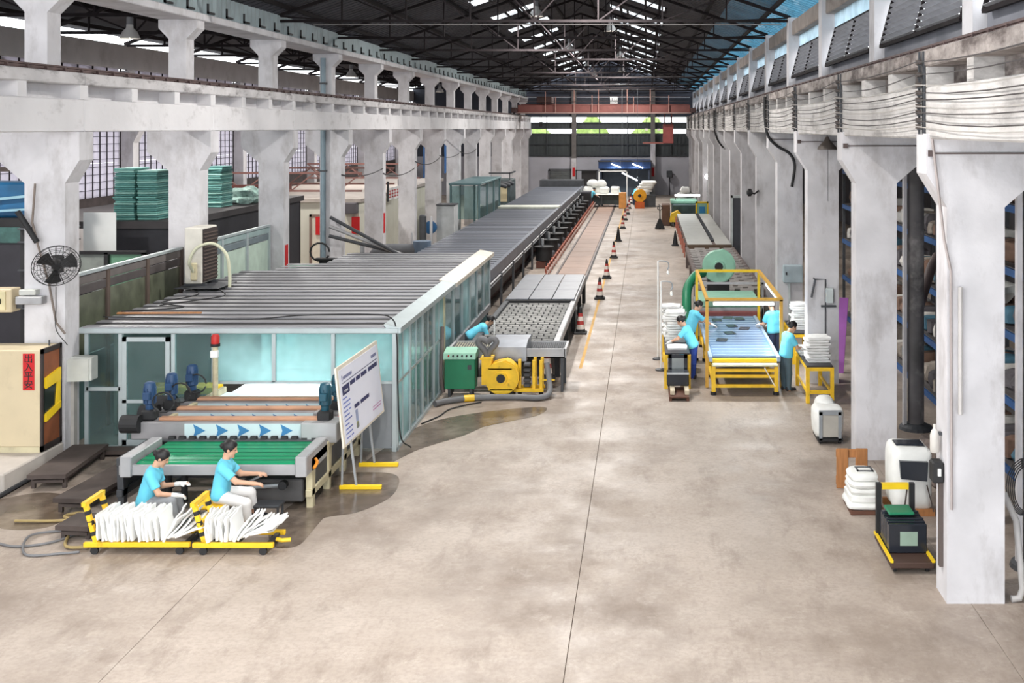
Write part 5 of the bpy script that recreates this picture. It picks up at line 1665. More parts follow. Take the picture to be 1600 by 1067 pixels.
for i in range(5):
    part('clamp', MB().cbox(-2.76, -2.6, 24.72, 24.9, .18 + i * .115, .26 + i * .115, .02), dgrey, yf)
part('foot', MB().cyl((-2.36, 24.7, 0), (-2.36, 24.7, .1), .05).cyl((-2.85, 24.8, 0), (-2.85, 24.8, .1), .05), rubber, yf)
part('latch_bar', MB().bar((-2.36, 24.68, .36), (-2.05, 24.68, .36), .03, .03), yel, yf)
hz_ = solo('suction_hose', MB().tube(spline([(-4.55, 23.7, .07), (-4.35, 23.95, .07), (-3.9, 24.2, .07), (-3.4, 24.3, .07), (-2.8, 24.3, .07), (-2.35, 24.25, .07), (-2.16, 24.45, .12), (-2.18, 24.7, .35), (-2.25, 24.85, .7)]), .065, 12), hose_g, 'thick grey suction hose curving along the floor under the yellow blower', 'hose', smooth=True)
part('joint_band', MB().cyl((-4.0, 24.17, .07), (-3.78, 24.22, .07), .075, n=14), yel, hz_)
solo('floor_cable', MB().tube(spline([(-4.55, 22.3, .02), (-4.3, 22.9, .02), (-4.2, 23.4, .02), (-3.9, 23.8, .02), (-3.6, 24.05, .02)]), .015, 6), rubber, 'thin dark cable lying across the wet floor by the enclosure', 'cable', smooth=True)
solo('feed_pipe', MB().tube(spline([(-4.58, 24.85, .05), (-4.62, 24.75, .5), (-4.6, 24.8, 1.0), (-4.62, 24.95, 1.5)]), .045, 8), M('pipe_brownish', (120, 108, 104), .6), 'upright brown-grey pipe between the enclosure and the green box', 'pipe', smooth=True)

# ================================================================== PACKING LINE ON THE STORAGE SIDE
pt = thing('packing_table', 'long glass packing table with blue-grey top on a yellow steel frame', 'table', (2.2, 27.4, 0))
TX0, TX1, TY0, TY1 = 1.48, 2.95, 24.8, 30.3
part('table_top', MB().cbox(TX0, TX1, TY0 + .2, TY1, .78, .83, .01), M('table_glass', (104, 128, 158), .18, var=.1, scale=2, stretch=(.5, 3, 1)), pt)
for x in (TX0 - .03, TX1 + .03):
    part('edge_rail', MB().cbox(x - .04, x + .04, TY0, TY1, .74, .85, .01), M('edge_blue', (150, 168, 190), .4, .2), pt)
for i in range(16):
    part('roller_strip', MB().box(TX0 + .05, TX1 - .05, TY0 + .35 + i * .33, TY0 + .38 + i * .33, .83, .834), M('strip_pale', (168, 188, 208), .3), pt)
part('front_shelf', MB().cbox(TX0, TX1, TY0 - .15, TY0 + .2, .66, .7, .01), M('shelf_cream', (206, 204, 176), .6), pt)
part('front_bar', MB().box(TX0, TX1, TY0 + .1, TY0 + .18, .7, .78), yelb, pt)
for x in (TX0 + .03, TX1 - .03):
    for y in (TY0, 26.6, 28.4, TY1 - .1):
        l_ = part('leg', MB().box(x - .045, x + .045, y - .045, y + .045, .06, .78 if y > TY0 else .68), yel, pt)
        part('foot', MB().cyl((x, y, 0), (x, y, .07), .07, n=12), rubber, l_)
for z in (.2, .42, .55):
    part('front_rail', MB().box(TX0, TX1, TY0 - .03, TY0 + .03, z - .035, z + .035), yel, pt)
for x in (TX0 + .03, TX1 - .03):
    part('side_rail', MB().box(x - .03, x + .03, TY0, TY1, .22, .29), yel, pt)
part('brace', MB().bar((TX1 - .3, TY0 - .04, .62), (TX1 - .06, TY0 - .04, .2), .03, .02), white_p, pt)
# overhead frame
of = thing('lamp_gantry', 'yellow overhead frame carrying a bright tube over the packing table', 'frame', (2.25, 28, 0))
for (x, y) in ((1.4, 25.5), (3.12, 25.5), (1.4, 30.6), (3.12, 30.6)):
    part('post', MB().box(x - .035, x + .035, y - .035, y + .035, 0, 2.03), yelb if y > 30 else M('ochre_paint', (214, 166, 70), .5), of)
for y in (25.5, 30.6):
    part('cross_bar', MB().box(1.36, 3.16, y - .035, y + .035, 2.0, 2.07), yelb if y > 30 else M('ochre_paint', (214, 166, 70)), of)
for x in (1.4, 3.12):
    part('long_bar', MB().box(x - .035, x + .035, 25.5, 30.6, 2.0, 2.07), M('ochre_paint', (214, 166, 70)), of)
tube_light('fluorescent_tube', (1.55, 25.5, 1.93), (2.95, 25.5, 1.93), 'bright fluorescent tube under the front bar of the yellow frame', energy=TUBE_W * 1.6, r=.03)
tube_light('fluorescent_tube', (3.12, 26.2, 1.93), (3.12, 28.6, 1.93), 'bright fluorescent tube under the long bar of the yellow frame', energy=TUBE_W * 1.2, r=.03)
gl_d = M('dark_glass_panel', (38, 42, 50), .15)
for i, (px, py) in enumerate(((1120, 500), (1143, 500 + 9), (1163, 513), (1140, 520), (1128, 531), (1155, 498), (1137, 496.5))):
    p = floor_pt(px, py, .84)
    o = thing('glass_sheet', 'small black-framed glass panel lying on the packing table', 'glass panel', p, 'glass panels on the packing table')
    part('pane', MB().cbox(p[0] - .13, p[0] + .13, p[1] - .19, p[1] + .19, .836, .842, .002), M('panel_centre', (66, 74, 92), .1), o)
    part('border', MB().box(p[0] - .13, p[0] + .13, p[1] - .19, p[1] - .12, .842, .846).box(p[0] - .13, p[0] + .13, p[1] + .12, p[1] + .19, .842, .846).box(p[0] - .13, p[0] - .08, p[1] - .12, p[1] + .12, .842, .846).box(p[0] + .08, p[0] + .13, p[1] - .12, p[1] + .12, .842, .846), gl_d, o)
    o.rotation_euler = (0, 0, rnd.uniform(-.25, .25))
# side tables
def side_table(x0, x1, y0, y1, z, label):
    o = thing('side_table', label, 'table', ((x0 + x1) / 2, (y0 + y1) / 2, 0))
    part('table_top', MB().cbox(x0 - .02, x1 + .02, y0 - .02, y1 + .02, z - .04, z, .01), M('table_dark', (52, 50, 54), .5), o)
    for x in (x0, x1):
        for y in (y0, y1):
            part('leg', MB().box(x - .04, x + .04, y - .04, y + .04, 0, z - .04), yel, o)
    part('apron', MB().box(x0, x1, y0 - .02, y0 + .02, z - .12, z - .04).box(x0 - .02, x0 + .02, y0, y1, z - .12, z - .04).box(x1 - .02, x1 + .02, y0, y1, z - .12, z - .04), yel, o)
    part('low_rail', MB().box(x0, x1, y0 - .02, y0 + .02, .2, .28), yel, o)
    part('side_rail', MB().box(x0 - .02, x0 + .02, y0, y1, .2, .26).box(x1 - .02, x1 + .02, y0, y1, .2, .26), yel, o)
    return o
side_table(.45, .98, 25.4, 28.3, .82, 'yellow-legged packing table loaded with paper stacks by the lamp poles')
side_table(3.52, 4.05, 24.05, 25.7, .82, 'yellow-legged packing table in front of the column with the bracket lamp')
side_table(3.75, 4.25, 28.0, 29.8, .8, 'yellow-legged packing table tucked behind the workers by the columns')
def packet(seed, w=.5, l=.46, t=.06):
    r = random.Random(seed)
    mb = MB()
    n = 5
    ph = r.uniform(0, 6)
    top = lambda u, v: ((u - .5) * w * (1 + .04 * math.sin(5 * v + ph)), (v - .5) * l * (1 + .04 * math.sin(4 * u + ph)), t * (.75 + .25 * math.sin(math.pi * u) * math.sin(math.pi * v)) + .006 * math.sin(11 * u + 7 * v + ph))
    bot = lambda u, v: ((u - .5) * w * .96, (v - .5) * l * .96, 0)
    mb.grid(n, n, top)
    m0 = len(mb.v)
    mb.grid(n, n, bot)
    mb.f[n * n:] = [q[::-1] for q in mb.f[n * n:]]
    per = list(range(n + 1)) + [(j + 1) * (n + 1) + n for j in range(n)] + [(n + 1) * n + n - 1 - i for i in range(n)] + [(n + 1) * (n - 1 - j) for j in range(n - 1)]
    for i in range(len(per)):
        p, q = per[i], per[(i + 1) % len(per)]
        mb.f.append((p, p + m0, q + m0, q))
    return new_mesh('paper_packet', mb.v, mb.f, white_p, False)
PKT = [packet(s) for s in range(5)]
def stack(x, y, z, n_, label, group, dz=.062, sc=1.0, jit=.03):
    for i in range(n_):
        o = bpy.data.objects.new('paper_packet', PKT[rnd.randrange(5)])
        COL.objects.link(o)
        o.location = (x + rnd.uniform(-jit, jit), y + rnd.uniform(-jit, jit), z + i * dz)
        o.rotation_euler = (0, 0, rnd.uniform(-.18, .18) + (math.pi / 2 if rnd.random() < .3 else 0))
        o.scale = (sc, sc, 1)
        tag(o, label, 'packet', group)
stack(.68, 26.9, .82, 12, 'white paper packet in the tall stack on the table by the lamp poles', 'tall paper stack by the lamp poles')
stack(.64, 27.8, .82, 12, 'white paper packet in the rear stack on the table by the lamp poles', 'rear paper stack by the lamp poles')
stack(.72, 26.0, .82, 1, 'white paper packet lying open on the table before the leaning worker', 'single packet on the packing table')
stack(3.8, 24.6, .82, 9, 'white paper packet in the stack on the table before the bracket-lamp column', 'paper stack before the column')
stack(3.72, 25.35, .82, 3, 'white paper packet in the low pile beside the stack before the column', 'low paper pile before the column', sc=.9)
stack(4.0, 28.6, .8, 11, 'white paper packet in the stack on the table tucked behind the workers', 'paper stack behind the workers')
# black framed panes and trestle in front of left table
fr_ = thing('framed_glass', 'black framed pane leaning against the table by the lamp poles', 'frame', (.72, 25.25, 0))
part('border', MB().box(.5, .58, 25.2, 25.24, 0, .82).box(.86, .94, 25.2, 25.24, 0, .82).box(.5, .94, 25.2, 25.24, .74, .82).box(.5, .94, 25.2, 25.24, .3, .38), gl_d, fr_)
part('pane', MB().box(.58, .86, 25.215, 25.225, .38, .74), M('pane_grey', (150, 156, 156), .2), fr_)
bk = thing('black_crate', 'black box with steel lip on a small wooden skid under the table', 'crate', (.72, 24.9, 0))
part('box', MB().cbox(.46, .96, 24.78, 25.12, .2, .5, .02), gl_d, bk)
part('lip', MB().box(.46, .96, 24.76, 24.78, .46, .5), alu, bk)
sk = thing('wooden_skid', 'small brown wooden skid with pale bearers under the black box', 'pallet', (.72, 24.6, 0))
part('deck', MB().cbox(.5, .94, 24.2, 25.1, .06, .1, .01), M('skid_brown', (98, 64, 50), .8, var=.2), sk)
for x in (.53, .85):
    part('bearer', MB().cbox(x, x + .1, 24.35, 25.1, .1, .2, .01), M('pale_bearer', (206, 192, 168), .8), sk)
part('runner', MB().box(.5, .56, 24.2, 25.1, 0, .06).box(.88, .94, 24.2, 25.1, 0, .06), M('skid_brown', (98, 64, 50)), sk)
# lamp poles
for i, (y, h, lb) in enumerate(((28.6, 2.55, 'tall white pole with drooping lamp hook at the rear of the packing table'), (27.3, 2.2, 'shorter white pole with drooping lamp hook beside the paper stacks'))):
    x = .3 + .06 * i
    o = thing('lamp_pole', lb, 'lamp', (x, y, 0))
    part('pole', MB().cyl((x, y, 0), (x, y, h), .022, n=10), white_p, o, True)
    part('base', MB().lathe([(.14, 0), (.14, .03), (.03, .05)], (x, y, 0), 16), dgrey, o)
    part('arm', MB().tube(spline([(x, y, h), (x + .15, y, h), (x + .26, y, h - .04), (x + .28, y, h - .15), (x + .24, y, h - .22)]), .016, 8), alu, o, True)
    part('bulb', MB().blob((x + .26, y, h - .3), (.04, .04, .06), 3, 0), M('bulb_white', (240, 240, 236), .3), o, True)
# washing machine behind the table, green blower, hose
wm = thing('glass_washer', 'grey glass washing machine behind the packing table', 'machine', (2.3, 31.8, 0))
part('body', MB().cbox(1.4, 3.3, 31.0, 33.0, .15, .95, .02), M('washer_grey', (150, 156, 158), .45, .2), wm)
part('red_lip', MB().box(1.5, 3.2, 30.75, 31.0, .72, .86), M('maroon', (120, 64, 64), .6), wm)
part('cover', MB().cbox(1.5, 3.2, 31.05, 32.9, .95, 1.15, .03), ltgreen, wm)
part('frame', MB().box(1.36, 1.42, 31.0, 31.06, 0, 1.65).box(3.24, 3.3, 31.0, 31.06, 0, 1.65).box(1.36, 3.3, 31.0, 31.06, 1.6, 1.66), lgrey, wm)
for x in (1.45, 3.2):
    for y in (31.1, 32.9):
        part('leg', MB().box(x - .05, x + .05, y - .05, y + .05, 0, .16), dgrey, wm)
go, gh = blower(2.22, 34.0, 1.75, .48, 'pale green round blower on a pedestal behind the glass washer', ltgreen)
part('neck', MB().box(2.02, 2.42, 33.9, 34.3, .0, 1.4), ltgreen, go)
solo('green_duct', MB().tube(spline([(1.75, 33.9, 1.55), (1.5, 33.6, 1.5), (1.25, 33.2, 1.2), (1.2, 32.8, .8), (1.22, 32.6, .2), (1.25, 32.6, .1)]), .14, 12), green_p, 'thick dark green flexible duct bending down from the pale green blower', 'duct', smooth=True)
# brown roller bed and plated table beyond
rb = thing('roller_bed', 'brown roller bed with offset steel rollers beyond the pale green blower', 'conveyor', (2.7, 40.5, 0))
for x in (1.75, 3.72):
    part('side_beam', MB().cbox(x - .07, x + .07, 35.0, 47.6, .68, .86, .01), M('brown_steel', (96, 82, 78), .6, var=.2), rb)
    for y in (35.3, 39.3, 43.3, 47.2):
        part('leg', MB().box(x - .06, x + .06, y - .06, y + .06, 0, .7), M('brown_steel', (96, 82, 78)), rb)
part('pan', MB().box(1.8, 3.66, 35.0, 47.6, .66, .7), M('brown_dark', (66, 54, 52), .7), rb)
rr_ = None
for i in range(30):
    for j in range(3):
        p = (2.1 + j * .62 + (.3 if i % 2 else 0) - .12, 35.3 + i * .41, .8)
        if rr_ is None:
            rr_ = piece('roller', MB().cyl((-.22, 0, 0), (.22, 0, 0), .07, n=12), M('roller_steel', (176, 170, 166), .4, .4, var=.15), rb, p)
        else:
            clone(rr_, p, None, rb)
pb = thing('plated_table', 'long table of pale steel plates with a chain gap beyond the roller bed', 'table', (2.75, 57, 0))
part('frame', MB().cbox(1.8, 3.68, 47.8, 65, .62, .9, .02), M('brown_steel', (96, 82, 78)), pb)
part('front_apron', MB().box(1.78, 3.7, 47.7, 47.8, .55, .95), M('olive_apron', (104, 84, 66), .6, var=.2), pb)
for y in (48.2, 53.5, 59, 64.5):
    for x in (1.9, 3.58):
        part('leg', MB().box(x - .06, x + .06, y - .06, y + .06, 0, .63), dgrey, pb)
plm = M('pale_plate', (196, 196, 190), .35, .3, var=.06)
pq = None
for i in range(13):
    p = (1.8, 47.75 + i * 1.32, .9)
    if pq is None:
        pq = piece('plate', MB().cbox(0, 1.08, 0, 1.29, 0, .05, .01), plm, pb, p)
        pq2 = piece('plate', MB().cbox(1.24, 1.9, 0, .64, 0, .05, .01), plm, pb, p)
    else:
        clone(pq, p, None, pb)
        clone(pq2, p, None, pb)
    clone(pq2, (p[0], p[1] + .66, p[2]), None, pb)
for i in range(24):
    part('chain_link', MB().cyl((2.9, 49.5 + i * .65, .95), (3.04, 49.5 + i * .65, .95), .07, n=8), dgrey, pb)
for i in range(9):
    part('guard_post', MB().cyl((1.68, 48.5 + i * 1.8, .3), (1.68, 48.5 + i * 1.8, .95), .03, n=8), redw, pb)
p = floor_pt(1055, 384)
c_ = cone(p[0], p[1], 'plain dark traffic cone against the plated table', dark=True)

# ================================================================== THINGS BETWEEN THE NEAR COLUMNS OF THE STORAGE SIDE
wb = thing('wrapped_bundle', 'tall white wrapped bundle with dark glass windows beside the first storage-side column', 'bundle', floor_pt(1422, 800))
q = floor_pt(1422, 800)
x, y = q[0], q[1]
part('wrap', MB().blob((x, y + .15, .55), (.33, .36, .5), 5, .05, 20, 14, .45), white_b, wb, True)
part('glass_face', MB().add([(x - .2, y - .27, .6), (x + .2, y - .27, .56), (x + .22, y - .25, .85), (x - .22, y - .25, .87), (x - .2, y - .2, .6), (x + .2, y - .2, .56), (x + .22, y - .18, .85), (x - .22, y - .18, .87)], [(0, 1, 2, 3), (7, 6, 5, 4), (0, 4, 5, 1), (1, 5, 6, 2), (2, 6, 7, 3), (3, 7, 4, 0)]), gl_d, wb)
part('top_glass', MB().cbox(x - .22, x + .22, y + .0, y + .28, 1.03, 1.06, .01), gl_d, wb)
part('pallet_rail', MB().box(x - .34, x + .34, y - .2, y - .12, 0, .1).box(x - .34, x + .34, y + .35, y + .43, 0, .1), wood, wb)
part('cord', MB().bar((x - .1, y - .25, .5), (x - .16, y - .27, .08), .02, .02).bar((x + .2, y - .25, .5), (x + .3, y - .27, .1), .02, .02), dwood, wb)
q = floor_pt(1357, 806)
x, y = q[0], q[1]
pl = thing('wooden_pallet', 'upright brown wooden pallet board standing behind the low white bundles', 'pallet', (x - .05, y + 1.3, 0))
for dx in (-.27, .05):
    part('board', MB().cbox(x + dx, x + dx + .2, y + 1.3, y + 1.34, 0, .66, .01), wood, pl)
part('cross_board', MB().cbox(x - .27, x + .25, y + 1.34, y + 1.38, .5, .64, .01), wood, pl)
part('cross_board', MB().cbox(x - .27, x + .25, y + 1.34, y + 1.38, .05, .2, .01), wood, pl)
for i in range(5):
    o = solo('wrapped_packet', MB().blob((x + rnd.uniform(-.02, .02) - .02, y + .35 - .0 * i, .13 + i * .105), (.27 - .012 * i, .36 - .02 * i, .062), i, .06, 18, 8, .5), white_b, 'crumpled white wrapped packet in the low pile before the wooden pallet' if i < 4 else 'white wrapped packet with a dark frame on top, topmost of the low pile', 'packet', 'low pile of white wrapped packets', smooth=True)
part('frame_print', MB().box(x - .13, x + .13, y + .24, y + .27, .61, .625).box(x - .13, x + .13, y + .44, y + .47, .61, .625).box(x - .13, x - .1, y + .24, y + .47, .61, .625).box(x + .1, x + .13, y + .24, y + .47, .61, .625), gl_d, o)
solo('bundle_skid', MB().cbox(x - .27, x + .27, y + .02, y + .7, 0, .07, .01), M('skid_brown', (98, 64, 50)), 'dark wooden skid under the low pile of white packets', 'skid')
# trolley with screens
q = floor_pt(1430, 898)
x, y = q[0] - .03, q[1]
tt = thing('panel_trolley', 'black and yellow trolley holding dark framed glass panels by the first storage-side column', 'trolley', (x, y, 0))
part('base', MB().cbox(x - .29, x + .29, y, y + 1.1, .08, .16, .01), M('trolley_brown', (70, 50, 42), .7), tt)
part('edge_stripe', MB().box(x - .3, x - .26, y, y + 1.1, .16, .19).box(x + .26, x + .3, y, y + 1.1, .16, .19), yelb, tt)
for sx in (-.28, .2):
    part('upright', MB().box(x + sx, x + sx + .07, y + 1.0, y + 1.08, .16, .9), rubber, tt)
part('top_bar', MB().box(x - .2, x + .18, y + 1.0, y + 1.07, .82, .9), yelb, tt)
for sx in (-.22, .22):
    for sy in (.12, .95):
        part('wheel', MB().cyl((x + sx - .02, y + sy, .045), (x + sx + .02, y + sy, .045), .045, n=12), rubber, tt)
for i in range(7):
    yy_ = y + .35 + i * .09
    o = thing('framed_glass', 'dark framed glass panel standing on the trolley by the first storage-side column' if i else 'dark framed glass panel with pale green centre, front of the trolley', 'glass panel', (x, yy_, .16), 'framed panels on the near trolley')
    part('frame', MB().cbox(x - .25, x + .27, yy_ - .03, yy_ + .03, .165, .56 + .01 * (i % 3), .01), gl_d, o)
    if i == 0:
        part('pane', MB().box(x - .1, x + .14, yy_ - .036, yy_ - .03, .27, .46), M('pale_green_pane', (150, 172, 156), .2), o)
solo('green_tray', MB().cbox(x - .2, x + .16, y + .55, y + .9, .6, .64, .015), green_p, 'dark green tray lying on top of the framed panels', 'tray')
# wrapped trolley near second column
q = floor_pt(1296, 695)
x, y = q[0], q[1]
t2 = thing('wrapped_trolley', 'grey steel trolley with a white wrapped pack strapped in it', 'trolley', (x, y, 0))
part('pack', MB().blob((x - .0, y + .32, .4), (.28, .27, .28), 9, .05, 20, 14, .3), white_b, t2, True)
part('frame', MB().box(x - .19, x - .13, y, y + .06, .08, .62).box(x + .17, x + .23, y, y + .06, .08, .62).box(x - .19, x + .23, y, y + .06, .56, .64), grey_m, t2)
part('filler', MB().box(x - .13, x + .17, y + .02, y + .05, .14, .56), M('filler_grey', (164, 160, 152), .7, var=.1), t2)
part('base', MB().box(x - .22, x + .26, y, y + .6, .06, .12), rubber, t2)
part('wheel', MB().cyl((x - .18, y + .1, .04), (x - .14, y + .1, .04), .04).cyl((x + .18, y + .1, .04), (x + .22, y + .1, .04), .04), rubber, t2)
q2 = (3.62, 20.9, 0)
t3 = thing('wrapped_roll', 'white wrapped roll in a dark steel cradle behind the wrapped trolley', 'roll', (3.5, 21.5, 0))
part('roll', MB().blob((3.5, 21.6, .42), (.2, .35, .3), 4, .05, 16, 10, .5), white_b, t3, True)
part('cradle', MB().box(3.36, 3.62, 21.1, 21.2, 0, .6).box(3.36, 3.62, 21.9, 22.0, 0, .3).box(3.38, 3.44, 21.1, 22.0, 0, .15), dgrey, t3)

# ================================================================== CRANE AT THE FAR END
cr = thing('bridge_crane', 'rust-red overhead bridge crane with railed walkway across the far end', 'crane', (-3.35, 88, 7.12))
cred = M('crane_red', (132, 80, 74), .7, var=.2, scale=.8, dirt=(90, 54, 52), dscale=.7, damt=.6)
part('girder', MB().cbox(-10.3, 3.5, 88.2, 88.7, 7.25, 7.85, .03), cred, cr)
part('girder_flange', MB().box(-10.4, 3.6, 88.0, 88.9, 7.17, 7.25), M('flange_pale', (170, 140, 134), .5), cr)
part('rear_girder', MB().cbox(-10.3, 3.5, 90.2, 90.7, 7.3, 7.95, .03), cred, cr)
for x in (-10.5, 3.72):
    part('end_carriage', MB().cbox(x - .2, x + .2, 87.0, 92.0, 7.22, 7.6, .03), M('carriage_dark', (70, 48, 46), .6), cr)
    for y in (87.5, 91.5):
        part('wheel', MB().cyl((x - .06, y, 7.25), (x + .06, y, 7.25), .13, n=16), dgrey, cr)
for (px, z) in ((852, 8.9), (868, 8.5), (897, 9.0), (925, 8.6), (935, 9.1), (980, 9.1), (990, 8.5), (1016, 9.1), (1045, 8.6)):
    x = (px - CX) * 88 / FPX
    part('railing_post', MB().box(x - .035, x + .035, 88.05, 88.12, 7.25, z), M('post_pinkish', (170, 128, 118), .6), cr)
for z in (8.15, 8.5):
    part('railing_bar', MB().cyl((-10.2, 88.08, z), (3.4, 88.08, z), .02, n=6), M('bar_dull', (110, 92, 92), .6), cr)
sg = part('sign_plate', MB().cbox(-2.9, -2.3, 87.98, 88.02, 7.95, 8.5, .01), white_p, cr)
for (x_, z_, w_x, h_z) in ((-2.83, 8.38, .2, .03), (-2.83, 8.28, .2, .03), (-2.83, 8.18, .2, .03), (-2.745, 8.16, .03, .25), (-2.57, 8.38, .2, .03), (-2.57, 8.18, .2, .03), (-2.57, 8.18, .03, .22), (-2.4, 8.18, .03, .22)):
    part('sign_stroke', MB().box(x_, x_ + w_x, 87.972, 87.98, z_, z_ + h_z), M('sign_grey', (96, 92, 104), .6), sg)
part('trolley', MB().cbox(-8.8, -7.6, 88.3, 90.6, 8.0, 8.5, .04), M('carriage_dark', (70, 48, 46)), cr)
hk = part('hook_block', MB().cbox(-8.7, -8.4, 89.2, 89.5, 6.1, 6.5, .05), blackm, cr)
part('wire_rope', MB().cyl((-8.62, 89.35, 6.5), (-8.62, 89.35, 8.0), .015, n=5).cyl((-8.48, 89.35, 6.5), (-8.48, 89.35, 8.0), .015, n=5), blackm, hk)
rbx = part('operator_cab', MB().cbox(1.35, 2.2, 89.4, 90.6, 4.75, 6.3, .03), M('cab_red', (136, 66, 62), .6), cr)
part('cab_hanger', MB().box(1.45, 1.55, 89.7, 89.8, 6.3, 7.3).box(2.0, 2.1, 89.7, 89.8, 6.3, 7.3), cred, rbx)
part('cab_rail', MB().box(-.3, 1.4, 89.5, 89.6, 4.72, 4.85), cred, rbx)
for x in (.0, 1.0):
    L_ = part('floodlight', MB().cbox(x - .12, x + .12, 89.4, 89.5, 5.78, 5.95, .02), M('flood_pale', (226, 220, 206), .3), cr)
    part('flood_arm', MB().box(x - .02, x + .02, 89.5, 89.56, 5.9, 7.3), dgrey, L_)

# ================================================================== FAR WORK AREA
ft = thing('sack_table', 'long white-topped work table piled with white sacks at the far end', 'table', (-3.1, 84.5, 0))
part('table_top', MB().cbox(-4.75, -1.7, 83.4, 85.2, .92, 1.0, .02), M('table_white', (230, 230, 224), .4), ft)
part('under_frame', MB().box(-4.6, -1.9, 83.6, 85, .2, .9), M('dark_under', (52, 60, 60), .7, var=.3), ft)
for x in (-4.65, -3.4, -1.8):
    for y in (83.5, 85.1):
        part('leg', MB().box(x - .05, x + .05, y - .05, y + .05, 0, .92), dgrey, ft)
part('lamp_arch', MB().box(-3.7, -3.62, 85.3, 85.38, 0, 2.7).box(-1.55, -1.47, 85.3, 85.38, 0, 2.7).box(-3.7, -1.47, 85.3, 85.38, 2.62, 2.7), white_p, ft)
for i, (x, y, z, r) in enumerate(((-4.4, 84.3, 1.27, .45), (-3.75, 84.6, 1.27, .42), (-3.2, 84.2, 1.27, .4), (-4.1, 84.3, 1.78, .42), (-3.45, 84.4, 1.74, .36), (-2.4, 84.4, 1.27, .36))):
    solo('white_sack', MB().blob((x, y, z), (r, r * .8, .27), i, .12, 16, 10, .7), white_b, ('white sack in the lower row on the far table', 'white sack in the lower row on the far table', 'white sack in the lower row on the far table', 'white sack in the upper row on the far table', 'white sack in the upper row on the far table', 'single flat white sack apart on the far table')[i], 'sack', 'white sacks on the far table' if i < 5 else None, smooth=True)
yb, _h = blower(-.5, 82.4, .95, .46, 'big yellow scroll blower on an orange stand at the far end', M('yellow_deep', (228, 160, 16), .5), name='blower')
part('stand', MB().box(-.85, -.15, 82.15, 82.65, 0, .5), M('orange_red', (196, 90, 30), .5), yb)
solo('orange_bin', MB().cbox(-2.05, -1.5, 82.0, 82.5, .0, 1.2, .04), M('orange_bin', (216, 150, 80), .6), 'upright orange bin beside the far work table', 'bin')
for i in range(5):
    solo('white_sack', MB().blob((-.3 + .12 * i, 84.0, 1.05 + .2 * i), (.6, .42, .15), 20 + i, .1, 16, 8, .6), white_b, 'white sack on the slanting pile behind the big yellow blower', 'sack', 'slanting pile of sacks behind the blower', smooth=True)
solo('sack_platform', MB().cbox(-.9, .7, 83.6, 84.4, 0, .9, .02), dgrey, 'dark platform under the slanting pile of sacks', 'platform')
bo2 = thing('blue_booth', 'dark booth with a blue roof against the end wall', 'booth', (-2.0, 96, 0))
part('frame', MB().box(-4.0, -3.85, 94.5, 97.8, 0, 3.0).box(.15, .3, 94.5, 97.8, 0, 3.0), M('booth_dark', (52, 60, 76), .6), bo2)
part('roof', MB().cbox(-4.1, .4, 94.2, 97.9, 2.5, 3.2, .05), M('booth_blue', (38, 74, 130), .5), bo2)
part('back', MB().box(-3.85, .15, 97.7, 97.8, 0, 2.6), M('booth_grey', (120, 134, 150), .6), bo2)
part('roof_edge', MB().box(-4.15, .45, 94.15, 94.25, 3.1, 3.24), dgrey, bo2)
for i, (a, b) in enumerate((((-3.0, 93.8, 2.95), (-2.2, 93.8, 2.65)), ((-1.2, 93.8, 2.95), (-.3, 93.8, 2.6)), ((-1.9, 86.15, 2.5), (-.7, 86.15, 1.9)))):
    tube_light('fluorescent_tube', a, b, ('bright slanting tube at one end of the blue booth roof', 'bright slanting tube at the other end of the blue booth roof', 'bright slanting tube over the far work table')[i], energy=TUBE_W * 1.5, r=.05, fixture=False, hang=[(a, (a[0], 94.2, 3.2)), (b, (b[0], 94.2, 3.2))] if i < 2 else [(a, (a[0], 86.15, 9.07)), (b, (b[0], 86.15, 9.07))])
dk = thing('dark_rack', 'dark frame rack standing against the end wall beside the booth', 'rack', (-5.2, 95, 0))
part('frame', MB().box(-6.1, -6.0, 94.9, 95, 0, 2.4).box(-4.3, -4.2, 94.9, 95, 0, 2.4).box(-6.1, -4.2, 94.9, 95, 2.3, 2.4).box(-6.1, -4.2, 94.9, 95, .9, 1.0), dgrey, dk)
part('panel', MB().box(-5.6, -4.3, 95.0, 95.1, .3, 2.35), blackm, dk)
for i, x in enumerate((-6.45, .58)):
    solo('red_notice', MB().box(x - .12, x + .12, YEND - .65, YEND - .63, 1.7, 2.5), redp, ('red notice on the end wall column by the roller shutter', 'red notice on the end wall column by the booth')[i], 'notice')
wf = thing('wall_unit', 'dark fan unit on a stand against the end wall beyond the booth', 'fan unit', (2.0, 98, 0))
part('unit', MB().cbox(1.8, 2.3, 98.0, 98.4, 1.6, 2.2, .03), dgrey, wf)
part('stand', MB().cyl((2.05, 98.2, 0), (2.05, 98.2, 1.6), .05), dgrey, wf)

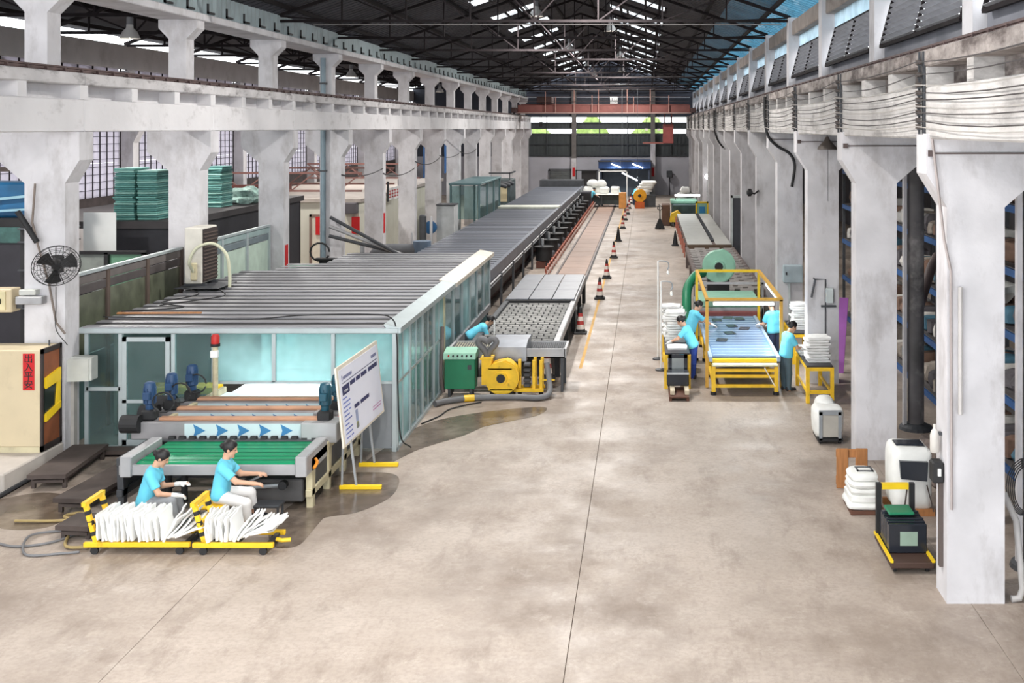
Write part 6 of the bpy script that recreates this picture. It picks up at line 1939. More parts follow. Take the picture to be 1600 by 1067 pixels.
# machine beyond the plated table on the storage side
fm = thing('edging_machine', 'teal and dark edging machine with a bright tube beyond the plated table', 'machine', (2.7, 69, 0))
part('body', MB().cbox(1.6, 3.3, 67.5, 71, .3, 1.3, .05), M('machine_dark', (52, 72, 74), .6, var=.3), fm)
part('hood', MB().cbox(1.5, 3.2, 68.2, 70, 1.3, 1.55, .05), ltgreen, fm)
part('yellow_guard', MB().prism([(1.4, .3), (2.1, .3), (2.2, .7), (1.9, 1.0), (1.5, .8)], 'y', 66.7, 67.4), yel, fm)
part('brown_cabinet', MB().cbox(.95, 1.45, 67.5, 69, 0, 1.3, .03), M('brown_cab', (92, 66, 54), .6), fm)
part('leg', MB().box(1.7, 1.85, 67.6, 70.8, 0, .3).box(3.05, 3.2, 67.6, 70.8, 0, .3), dgrey, fm)
tube_light('fluorescent_tube', (1.75, 68.0, 1.85), (3.3, 68.0, 1.85), 'bright tube over the teal edging machine beyond the plated table', energy=TUBE_W * 1.5, r=.06, hang=[((1.8, 68.05, 1.88), (1.8, 68.3, 1.5)), ((3.1, 68.05, 1.88), (3.1, 68.3, 1.5))])
solo('blue_bag', MB().blob((2.2, 66.3, .3), (.35, .35, .3), 8, .15, 14, 10), M('bag_blue', (130, 190, 226), .6), 'pale blue bag at the foot of the yellow machine guard', 'bag', smooth=True)
mc = thing('control_monitor', 'yellow-framed console with a blue screen by the far columns', 'console', (3.3, 63.9, 0))
part('frame', MB().box(2.95, 3.72, 66.0, 66.1, .3, .4).box(2.95, 3.05, 66.0, 66.1, 0, 1.6).box(3.62, 3.72, 66.0, 66.1, 0, 1.6).box(2.95, 3.72, 66.0, 66.1, 1.5, 1.6), yelb, mc)
part('cabinet', MB().cbox(3.05, 3.62, 66.02, 66.4, .7, 1.5, .02), ltgreen, mc)
part('screen', MB().box(3.17, 3.5, 66.0, 66.02, .9, 1.3), M('screen_blue', (36, 128, 180), .3), mc)
rm = M('red_white_cloth', (200, 120, 112), .8, var=.3, scale=6)
for i, (x, y, z) in enumerate(((2.5, 78, 1.2), (3.0, 78.3, 1.25), (2.75, 78.1, 1.6))):
    solo('white_sack', MB().blob((x, y, z), (.38, .35, .24), 40 + i, .12, 14, 8, .7), white_b, 'white sack heaped on the teal bench by the far columns', 'sack', 'sacks on the teal bench', smooth=True)
solo('teal_bench', MB().cbox(1.9, 3.4, 77.4, 78.8, .85, .95, .02).box(2.0, 2.1, 77.5, 78.7, 0, .9).box(3.2, 3.3, 77.5, 78.7, 0, .9).box(2.1, 3.2, 77.6, 78.6, .3, .8), M('bench_teal', (40, 120, 118), .6), 'teal bench carrying white sacks near the far columns', 'bench')
fl = thing('work_lamp', 'glaring white round work lamp on the far column row', 'lamp', at(1105, 276, 73))
q = at(1105, 276, 73)
part('lamp_head', MB().blob(q, (.17, .17, .17), 1, 0, 14, 10), glow('work_glow', (255, 255, 255), 14.0), fl, True)
part('arm', MB().bar((q[0], q[1], q[2]), (q[0], q[1] + .1, 0), .05), dgrey, fl)
# pallet jack
q = floor_pt(1031, 358)
x, y = q[0], q[1]
pj = thing('pallet_jack', 'black hand pallet jack with loop handle standing in the aisle', 'pallet jack', (x, y, 0))
for sx in (-.18, .18):
    part('fork', MB().cbox(x + sx - .07, x + sx + .07, y + .1, y + 1.3, .06, .12, .01), blackm, pj)
part('body', MB().prism([(x - .3, .04), (x + .3, .04), (x + .12, .5), (x + .06, .62), (x - .06, .62), (x - .12, .5)], 'y', y - .08, y + .12), blackm, pj)
part('steer_shaft', MB().cyl((x, y, .5), (x, y - .15, 1.15), .035), blackm, pj)
part('handle_loop', MB().tube([(x + .14 * math.cos(t * .523), y - .16, 1.27 + .13 * math.sin(t * .523)) for t in range(13)], .022, 8), blackm, pj)
part('wheel', MB().cyl((x - .06, y, .1), (x + .06, y, .1), .1), rubber, pj)
cj = thing('hand_cart', 'dark hand cart with white sack beside the pallet jack', 'cart', (x + .3, y + 4, 0))
part('frame', MB().bar((x + .1, y + 4, .1), (x, y + 4, 1.2), .05).bar((x + .5, y + 4, .1), (x + .4, y + 4, 1.2), .05).box(x + .1, x + .8, y + 3.9, y + 4.7, .1, .16), dgrey, cj)
part('wheel', MB().cyl((x + .05, y + 4.1, .1), (x + .1, y + 4.1, .1), .1).cyl((x + .8, y + 4.1, .1), (x + .85, y + 4.1, .1), .1), rubber, cj)
solo('white_sack', MB().blob((x + .5, y + 4.35, .36), (.26, .3, .2), 44, .1, 14, 8, .7), white_b, 'white sack lying on the hand cart beside the pallet jack', 'sack', smooth=True)

# ================================================================== CABLES AND INSULATORS ON THE STORAGE-SIDE BEAM
CZ = [6.02, 6.1, 6.2, 6.28, 6.36, 6.45, 6.55, 6.68, 6.84]
ins_m = M('insulator_brown', (92, 84, 80), .4, var=.2)
ix = XR - .26
ir = None
for k in range(-1, 14):
    y = YC(k) + .2
    if ir is None:
        ir = thing('insulator_rack', 'dark iron rack of insulators holding the cables on the weathered beam', 'insulator rack', (ix, y, 5.9), 'insulator racks on the weathered beam')
        part('strap', MB().box(ix + .0, ix + .03, y - .03, y + .03, 5.92, 6.98).box(ix - .03, ix + .0, y + .08, y + .11, 5.92, 6.98), dgrey, ir)
        for z in CZ:
            part('insulator', MB().lathe([(.02, -.03), (.045, -.025), (.03, 0), (.045, .025), (.02, .03)], (ix - .05, y, z), 10), ins_m, ir)
            part('bracket', MB().box(ix - .07, ix + .02, y - .012, y + .012, z - .045, z - .03), dgrey, ir)
    else:
        dup(ir, (ix, y, 5.9))
for n_, z in enumerate(CZ):
    pts = []
    for k in range(-1, 14):
        y = YC(k) + .2
        pts.append((ix - .09, y, z))
        if k < 13:
            for t in (.25, .5, .75):
                sag = .05 + .05 * ((n_ * 7 + k * 3) % 5) / 5
                pts.append((ix - .09, y + 6 * t, z - sag * 4 * t * (1 - t)))
    solo('overhead_cable', MB().tube(pts, .008, 5), M('cable_dark', (70, 66, 66), .7) if n_ % 3 else M('cable_pale', (170, 166, 162), .7), ('lowest', 'second', 'third', 'fourth', 'fifth', 'sixth', 'seventh', 'eighth', 'topmost')[n_] + ' of the cables strung along the weathered beam, counted upwards', 'cable', 'cables along the weathered beam')
solo('drop_cable', MB().tube(spline([(3.42, 31.8, 6.9), (3.42, 31.8, 6.3), (3.5, 31.8, 5.8), (3.75, 31.82, 5.5), (4.15, 31.84, 5.25), (4.28, 31.84, 4.9), (4.2, 31.84, 4.3)]), .04, 8), rubber, 'thick black cable drooping from the weathered beam down a column face', 'cable', smooth=True)
solo('drop_cable', MB().tube(spline([(3.42, 55.8, 6.9), (3.44, 55.8, 6.0), (3.6, 55.8, 5.4), (3.9, 55.8, 5.0)]), .04, 8), rubber, 'short black cable drooping from the weathered beam further down the row', 'cable', smooth=True)
pl_m = M('pendant_shade', (92, 84, 78), .5)
pd = thing('pendant_lamp', 'brown conical pendant lamp hanging on the third storage-side column', 'lamp', (4.15, 25.2, 5.5))
part('shade', MB().lathe([(.03, .3), (.05, .26), (.08, .2), (.22, .05), (.23, 0), (.215, 0), (.07, .18)], (4.2, 25.6, 5.5), 22), pl_m, pd, True)
part('rod', MB().cyl((4.2, 25.6, 5.78), (4.2, 25.6, 5.95), .012, n=6), dgrey, pd)
part('pull_cord', MB().cyl((4.22, 25.6, 4.3), (4.22, 25.6, 5.55), .006, n=5), rubber, pd)
# conduits, strap irons, boxes on the storage-side columns
for k in range(0, 4):
    y = YC(k) - .015
    solo('tie_iron', MB().box(XR - .2, XR + 1.1, y - .02, y + .012, 5.67, 5.69).box(XR - .24, XR - .16, y - .03, y + .012, 5.64, 5.72), M('iron_brown', (84, 70, 68), .6), 'thin rusty iron strap across the capital of a storage-side column', 'strap', 'iron straps on the storage-side columns')
solo('conduit', MB().cyl((XR + .16, 13.86, 2.4), (XR + .16, 13.86, 4.0), .03, n=8), M('conduit_pale', (190, 186, 184), .6), 'short pale conduit pipe fixed on the face of the first storage-side column', 'pipe')
solo('conduit', MB().tube([(XR - .2, 13.86, 5.9), (XR - .05, 13.84, 4.6), (XR + .04, 13.86, 4.2), (XR + .05, 13.86, 1.2)], .018, 6), M('conduit_mauve', (160, 150, 148), .6), 'long thin conduit running down the edge of the first storage-side column', 'pipe', smooth=True)
bl3 = thing('bracket_lamp', 'dark bracket arm and switch box on the third storage-side column', 'fixture', (4.1, 25.8, 1.2))
part('arm', MB().tube([(4.2, 25.86, 1.0), (4.2, 25.86, 2.45), (3.95, 25.86, 2.45), (3.9, 25.7, 2.5)], .018, 6).tube([(3.95, 25.8, 2.45), (3.85, 25.7, 2.05)], .025, 6), dgrey, bl3)
part('switch_box', MB().cbox(4.2, 4.38, 25.76, 25.9, 1.9, 2.25, .02), M('box_pale', (196, 204, 204), .5), bl3)
part('clamp', MB().box(4.1, 4.45, 25.82, 25.9, 1.8, 1.84), dgrey, bl3)
pb2 = thing('panel_box', 'pale grey electrical panel box on the fourth storage-side column', 'electrical box', (4.1, 31.8, 1.5))
part('body', MB().cbox(3.94, 4.5, 31.66, 31.9, 1.55, 2.05, .02), M('box_bluegrey', (170, 184, 190), .5), pb2)
part('handle', MB().box(4.0, 4.04, 31.63, 31.66, 1.78, 1.86), rubber, pb2)
part('cable_trunk', MB().box(4.1, 4.16, 31.8, 31.88, .2, 1.55), M('box_pale', (196, 204, 204)), pb2)
fe = thing('wall_fan', 'small black fan bracket on a storage-side column', 'fan', (3.7, 37.8, 3.8))
part('arm', MB().tube([(3.85, 37.86, 3.85), (3.7, 37.7, 3.75), (3.55, 37.6, 3.8)], .03, 6), blackm, fe)
part('head', MB().lathe([(.05, -.1), (.13, -.05), (.13, .05), (.05, .1)], (3.52, 37.6, 3.8), 12, 'x'), blackm, fe)
fx_ = thing('fire_extinguisher', 'grey-white gas bottle hanging at the edge of the first storage-side column', 'extinguisher', (3.62, 14.6, 1.3))
part('bottle', MB().lathe([(.05, 1.84), (.06, 1.86), (.06, 2.06), (.04, 2.12), (.02, 2.14), (.02, 2.2)], (3.7, 14.15, 0), 16), M('bottle_white', (200, 196, 190), .4), fx_, True)
part('hanger', MB().box(3.72, 3.79, 14.12, 14.18, 2.06, 2.1), dgrey, fx_)
jb = thing('junction_box', 'small black junction box on the side of the first storage-side column', 'electrical box', (3.7, 14.2, .9))
part('body', MB().cbox(3.64, 3.788, 14.0, 14.2, 1.48, 1.75, .02), rubber, jb)
part('trunking', MB().box(3.74, 3.788, 14.06, 14.14, .4, 1.48), M('trunk_brown', (92, 82, 78), .6), jb)
part('knob', MB().box(3.7, 3.74, 13.98, 14.0, 1.58, 1.67), white_p, jb)

# ================================================================== STORAGE AISLE
for i, (x, y, r, lb) in enumerate(((5.38, 22.0, .16, 'sooty dark standpipe between the first and second storage-side columns'), (5.3, 15.05, .15, 'dark standpipe beside the first storage-side column'))):
    o = thing('standpipe', lb, 'pipe', (x, y, 0))
    part('pipe', MB().cyl((x, y, .1), (x, y, 6.3), r, n=20), M('sooty_pipe', (92, 90, 92), .6, var=.5, scale=1.2, dirt=(200, 196, 194), dscale=.7, damt=.7), o, True)
    part('pipe_foot', MB().lathe([(r + .18, 0), (r + .16, .06), (r + .03, .12)], (x, y, 0), 18), dgrey, o)
    part('frame_post', MB().box(x - r - .1, x - r - .03, y - .05, y + .05, 0, 6.3), plaster, o)
solo('slanting_pipe', MB().tube([(5.4, 22.2, 2.1), (5.95, 23.0, 3.1), (6.15, 23.3, 3.3)], .1, 12), M('pipe_brown', (92, 80, 78), .6), 'brown pipe rising slantwise behind the sooty standpipe', 'pipe', smooth=True)
solo('corner_pipe', MB().tube([(4.62, 13.95, .04), (4.72, 13.95, .05), (4.78, 14.0, .15), (4.8, 14.3, .9), (4.7, 14.5, 1.2)], .045, 10), M('conduit_pale', (190, 186, 184)), 'pale bent drainpipe at the foot of the first storage-side column', 'pipe', smooth=True)
o = thing('wire_coil', 'coil of dark wire hanging beside the first storage-side column', 'coil', (4.95, 14.4, 1.2))
for i in range(5):
    part('loop', MB().tube([(5.0 + (.16 + .02 * i) * math.cos(t * .4488), 14.5 + .02 * i, 1.25 + (.3 + .02 * i) * math.sin(t * .4488)) for t in range(15)], .008, 5), rubber, o)
part('hook', MB().box(4.97, 5.03, 14.5, 14.62, 1.5, 1.62), dgrey, o)
rk_blue = M('rack_blue', (36, 84, 140), .5, var=.2)
shelf_m = M('rack_shelf', (96, 92, 92), .7, var=.2)
bund = [M('bundle_a', (150, 140, 130), .8, var=.3, scale=5), M('bundle_b', (88, 84, 88), .8, var=.3, scale=5), M('bundle_c', (206, 202, 196), .8, var=.15, scale=5), M('bundle_d', (118, 92, 78), .8, var=.3, scale=5), M('bundle_e', (70, 110, 130), .7, var=.3)]
rack_names = ('first', 'second', 'third', 'fourth')
levels = (.15, 1.35, 2.5, 3.6, 4.7)
for r_, (y0, y1) in enumerate(((12.5, 17.8), (18.0, 23.6), (23.8, 29.4), (29.6, 35.2))):
    x0, x1 = 6.3, 7.7
    o = thing('storage_rack', 'blue-beamed steel storage rack, ' + rack_names[r_] + ' bay behind the storage-side columns', 'rack', ((x0 + x1) / 2, (y0 + y1) / 2, 0))
    for x in (x0, x1):
        for y in (y0 + .05, (y0 + y1) / 2, y1 - .05):
            part('post', MB().box(x - .04, x + .04, y - .04, y + .04, 0, 5.8), dgrey, o)
    for z in levels:
        part('shelf', MB().box(x0, x1, y0, y1, z - .04, z), shelf_m, o)
        for x in (x0 - .02, x1 + .02):
            part('beam', MB().box(x - .025, x + .025, y0, y1, z - .15, z - .02), rk_blue, o)
    for li, z in enumerate(levels):
        yy = y0 + .5
        n_ = 0
        while yy < y1 - .4:
            w = rnd.uniform(.32, .5)
            h = rnd.uniform(.3, .5)
            ci = rnd.randrange(5)
            cn = ('tan', 'dark grey', 'white', 'brown', 'teal')[ci]
            solo('bundle', MB().blob((x0 + .45, yy, z + h * .5 + .004), (.42, w * .48, h * .5), r_ * 50 + li * 9 + n_, .1, 10, 6, .5), bund[ci], '%s cloth bundle on the %s shelf of the %s rack bay' % (cn, ('lowest', 'second', 'middle', 'fourth', 'top')[li], rack_names[r_]), 'bundle', 'bundles on the storage racks', smooth=True)
            yy += w + .12
            n_ += 1
solo('purple_board', MB().bar((4.72, 27.0, 0), (4.95, 27.6, 1.75), .22, .03), M('purple', (150, 80, 160), .6), 'purple board leaning behind the third storage-side column', 'board')
solo('white_drape', MB().blob((6.2, 20.6, 3.0), (.5, .9, .25), 71, .2, 14, 8, .7), white_b, 'white cloth draped over the rack behind the sooty standpipe', 'cloth', smooth=True)
o = thing('hanging_coat', 'blue-grey work coat hanging beside the first storage-side column', 'coat', (5.0, 16.4, 1.0))
part('coat', MB().blob((5.05, 16.6, 1.9), (.16, .14, .55), 77, .12, 14, 10, .8), M('coat_blue', (120, 134, 152), .8), o, True)
part('trousers', MB().blob((5.05, 16.6, .9), (.13, .11, .55), 78, .1, 12, 10, .8), M('coat_navy', (44, 52, 72), .8), o, True)
part('hanger_rod', MB().cyl((5.05, 16.6, 2.35), (5.05, 16.6, 6.3), .01, n=5), dgrey, o)
solo('scrap_heap', MB().blob((5.0, 19.0, .2), (.45, .6, .35), 81, .3, 16, 10), M('scrap_grey', (112, 100, 94), .9, var=.4, scale=6), 'grey scrap heap on the floor between the first storage-side columns', 'heap', kind='stuff', smooth=True)
o = thing('low_stand', 'low olive steel stand at the foot of the first storage-side column', 'stand', (5.05, 13.2, 0))
part('top_rail', MB().box(4.8, 5.6, 13.3, 13.36, .3, .36).box(4.8, 5.6, 13.8, 13.86, .3, .36).box(4.8, 4.86, 13.3, 13.86, .3, .36), M('olive', (120, 112, 76), .6), o)
part('leg', MB().box(4.8, 4.86, 13.3, 13.36, 0, .3), M('olive', (120, 112, 76)), o)
part('leg', MB().box(5.5, 5.56, 13.3, 13.36, 0, .3), M('olive', (120, 112, 76)), o)
dkd = thing('door_2', 'dark panel standing in for the shaded doorway between the far storage-side columns', 'door', (4.0, 49.0, 0), kind='structure')
part('leaf', MB().box(3.82, 4.5, 49.0, 49.06, 0, 2.9), M('doorway_shade', (70, 72, 80), .6), dkd)  # flat panel coloured dark for the shade of the doorway
part('frame', MB().box(3.76, 3.84, 48.96, 49.1, 0, 3.0).box(3.76, 4.55, 48.96, 49.1, 2.9, 3.0), M('box_pale', (196, 204, 204)), dkd)

# ================================================================== MACHINE AISLE
# partition between the columns, on the aisle side of the enclosure
for i, (y0, y1) in enumerate(((20.5, 25.8), (26.5, 31.8))):
    o = thing('partition', ('brown and glass partition between the fan column and the air conditioner column', 'pale glass partition beyond the air conditioner column')[i], 'partition', (-10.9, y0, 0))
    n_ = 3
    for j in range(n_ + 1):
        yy = y0 + (y1 - y0) * j / n_
        part('post', MB().box(-10.96, -10.86, yy - .06, yy + .06, 0, 3.2), M('brown_post', (92, 78, 70), .7) if i == 0 else alu_frame, o)
    part('top_rail', MB().box(-10.95, -10.85, y0, y1, 3.16, 3.22), alu_frame, o)
    for j in range(n_):
        a, b = y0 + (y1 - y0) * j / n_ + .06, y0 + (y1 - y0) * (j + 1) / n_ - .06
        part('board', MB().cbox(-10.94, -10.88, a, b, 2.98, 3.15, .01), M('board_greybrown', (104, 98, 96), .6, var=.2) if i == 0 else M('board_pale_green', (150, 170, 170), .5), o)
        part('board', MB().cbox(-10.94, -10.88, a, b, 2.79, 2.96, .01), M('board_dark', (78, 72, 72), .6, var=.2) if i == 0 else M('board_blue_grey', (112, 124, 130), .5), o)
        part('pane', MB().box(-10.915, -10.905, a, b, 1.6, 2.77), M('olive_pane', (96, 100, 84), .3, var=.35, scale=3) if i == 0 else M('pale_green_board', (190, 208, 194), .4), o)
        part('kick_panel', MB().box(-10.93, -10.89, a, b, .0, 1.58), M('dim_green_panel', (96, 122, 120)), o)
# dark store room with stacks of teal sheets on its roof
sr = thing('store_room', 'black-walled store room with teal sheet stacks on its flat top', 'store room', (-14.2, 31.5, 0))
part('wall_panel', MB().box(-14.6, -12.4, 28.6, 28.7, 0, 3.4), M('store_black', (38, 37, 44), .6, var=.2), sr)
part('side_panel', MB().box(-12.5, -12.4, 28.7, 39.5, 0, 3.4), M('store_black', (38, 37, 44)), sr)
part('deck', MB().box(-17, -12.3, 28.5, 39.6, 3.4, 3.58), M('deck_dark', (58, 54, 56), .7), sr)
part('rear_panel', MB().box(-17, -12.4, 39.4, 39.5, 0, 3.4), M('store_black', (38, 37, 44)), sr)
for x in (-17, -15.8):
    part('post', MB().box(x - .06, x + .06, 28.6, 28.72, 0, 3.4), dgrey, sr)
tsm = [new_mesh('teal_mat', *(lambda m: (m.v, m.f))(MB().cbox(-.27, .27, -.45, .45, 0, .05, .015)), m_) for m_ in (tealmat, M('teal_sheet_dark', (84, 140, 136), .6, var=.2), M('teal_sheet_pale', (150, 196, 186), .6, var=.15))]
for s_i, (x, y, n_, lb) in enumerate(((-13.72, 29.4, 24, 'teal mat in the stack nearer the fan column on the store room top'), (-13.12, 29.4, 23, 'teal mat in the stack beside the air conditioner column on the store room top'), (-13.2, 34.0, 22, 'teal mat in the stack beyond the air conditioner column'))):
    for i in range(n_):
        o = bpy.data.objects.new('teal_mat', tsm[(i * 7 + s_i * 3 + i // 5) % 3])
        COL.objects.link(o)
        o.location = (x + rnd.uniform(-.02, .02), y + rnd.uniform(-.03, .03), 3.58 + i * .057)
        o.rotation_euler = (0, rnd.uniform(-.012, .012), rnd.uniform(-.05, .05))
        tag(o, lb, 'mat', 'teal mat stack %s' % ('one', 'two', 'three')[s_i])
for i in range(4):
    solo('rusty_bar', MB().bar((-14.6 + .1 * i, 36.2 + .2 * i, 3.68 + .12 * i), (-12.4 + .06 * i, 37.2 + .2 * i, 3.68 + .12 * i), .14, .1), M('rust_bar', (112, 66, 60), .8, var=.3), 'rusty steel bar in the heap on the store room top', 'bar', 'rusty bars on the store room top')
solo('plastic_heap', MB().blob((-12.9, 35.6, 3.8), (.5, .5, .26), 91, .35, 16, 10), M('heap_teal', (150, 178, 170), .6, var=.5, scale=8), 'crumpled pale teal plastic heap on the store room top', 'heap', smooth=True)
# frames and green boards seen between the first two columns
gf = thing('glass_rack', 'dark steel rack holding green and grey glass boards behind the partition', 'rack', (-13.6, 26.6, 0))
for (x, z) in ((-14.6, 3.4), (-13.0, 3.0), (-12.1, 3.0), (-14.0, 3.0)):
    part('post', MB().box(x - .05, x + .05, 26.5, 26.6, 0, z), blackm, gf)
for z in (2.0, 3.0):
    part('bar', MB().box(-14.6, -12.05, 26.5, 26.58, z - .04, z + .04), blackm, gf)
part('green_board', MB().box(-12.95, -12.15, 26.6, 26.64, 2.05, 2.95), M('green_board', (108, 158, 128), .4, var=.1), gf)
part('grey_board', MB().box(-13.95, -13.05, 26.6, 26.64, 2.05, 2.95), M('grey_board', (150, 156, 150), .5, var=.2), gf)
part('white_board', MB().box(-14.0, -13.2, 27.4, 27.44, 2.4, 3.9), white_p, gf)
sh = thing('steel_shelf', 'dark steel shelving with boxes beside the fan column', 'shelf', (-13.2, 24.5, 0))
part('frame', MB().box(-13.3, -13.22, 23.4, 23.48, 0, 3.9).box(-12.4, -12.32, 23.4, 23.48, 0, 3.9), blackm, sh)
for z in (1.2, 2.2, 3.0, 3.6, 3.88):
    part('shelf', MB().box(-13.3, -12.32, 23.3, 24.0, z - .03, z), dgrey, sh)
for i in range(3):
    solo('carton', MB().cbox(-13.2 + .28 * i, -12.96 + .28 * i, 23.5, 23.8, 3.002, 3.25 + .04 * i, .01), M('carton_grey', (150, 146, 142), .7), ('grey carton at one end of the shelf by the fan column', 'grey carton in the middle of the shelf by the fan column', 'grey carton at the other end of the shelf by the fan column')[i], 'carton')
# blue machine hall left of the fan column
bm = thing('blue_press', 'big blue painted press machine with dark lower wall beyond the fan column', 'machine', (-15.2, 25.4, 0))
part('dark_base', MB().box(-17.5, -14.0, 25.0, 26.0, 0, 3.4), M('store_black2', (46, 45, 52), .6, var=.15), bm)
part('green_trim', MB().box(-17.5, -14.0, 24.95, 26.0, 3.4, 3.75), M('trim_teal', (60, 96, 92), .6, var=.3, scale=5), bm)
part('blue_body', MB().cbox(-17.5, -14.05, 25.2, 26.2, 3.95, 4.75, .05), M('press_blue', (30, 96, 140), .5, var=.3, scale=2), bm)
part('dark_rail', MB().box(-17.5, -14.0, 25.0, 26.2, 3.75, 3.95), rubber, bm)
part('arm', MB().bar((-16.5, 25.1, 4.2), (-14.1, 25.1, 4.45), .06).bar((-16.5, 25.1, 4.0), (-14.1, 25.1, 4.15), .05), M('pale_blue', (140, 180, 196), .5), bm)
part('upper_frame', MB().box(-17.5, -14.0, 25.3, 25.5, 5.0, 5.1).box(-14.2, -14.1, 25.3, 25.5, 4.7, 5.4), dwood, bm)
part('orange_tag', MB().box(-15.9, -15.5, 25.05, 25.1, 4.1, 4.25), M('tag_orange', (206, 130, 70), .6), bm)
o = thing('dark_pipe', 'dark bent pipe beside the column with the fan', 'pipe', (-11.2, 19.85, 3.5))
part('pipe', MB().tube([(-11.3, 19.8, 4.5), (-11.2, 19.8, 4.35), (-10.95, 19.8, 3.95)], .05, 10), rubber, o, True)
part('clip', MB().box(-11.16, -11.06, 19.78, 19.9, 4.18, 4.22), dgrey, o)
for i, (x, y, z, c_) in enumerate(((-12.6, 20.6, .2, 'brown'), (-12.3, 21.2, .2, 'grey'), (-13.0, 20.3, .2, 'teal'))):
    solo('lumber_crate', MB().cbox(x - .4, x + .4, y - .25, y + .25, 0, 1.5 + .3 * i, .03), {'brown': dwood, 'grey': dgrey, 'teal': M('dull_teal', (50, 84, 88), .7)}[c_], 'dull %s crate stored behind the fan column' % c_, 'crate')

# white prefab room
pr = thing('prefab_room', 'cream prefab site room with door and red paper couplets in the machine aisle', 'room', (-15, 55, 0))
pw = M('prefab_cream', (206, 204, 190), .6, var=.05, scale=.6, dirt=(160, 154, 142), dscale=.6, damt=.4)
part('front_wall', MB().box(-18, -12, 46, 46.1, 0, 2.95), pw, pr)
for j in range(6):
    part('side_wall_panel', MB().cbox(-12.1, -12, 46.1 + j * 3.08, 46.1 + j * 3.08 + 3.05, 0, 2.9, .01), pw, pr)
part('roof', MB().box(-18, -11.9, 45.9, 64.7, 2.9, 3.05), M('prefab_roof', (170, 160, 152), .7), pr)
part('rear_wall', MB().box(-18, -12, 64.5, 64.6, 0, 2.9), pw, pr)
dd = part('door', MB().cbox(-13.95, -13.2, 45.95, 46.0, .0, 2.3, .01), M('door_cream', (214, 206, 190), .5), pr)
part('door_frame', MB().box(-14.05, -13.95, 45.93, 46.0, 0, 2.4).box(-13.2, -13.1, 45.93, 46.0, 0, 2.4).box(-14.05, -13.1, 45.93, 46.0, 2.3, 2.4), M('door_brown', (128, 106, 96), .6), dd)
part('door', MB().cbox(-12.0, -11.96, 54.2, 55.3, 0, 2.3, .01), M('door_cream', (214, 206, 190)), pr)
for (x, z0, z1) in ((-13.62, 1.55, 2.3), (-12.12, 1.6, 2.3)):
    cpl = part('red_couplet', MB().box(x - .16, x + .16, 45.9, 45.93 if x < -13 else 45.99, z0, z1), redp, pr)
part('paper_notice', MB().box(-14.9, -14.5, 45.97, 46, 1.7, 1.95), white_p, pr)
part('window_unit', MB().cbox(-12.6, -12.02, 45.6, 46, 2.45, 2.9, .02), M('window_unit', (84, 80, 84), .6), pr)
sgn = thing('hanging_sign', 'white hanging signboard with red lettering before the prefab room', 'sign', (-11.6, 49, 3.1))
part('board', MB().box(-11.62, -11.58, 49.5, 51.6, 2.75, 3.3), white_p, sgn)
part('frame', MB().box(-11.64, -11.56, 49.4, 49.5, 2.7, 3.6).box(-11.64, -11.56, 51.6, 51.7, 2.7, 3.6), rubber, sgn)
for j in range(4):
    for (dy, dz, ww, hh) in ((0, .0, .34, .05), (0, .14, .34, .05), (0, .28, .3, .05), (.14, .0, .06, .33)):
        part('red_stroke', MB().box(-11.578, -11.572, 49.6 + j * .5 + dy, 49.6 + j * .5 + dy + ww, 2.85 + dz, 2.85 + dz + hh), redp, sgn)
for j in range(2):
    solo('gas_cylinder', MB().lathe([(.2, 0), (.22, .05), (.22, 1.2), (.12, 1.4), (.05, 1.45), (.05, 1.55), (.1, 1.56), (.1, 1.62)], (-10.9 - .5 * j, 44.75, 0), 18), (bluep, grey_m)[j], ('blue gas cylinder standing before the prefab room', 'grey gas cylinder beside the blue one before the prefab room')[j], 'gas cylinder', smooth=True)
for j in range(3):
    solo('steel_pipe', MB().cyl((-10.8 + .02 * j, 37.66 - .16 * j, 2.95 - .3 * j), (-8.2, 37.5 + .3 * j, 1.58), .06, n=10), (dgrey, lgrey, dgrey)[j], ('dark steel pipe leaning from the column behind the enclosure roof', 'pale steel pipe leaning between the dark ones behind the enclosure roof', 'short dark steel pipe leaning behind the enclosure roof')[j], 'pipe')
ep = thing('exhaust_pipe', 'fat dark grey elbow pipe and drum behind the enclosure roof', 'pipe', (-9.5, 42, 0))
part('elbow', MB().tube(spline([(-10.4, 42, .2), (-10.4, 42, .9), (-10.25, 42, 1.25), (-9.85, 42, 1.35), (-9.3, 42, 1.35), (-8.7, 42, 1.35)]), .24, 16), M('duct_grey', (92, 94, 98), .5), ep, True)
part('drum', MB().cyl((-8.55, 42, 0), (-8.55, 42, 1.7), .34, n=20), M('drum_bluegrey', (96, 112, 130), .5), ep, True)
gc = thing('grey_cabinet', 'tall pale grey cabinet with dark edges beside the oven line', 'cabinet', (-9.4, 51.5, 0))
part('body', MB().cbox(-9.75, -8.95, 51.2, 52.2, 0, 2.4, .02), M('cabinet_grey', (168, 172, 174), .5), gc)
part('edge', MB().box(-8.95, -8.92, 51.2, 52.2, 0, 2.42), M('cab_white', (206, 208, 208), .5), gc)
part('top', MB().box(-9.78, -8.9, 51.15, 52.25, 2.4, 2.45), dgrey, gc)
part('blue_hose_reel', MB().lathe([(.1, -.1), (.3, -.08), (.3, .08), (.1, .1)], (-10.0, 51.0, 1.4), 16, 'y'), bluep, gc)
tb = thing('teal_glass_booth', 'teal glass booth with dark equipment beside the oven line', 'booth', (-9.6, 60, 0))
for (x, y) in ((-10.3, 58), (-8.8, 58), (-8.8, 63.5), (-8.8, 66), (-10.3, 66), (-8.8, 60.8)):
    part('post', MB().box(x - .05, x + .05, y - .05, y + .05, 0, 3.0), M('booth_teal', (92, 122, 126), .5), tb)
part('roof', MB().cbox(-10.4, -8.7, 57.9, 66.1, 3.0, 3.1, .02), M('booth_teal', (92, 122, 126)), tb)
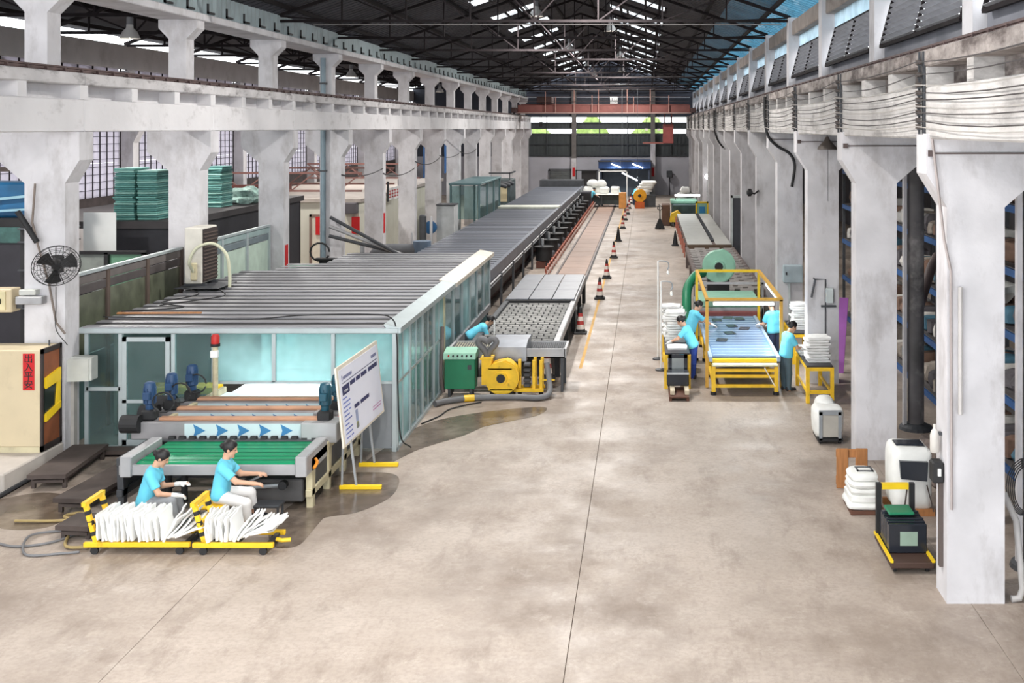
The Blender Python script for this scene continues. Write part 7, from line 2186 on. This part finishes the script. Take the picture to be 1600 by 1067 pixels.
for (y0, y1) in ((58.05, 60.75), (60.85, 63.45), (63.55, 65.95)):
    part('pane', MB().box(-8.81, -8.8, y0, y1, 1.0, 2.95), tealg, tb)
part('pane', MB().box(-10.25, -8.85, 58, 58.01, 1.2, 2.95), tealg, tb)
part('low_panel', MB().box(-8.82, -8.79, 58, 66, 0, 1.0), M('booth_teal', (92, 122, 126)), tb)
for j in range(4):
    solo('machine_motor', MB().lathe([(.2, 0), (.25, .1), (.25, .7), (.15, .85), (.08, 1.1)], (-8.65, 55 + j * 2.3, 0), 14), (green_p, dgrey, M('teal_dark', (28, 96, 96), .5), rubber)[j], ('green motor standing beside the oven line', 'grey motor standing beside the oven line', 'teal motor standing beside the oven line', 'black motor standing beside the oven line')[j], 'motor', smooth=True)
bt = M('hung_blue', (36, 92, 150), .7, var=.3, scale=2)
for j, (y0, y1) in enumerate(((57.0, 60.5), (63.0, 66.5))):
    o = thing('blue_tarpaulin', ('blue tarpaulin hanging above the prefab room', 'blue tarpaulin hanging beyond the prefab room')[j], 'tarpaulin', (-11.55, y0, 3.4))
    part('sheet', MB().grid(14, 6, lambda u, v: (-11.55 + .05 * math.sin(u * 20), y0 + (y1 - y0) * u, 3.4 + 2.2 * v + .05 * math.sin(u * 9))), bt, o, True)
    part('hanging_rod', MB().cyl((-11.55, 56.2 + 6 * j, 5.6), (-11.55, 62.1 + 6 * j, 5.6), .03, n=8), dgrey, o)
for j in range(3):
    y0 = 46.5 + j * 6
    o = thing('lattice_girder', 'rusty lattice girder lying on brackets above the prefab room', 'girder', (-12.6, y0, 3.3), 'lattice girders above the prefab room')
    part('chord', MB().bar((-18, y0, 3.35), (-12.0, y0, 3.35), .08).bar((-18, y0, 4.1), (-12.0, y0, 4.1), .08), M('rust_girder', (120, 84, 78), .7, var=.2), o)
    for i in range(6):
        part('web', MB().bar((-18 + i, y0, 3.35 if i % 2 else 4.1), (-17 + i, y0, 4.1 if i % 2 else 3.35), .05), M('rust_girder', (120, 84, 78)), o)
    part('stub', MB().box(-17, -16.9, y0 - .04, y0 + .04, 3.05, 3.35).box(-13, -12.9, y0 - .04, y0 + .04, 3.05, 3.35), M('rust_girder', (120, 84, 78)), o)
for k in (3, 5):
    solo('red_couplet', MB().box(XL + .001, XL + .008, YC(k) + .1, YC(k) + .38, 1.8, 2.6), redp, ('red paper strip on the inner side of the column beyond the air conditioner', 'red paper strip on the inner side of the column by the gas cylinders')[k // 5], 'paper strip')
dp = solo('downpipe', MB().cyl((-11.08, YC(4) - .13, 0), (-11.08, YC(4) - .13, 8.4), .09, n=14), M('downpipe_bluegrey', (128, 146, 156), .5), 'blue-grey downpipe running up the column by the leaning pipes', 'pipe', smooth=True)
part('clamp', MB().box(-11.2, -10.97, YC(4) - .23, YC(4) - .005, 4.5, 4.56).box(-11.2, -10.97, YC(4) - .23, YC(4) - .005, 7.5, 7.56), dgrey, dp)
for j in range(3):
    solo('pipe_fitting', MB().tube(spline([(-9.2 - .3 * j, 67 + j * 1.7, 0), (-9.2 - .3 * j, 67 + j * 1.7, 2.2), (-9.0, 67.3 + j * 1.7, 2.5), (-8.6, 67.6 + j * 1.7, 2.4)]), .12, 10), dgrey, 'bent dark exhaust pipe beside the far part of the oven line', 'pipe', 'bent pipes beside the far oven line', smooth=True)
fm2 = thing('far_machine', 'dark cluttered machine between the far columns of the machine aisle', 'machine', (-10, 74, 0))
part('body', MB().cbox(-10.3, -8.9, 72, 75, 0, 2.6, .05), M('machine_murky', (70, 82, 84), .6, var=.4, scale=2), fm2)
part('top_frame', MB().box(-10.3, -8.9, 72, 72.1, 3.0, 3.1).box(-8.95, -8.9, 72, 75, 3.0, 3.1).box(-8.95, -8.9, 72, 72.08, 2.6, 3.0), dgrey, fm2)
part('pale_panel', MB().box(-9.6, -9.1, 71.97, 72, 1.2, 2.4), M('panel_cream', (196, 184, 150), .6), fm2)

# sagging wires between the columns of the machine aisle, clutter behind the enclosure
for j, (k0, z0) in enumerate(((4, 4.4), (5, 4.2), (6, 4.5), (7, 4.6), (8, 4.7))):
    ya, yb_ = YC(k0) - .02, YC(k0 + 1) - .02
    solo('sagging_wire', MB().tube([(XL + .02, ya + (yb_ - ya) * t / 10, z0 - 1.6 * (t / 10) * (1 - t / 10) * (.4 + .1 * (j % 3))) for t in range(11)], .018, 6), rubber,
         'black wire sagging between two columns of the machine aisle', 'wire', 'sagging wires of the machine aisle')
for j, (x, y, h, r, c_, lb) in enumerate(((-9.4, 44.2, 1.75, .05, lgrey, 'thin pale upright pipe behind the enclosure roof'), (-9.1, 46.6, 2.2, .06, lgrey, 'taller pale upright pipe by the prefab room'), (-9.9, 48.8, 2.1, .16, dgrey, 'stout dark upright tank by the prefab room'))):
    solo('upright_pipe', MB().lathe([(r * 1.6, 0), (r * 1.6, .05), (r, .06), (r, h), (r * .6, h + .06)], (x, y, 0), 14), c_, lb, 'pipe', smooth=True)
wp = thing('welding_set', 'small dark welding set with looped cable behind the enclosure roof', 'machine', (-9.9, 34.6, 0))
part('case', MB().cbox(-10.2, -9.6, 34.3, 34.9, 0, 1.9, .04), M('case_dark', (56, 56, 58), .6), wp)
part('cable_loop', MB().tube([(-10.15 + .3 * math.cos(t * .45), 34.25, 2.15 + .28 * math.sin(t * .45)) for t in range(14)], .03, 8), rubber, wp)
part('lead_block', MB().cbox(-10.3, -9.7, 34.2, 34.4, 1.88, 1.96, .02), rubber, wp)
gt = thing('green_heap_bench', 'green bench with scraps beyond the air conditioner column', 'bench', (-10.0, 33.4, 0))
part('bench_top', MB().cbox(-11.0, -9.2, 32.9, 33.6, 1.75, 1.82, .02), green_p, gt)
part('leg', MB().box(-10.9, -10.8, 33.0, 33.5, 0, 1.75), dgrey, gt)
part('leg', MB().box(-9.4, -9.3, 33.0, 33.5, 0, 1.75), dgrey, gt)
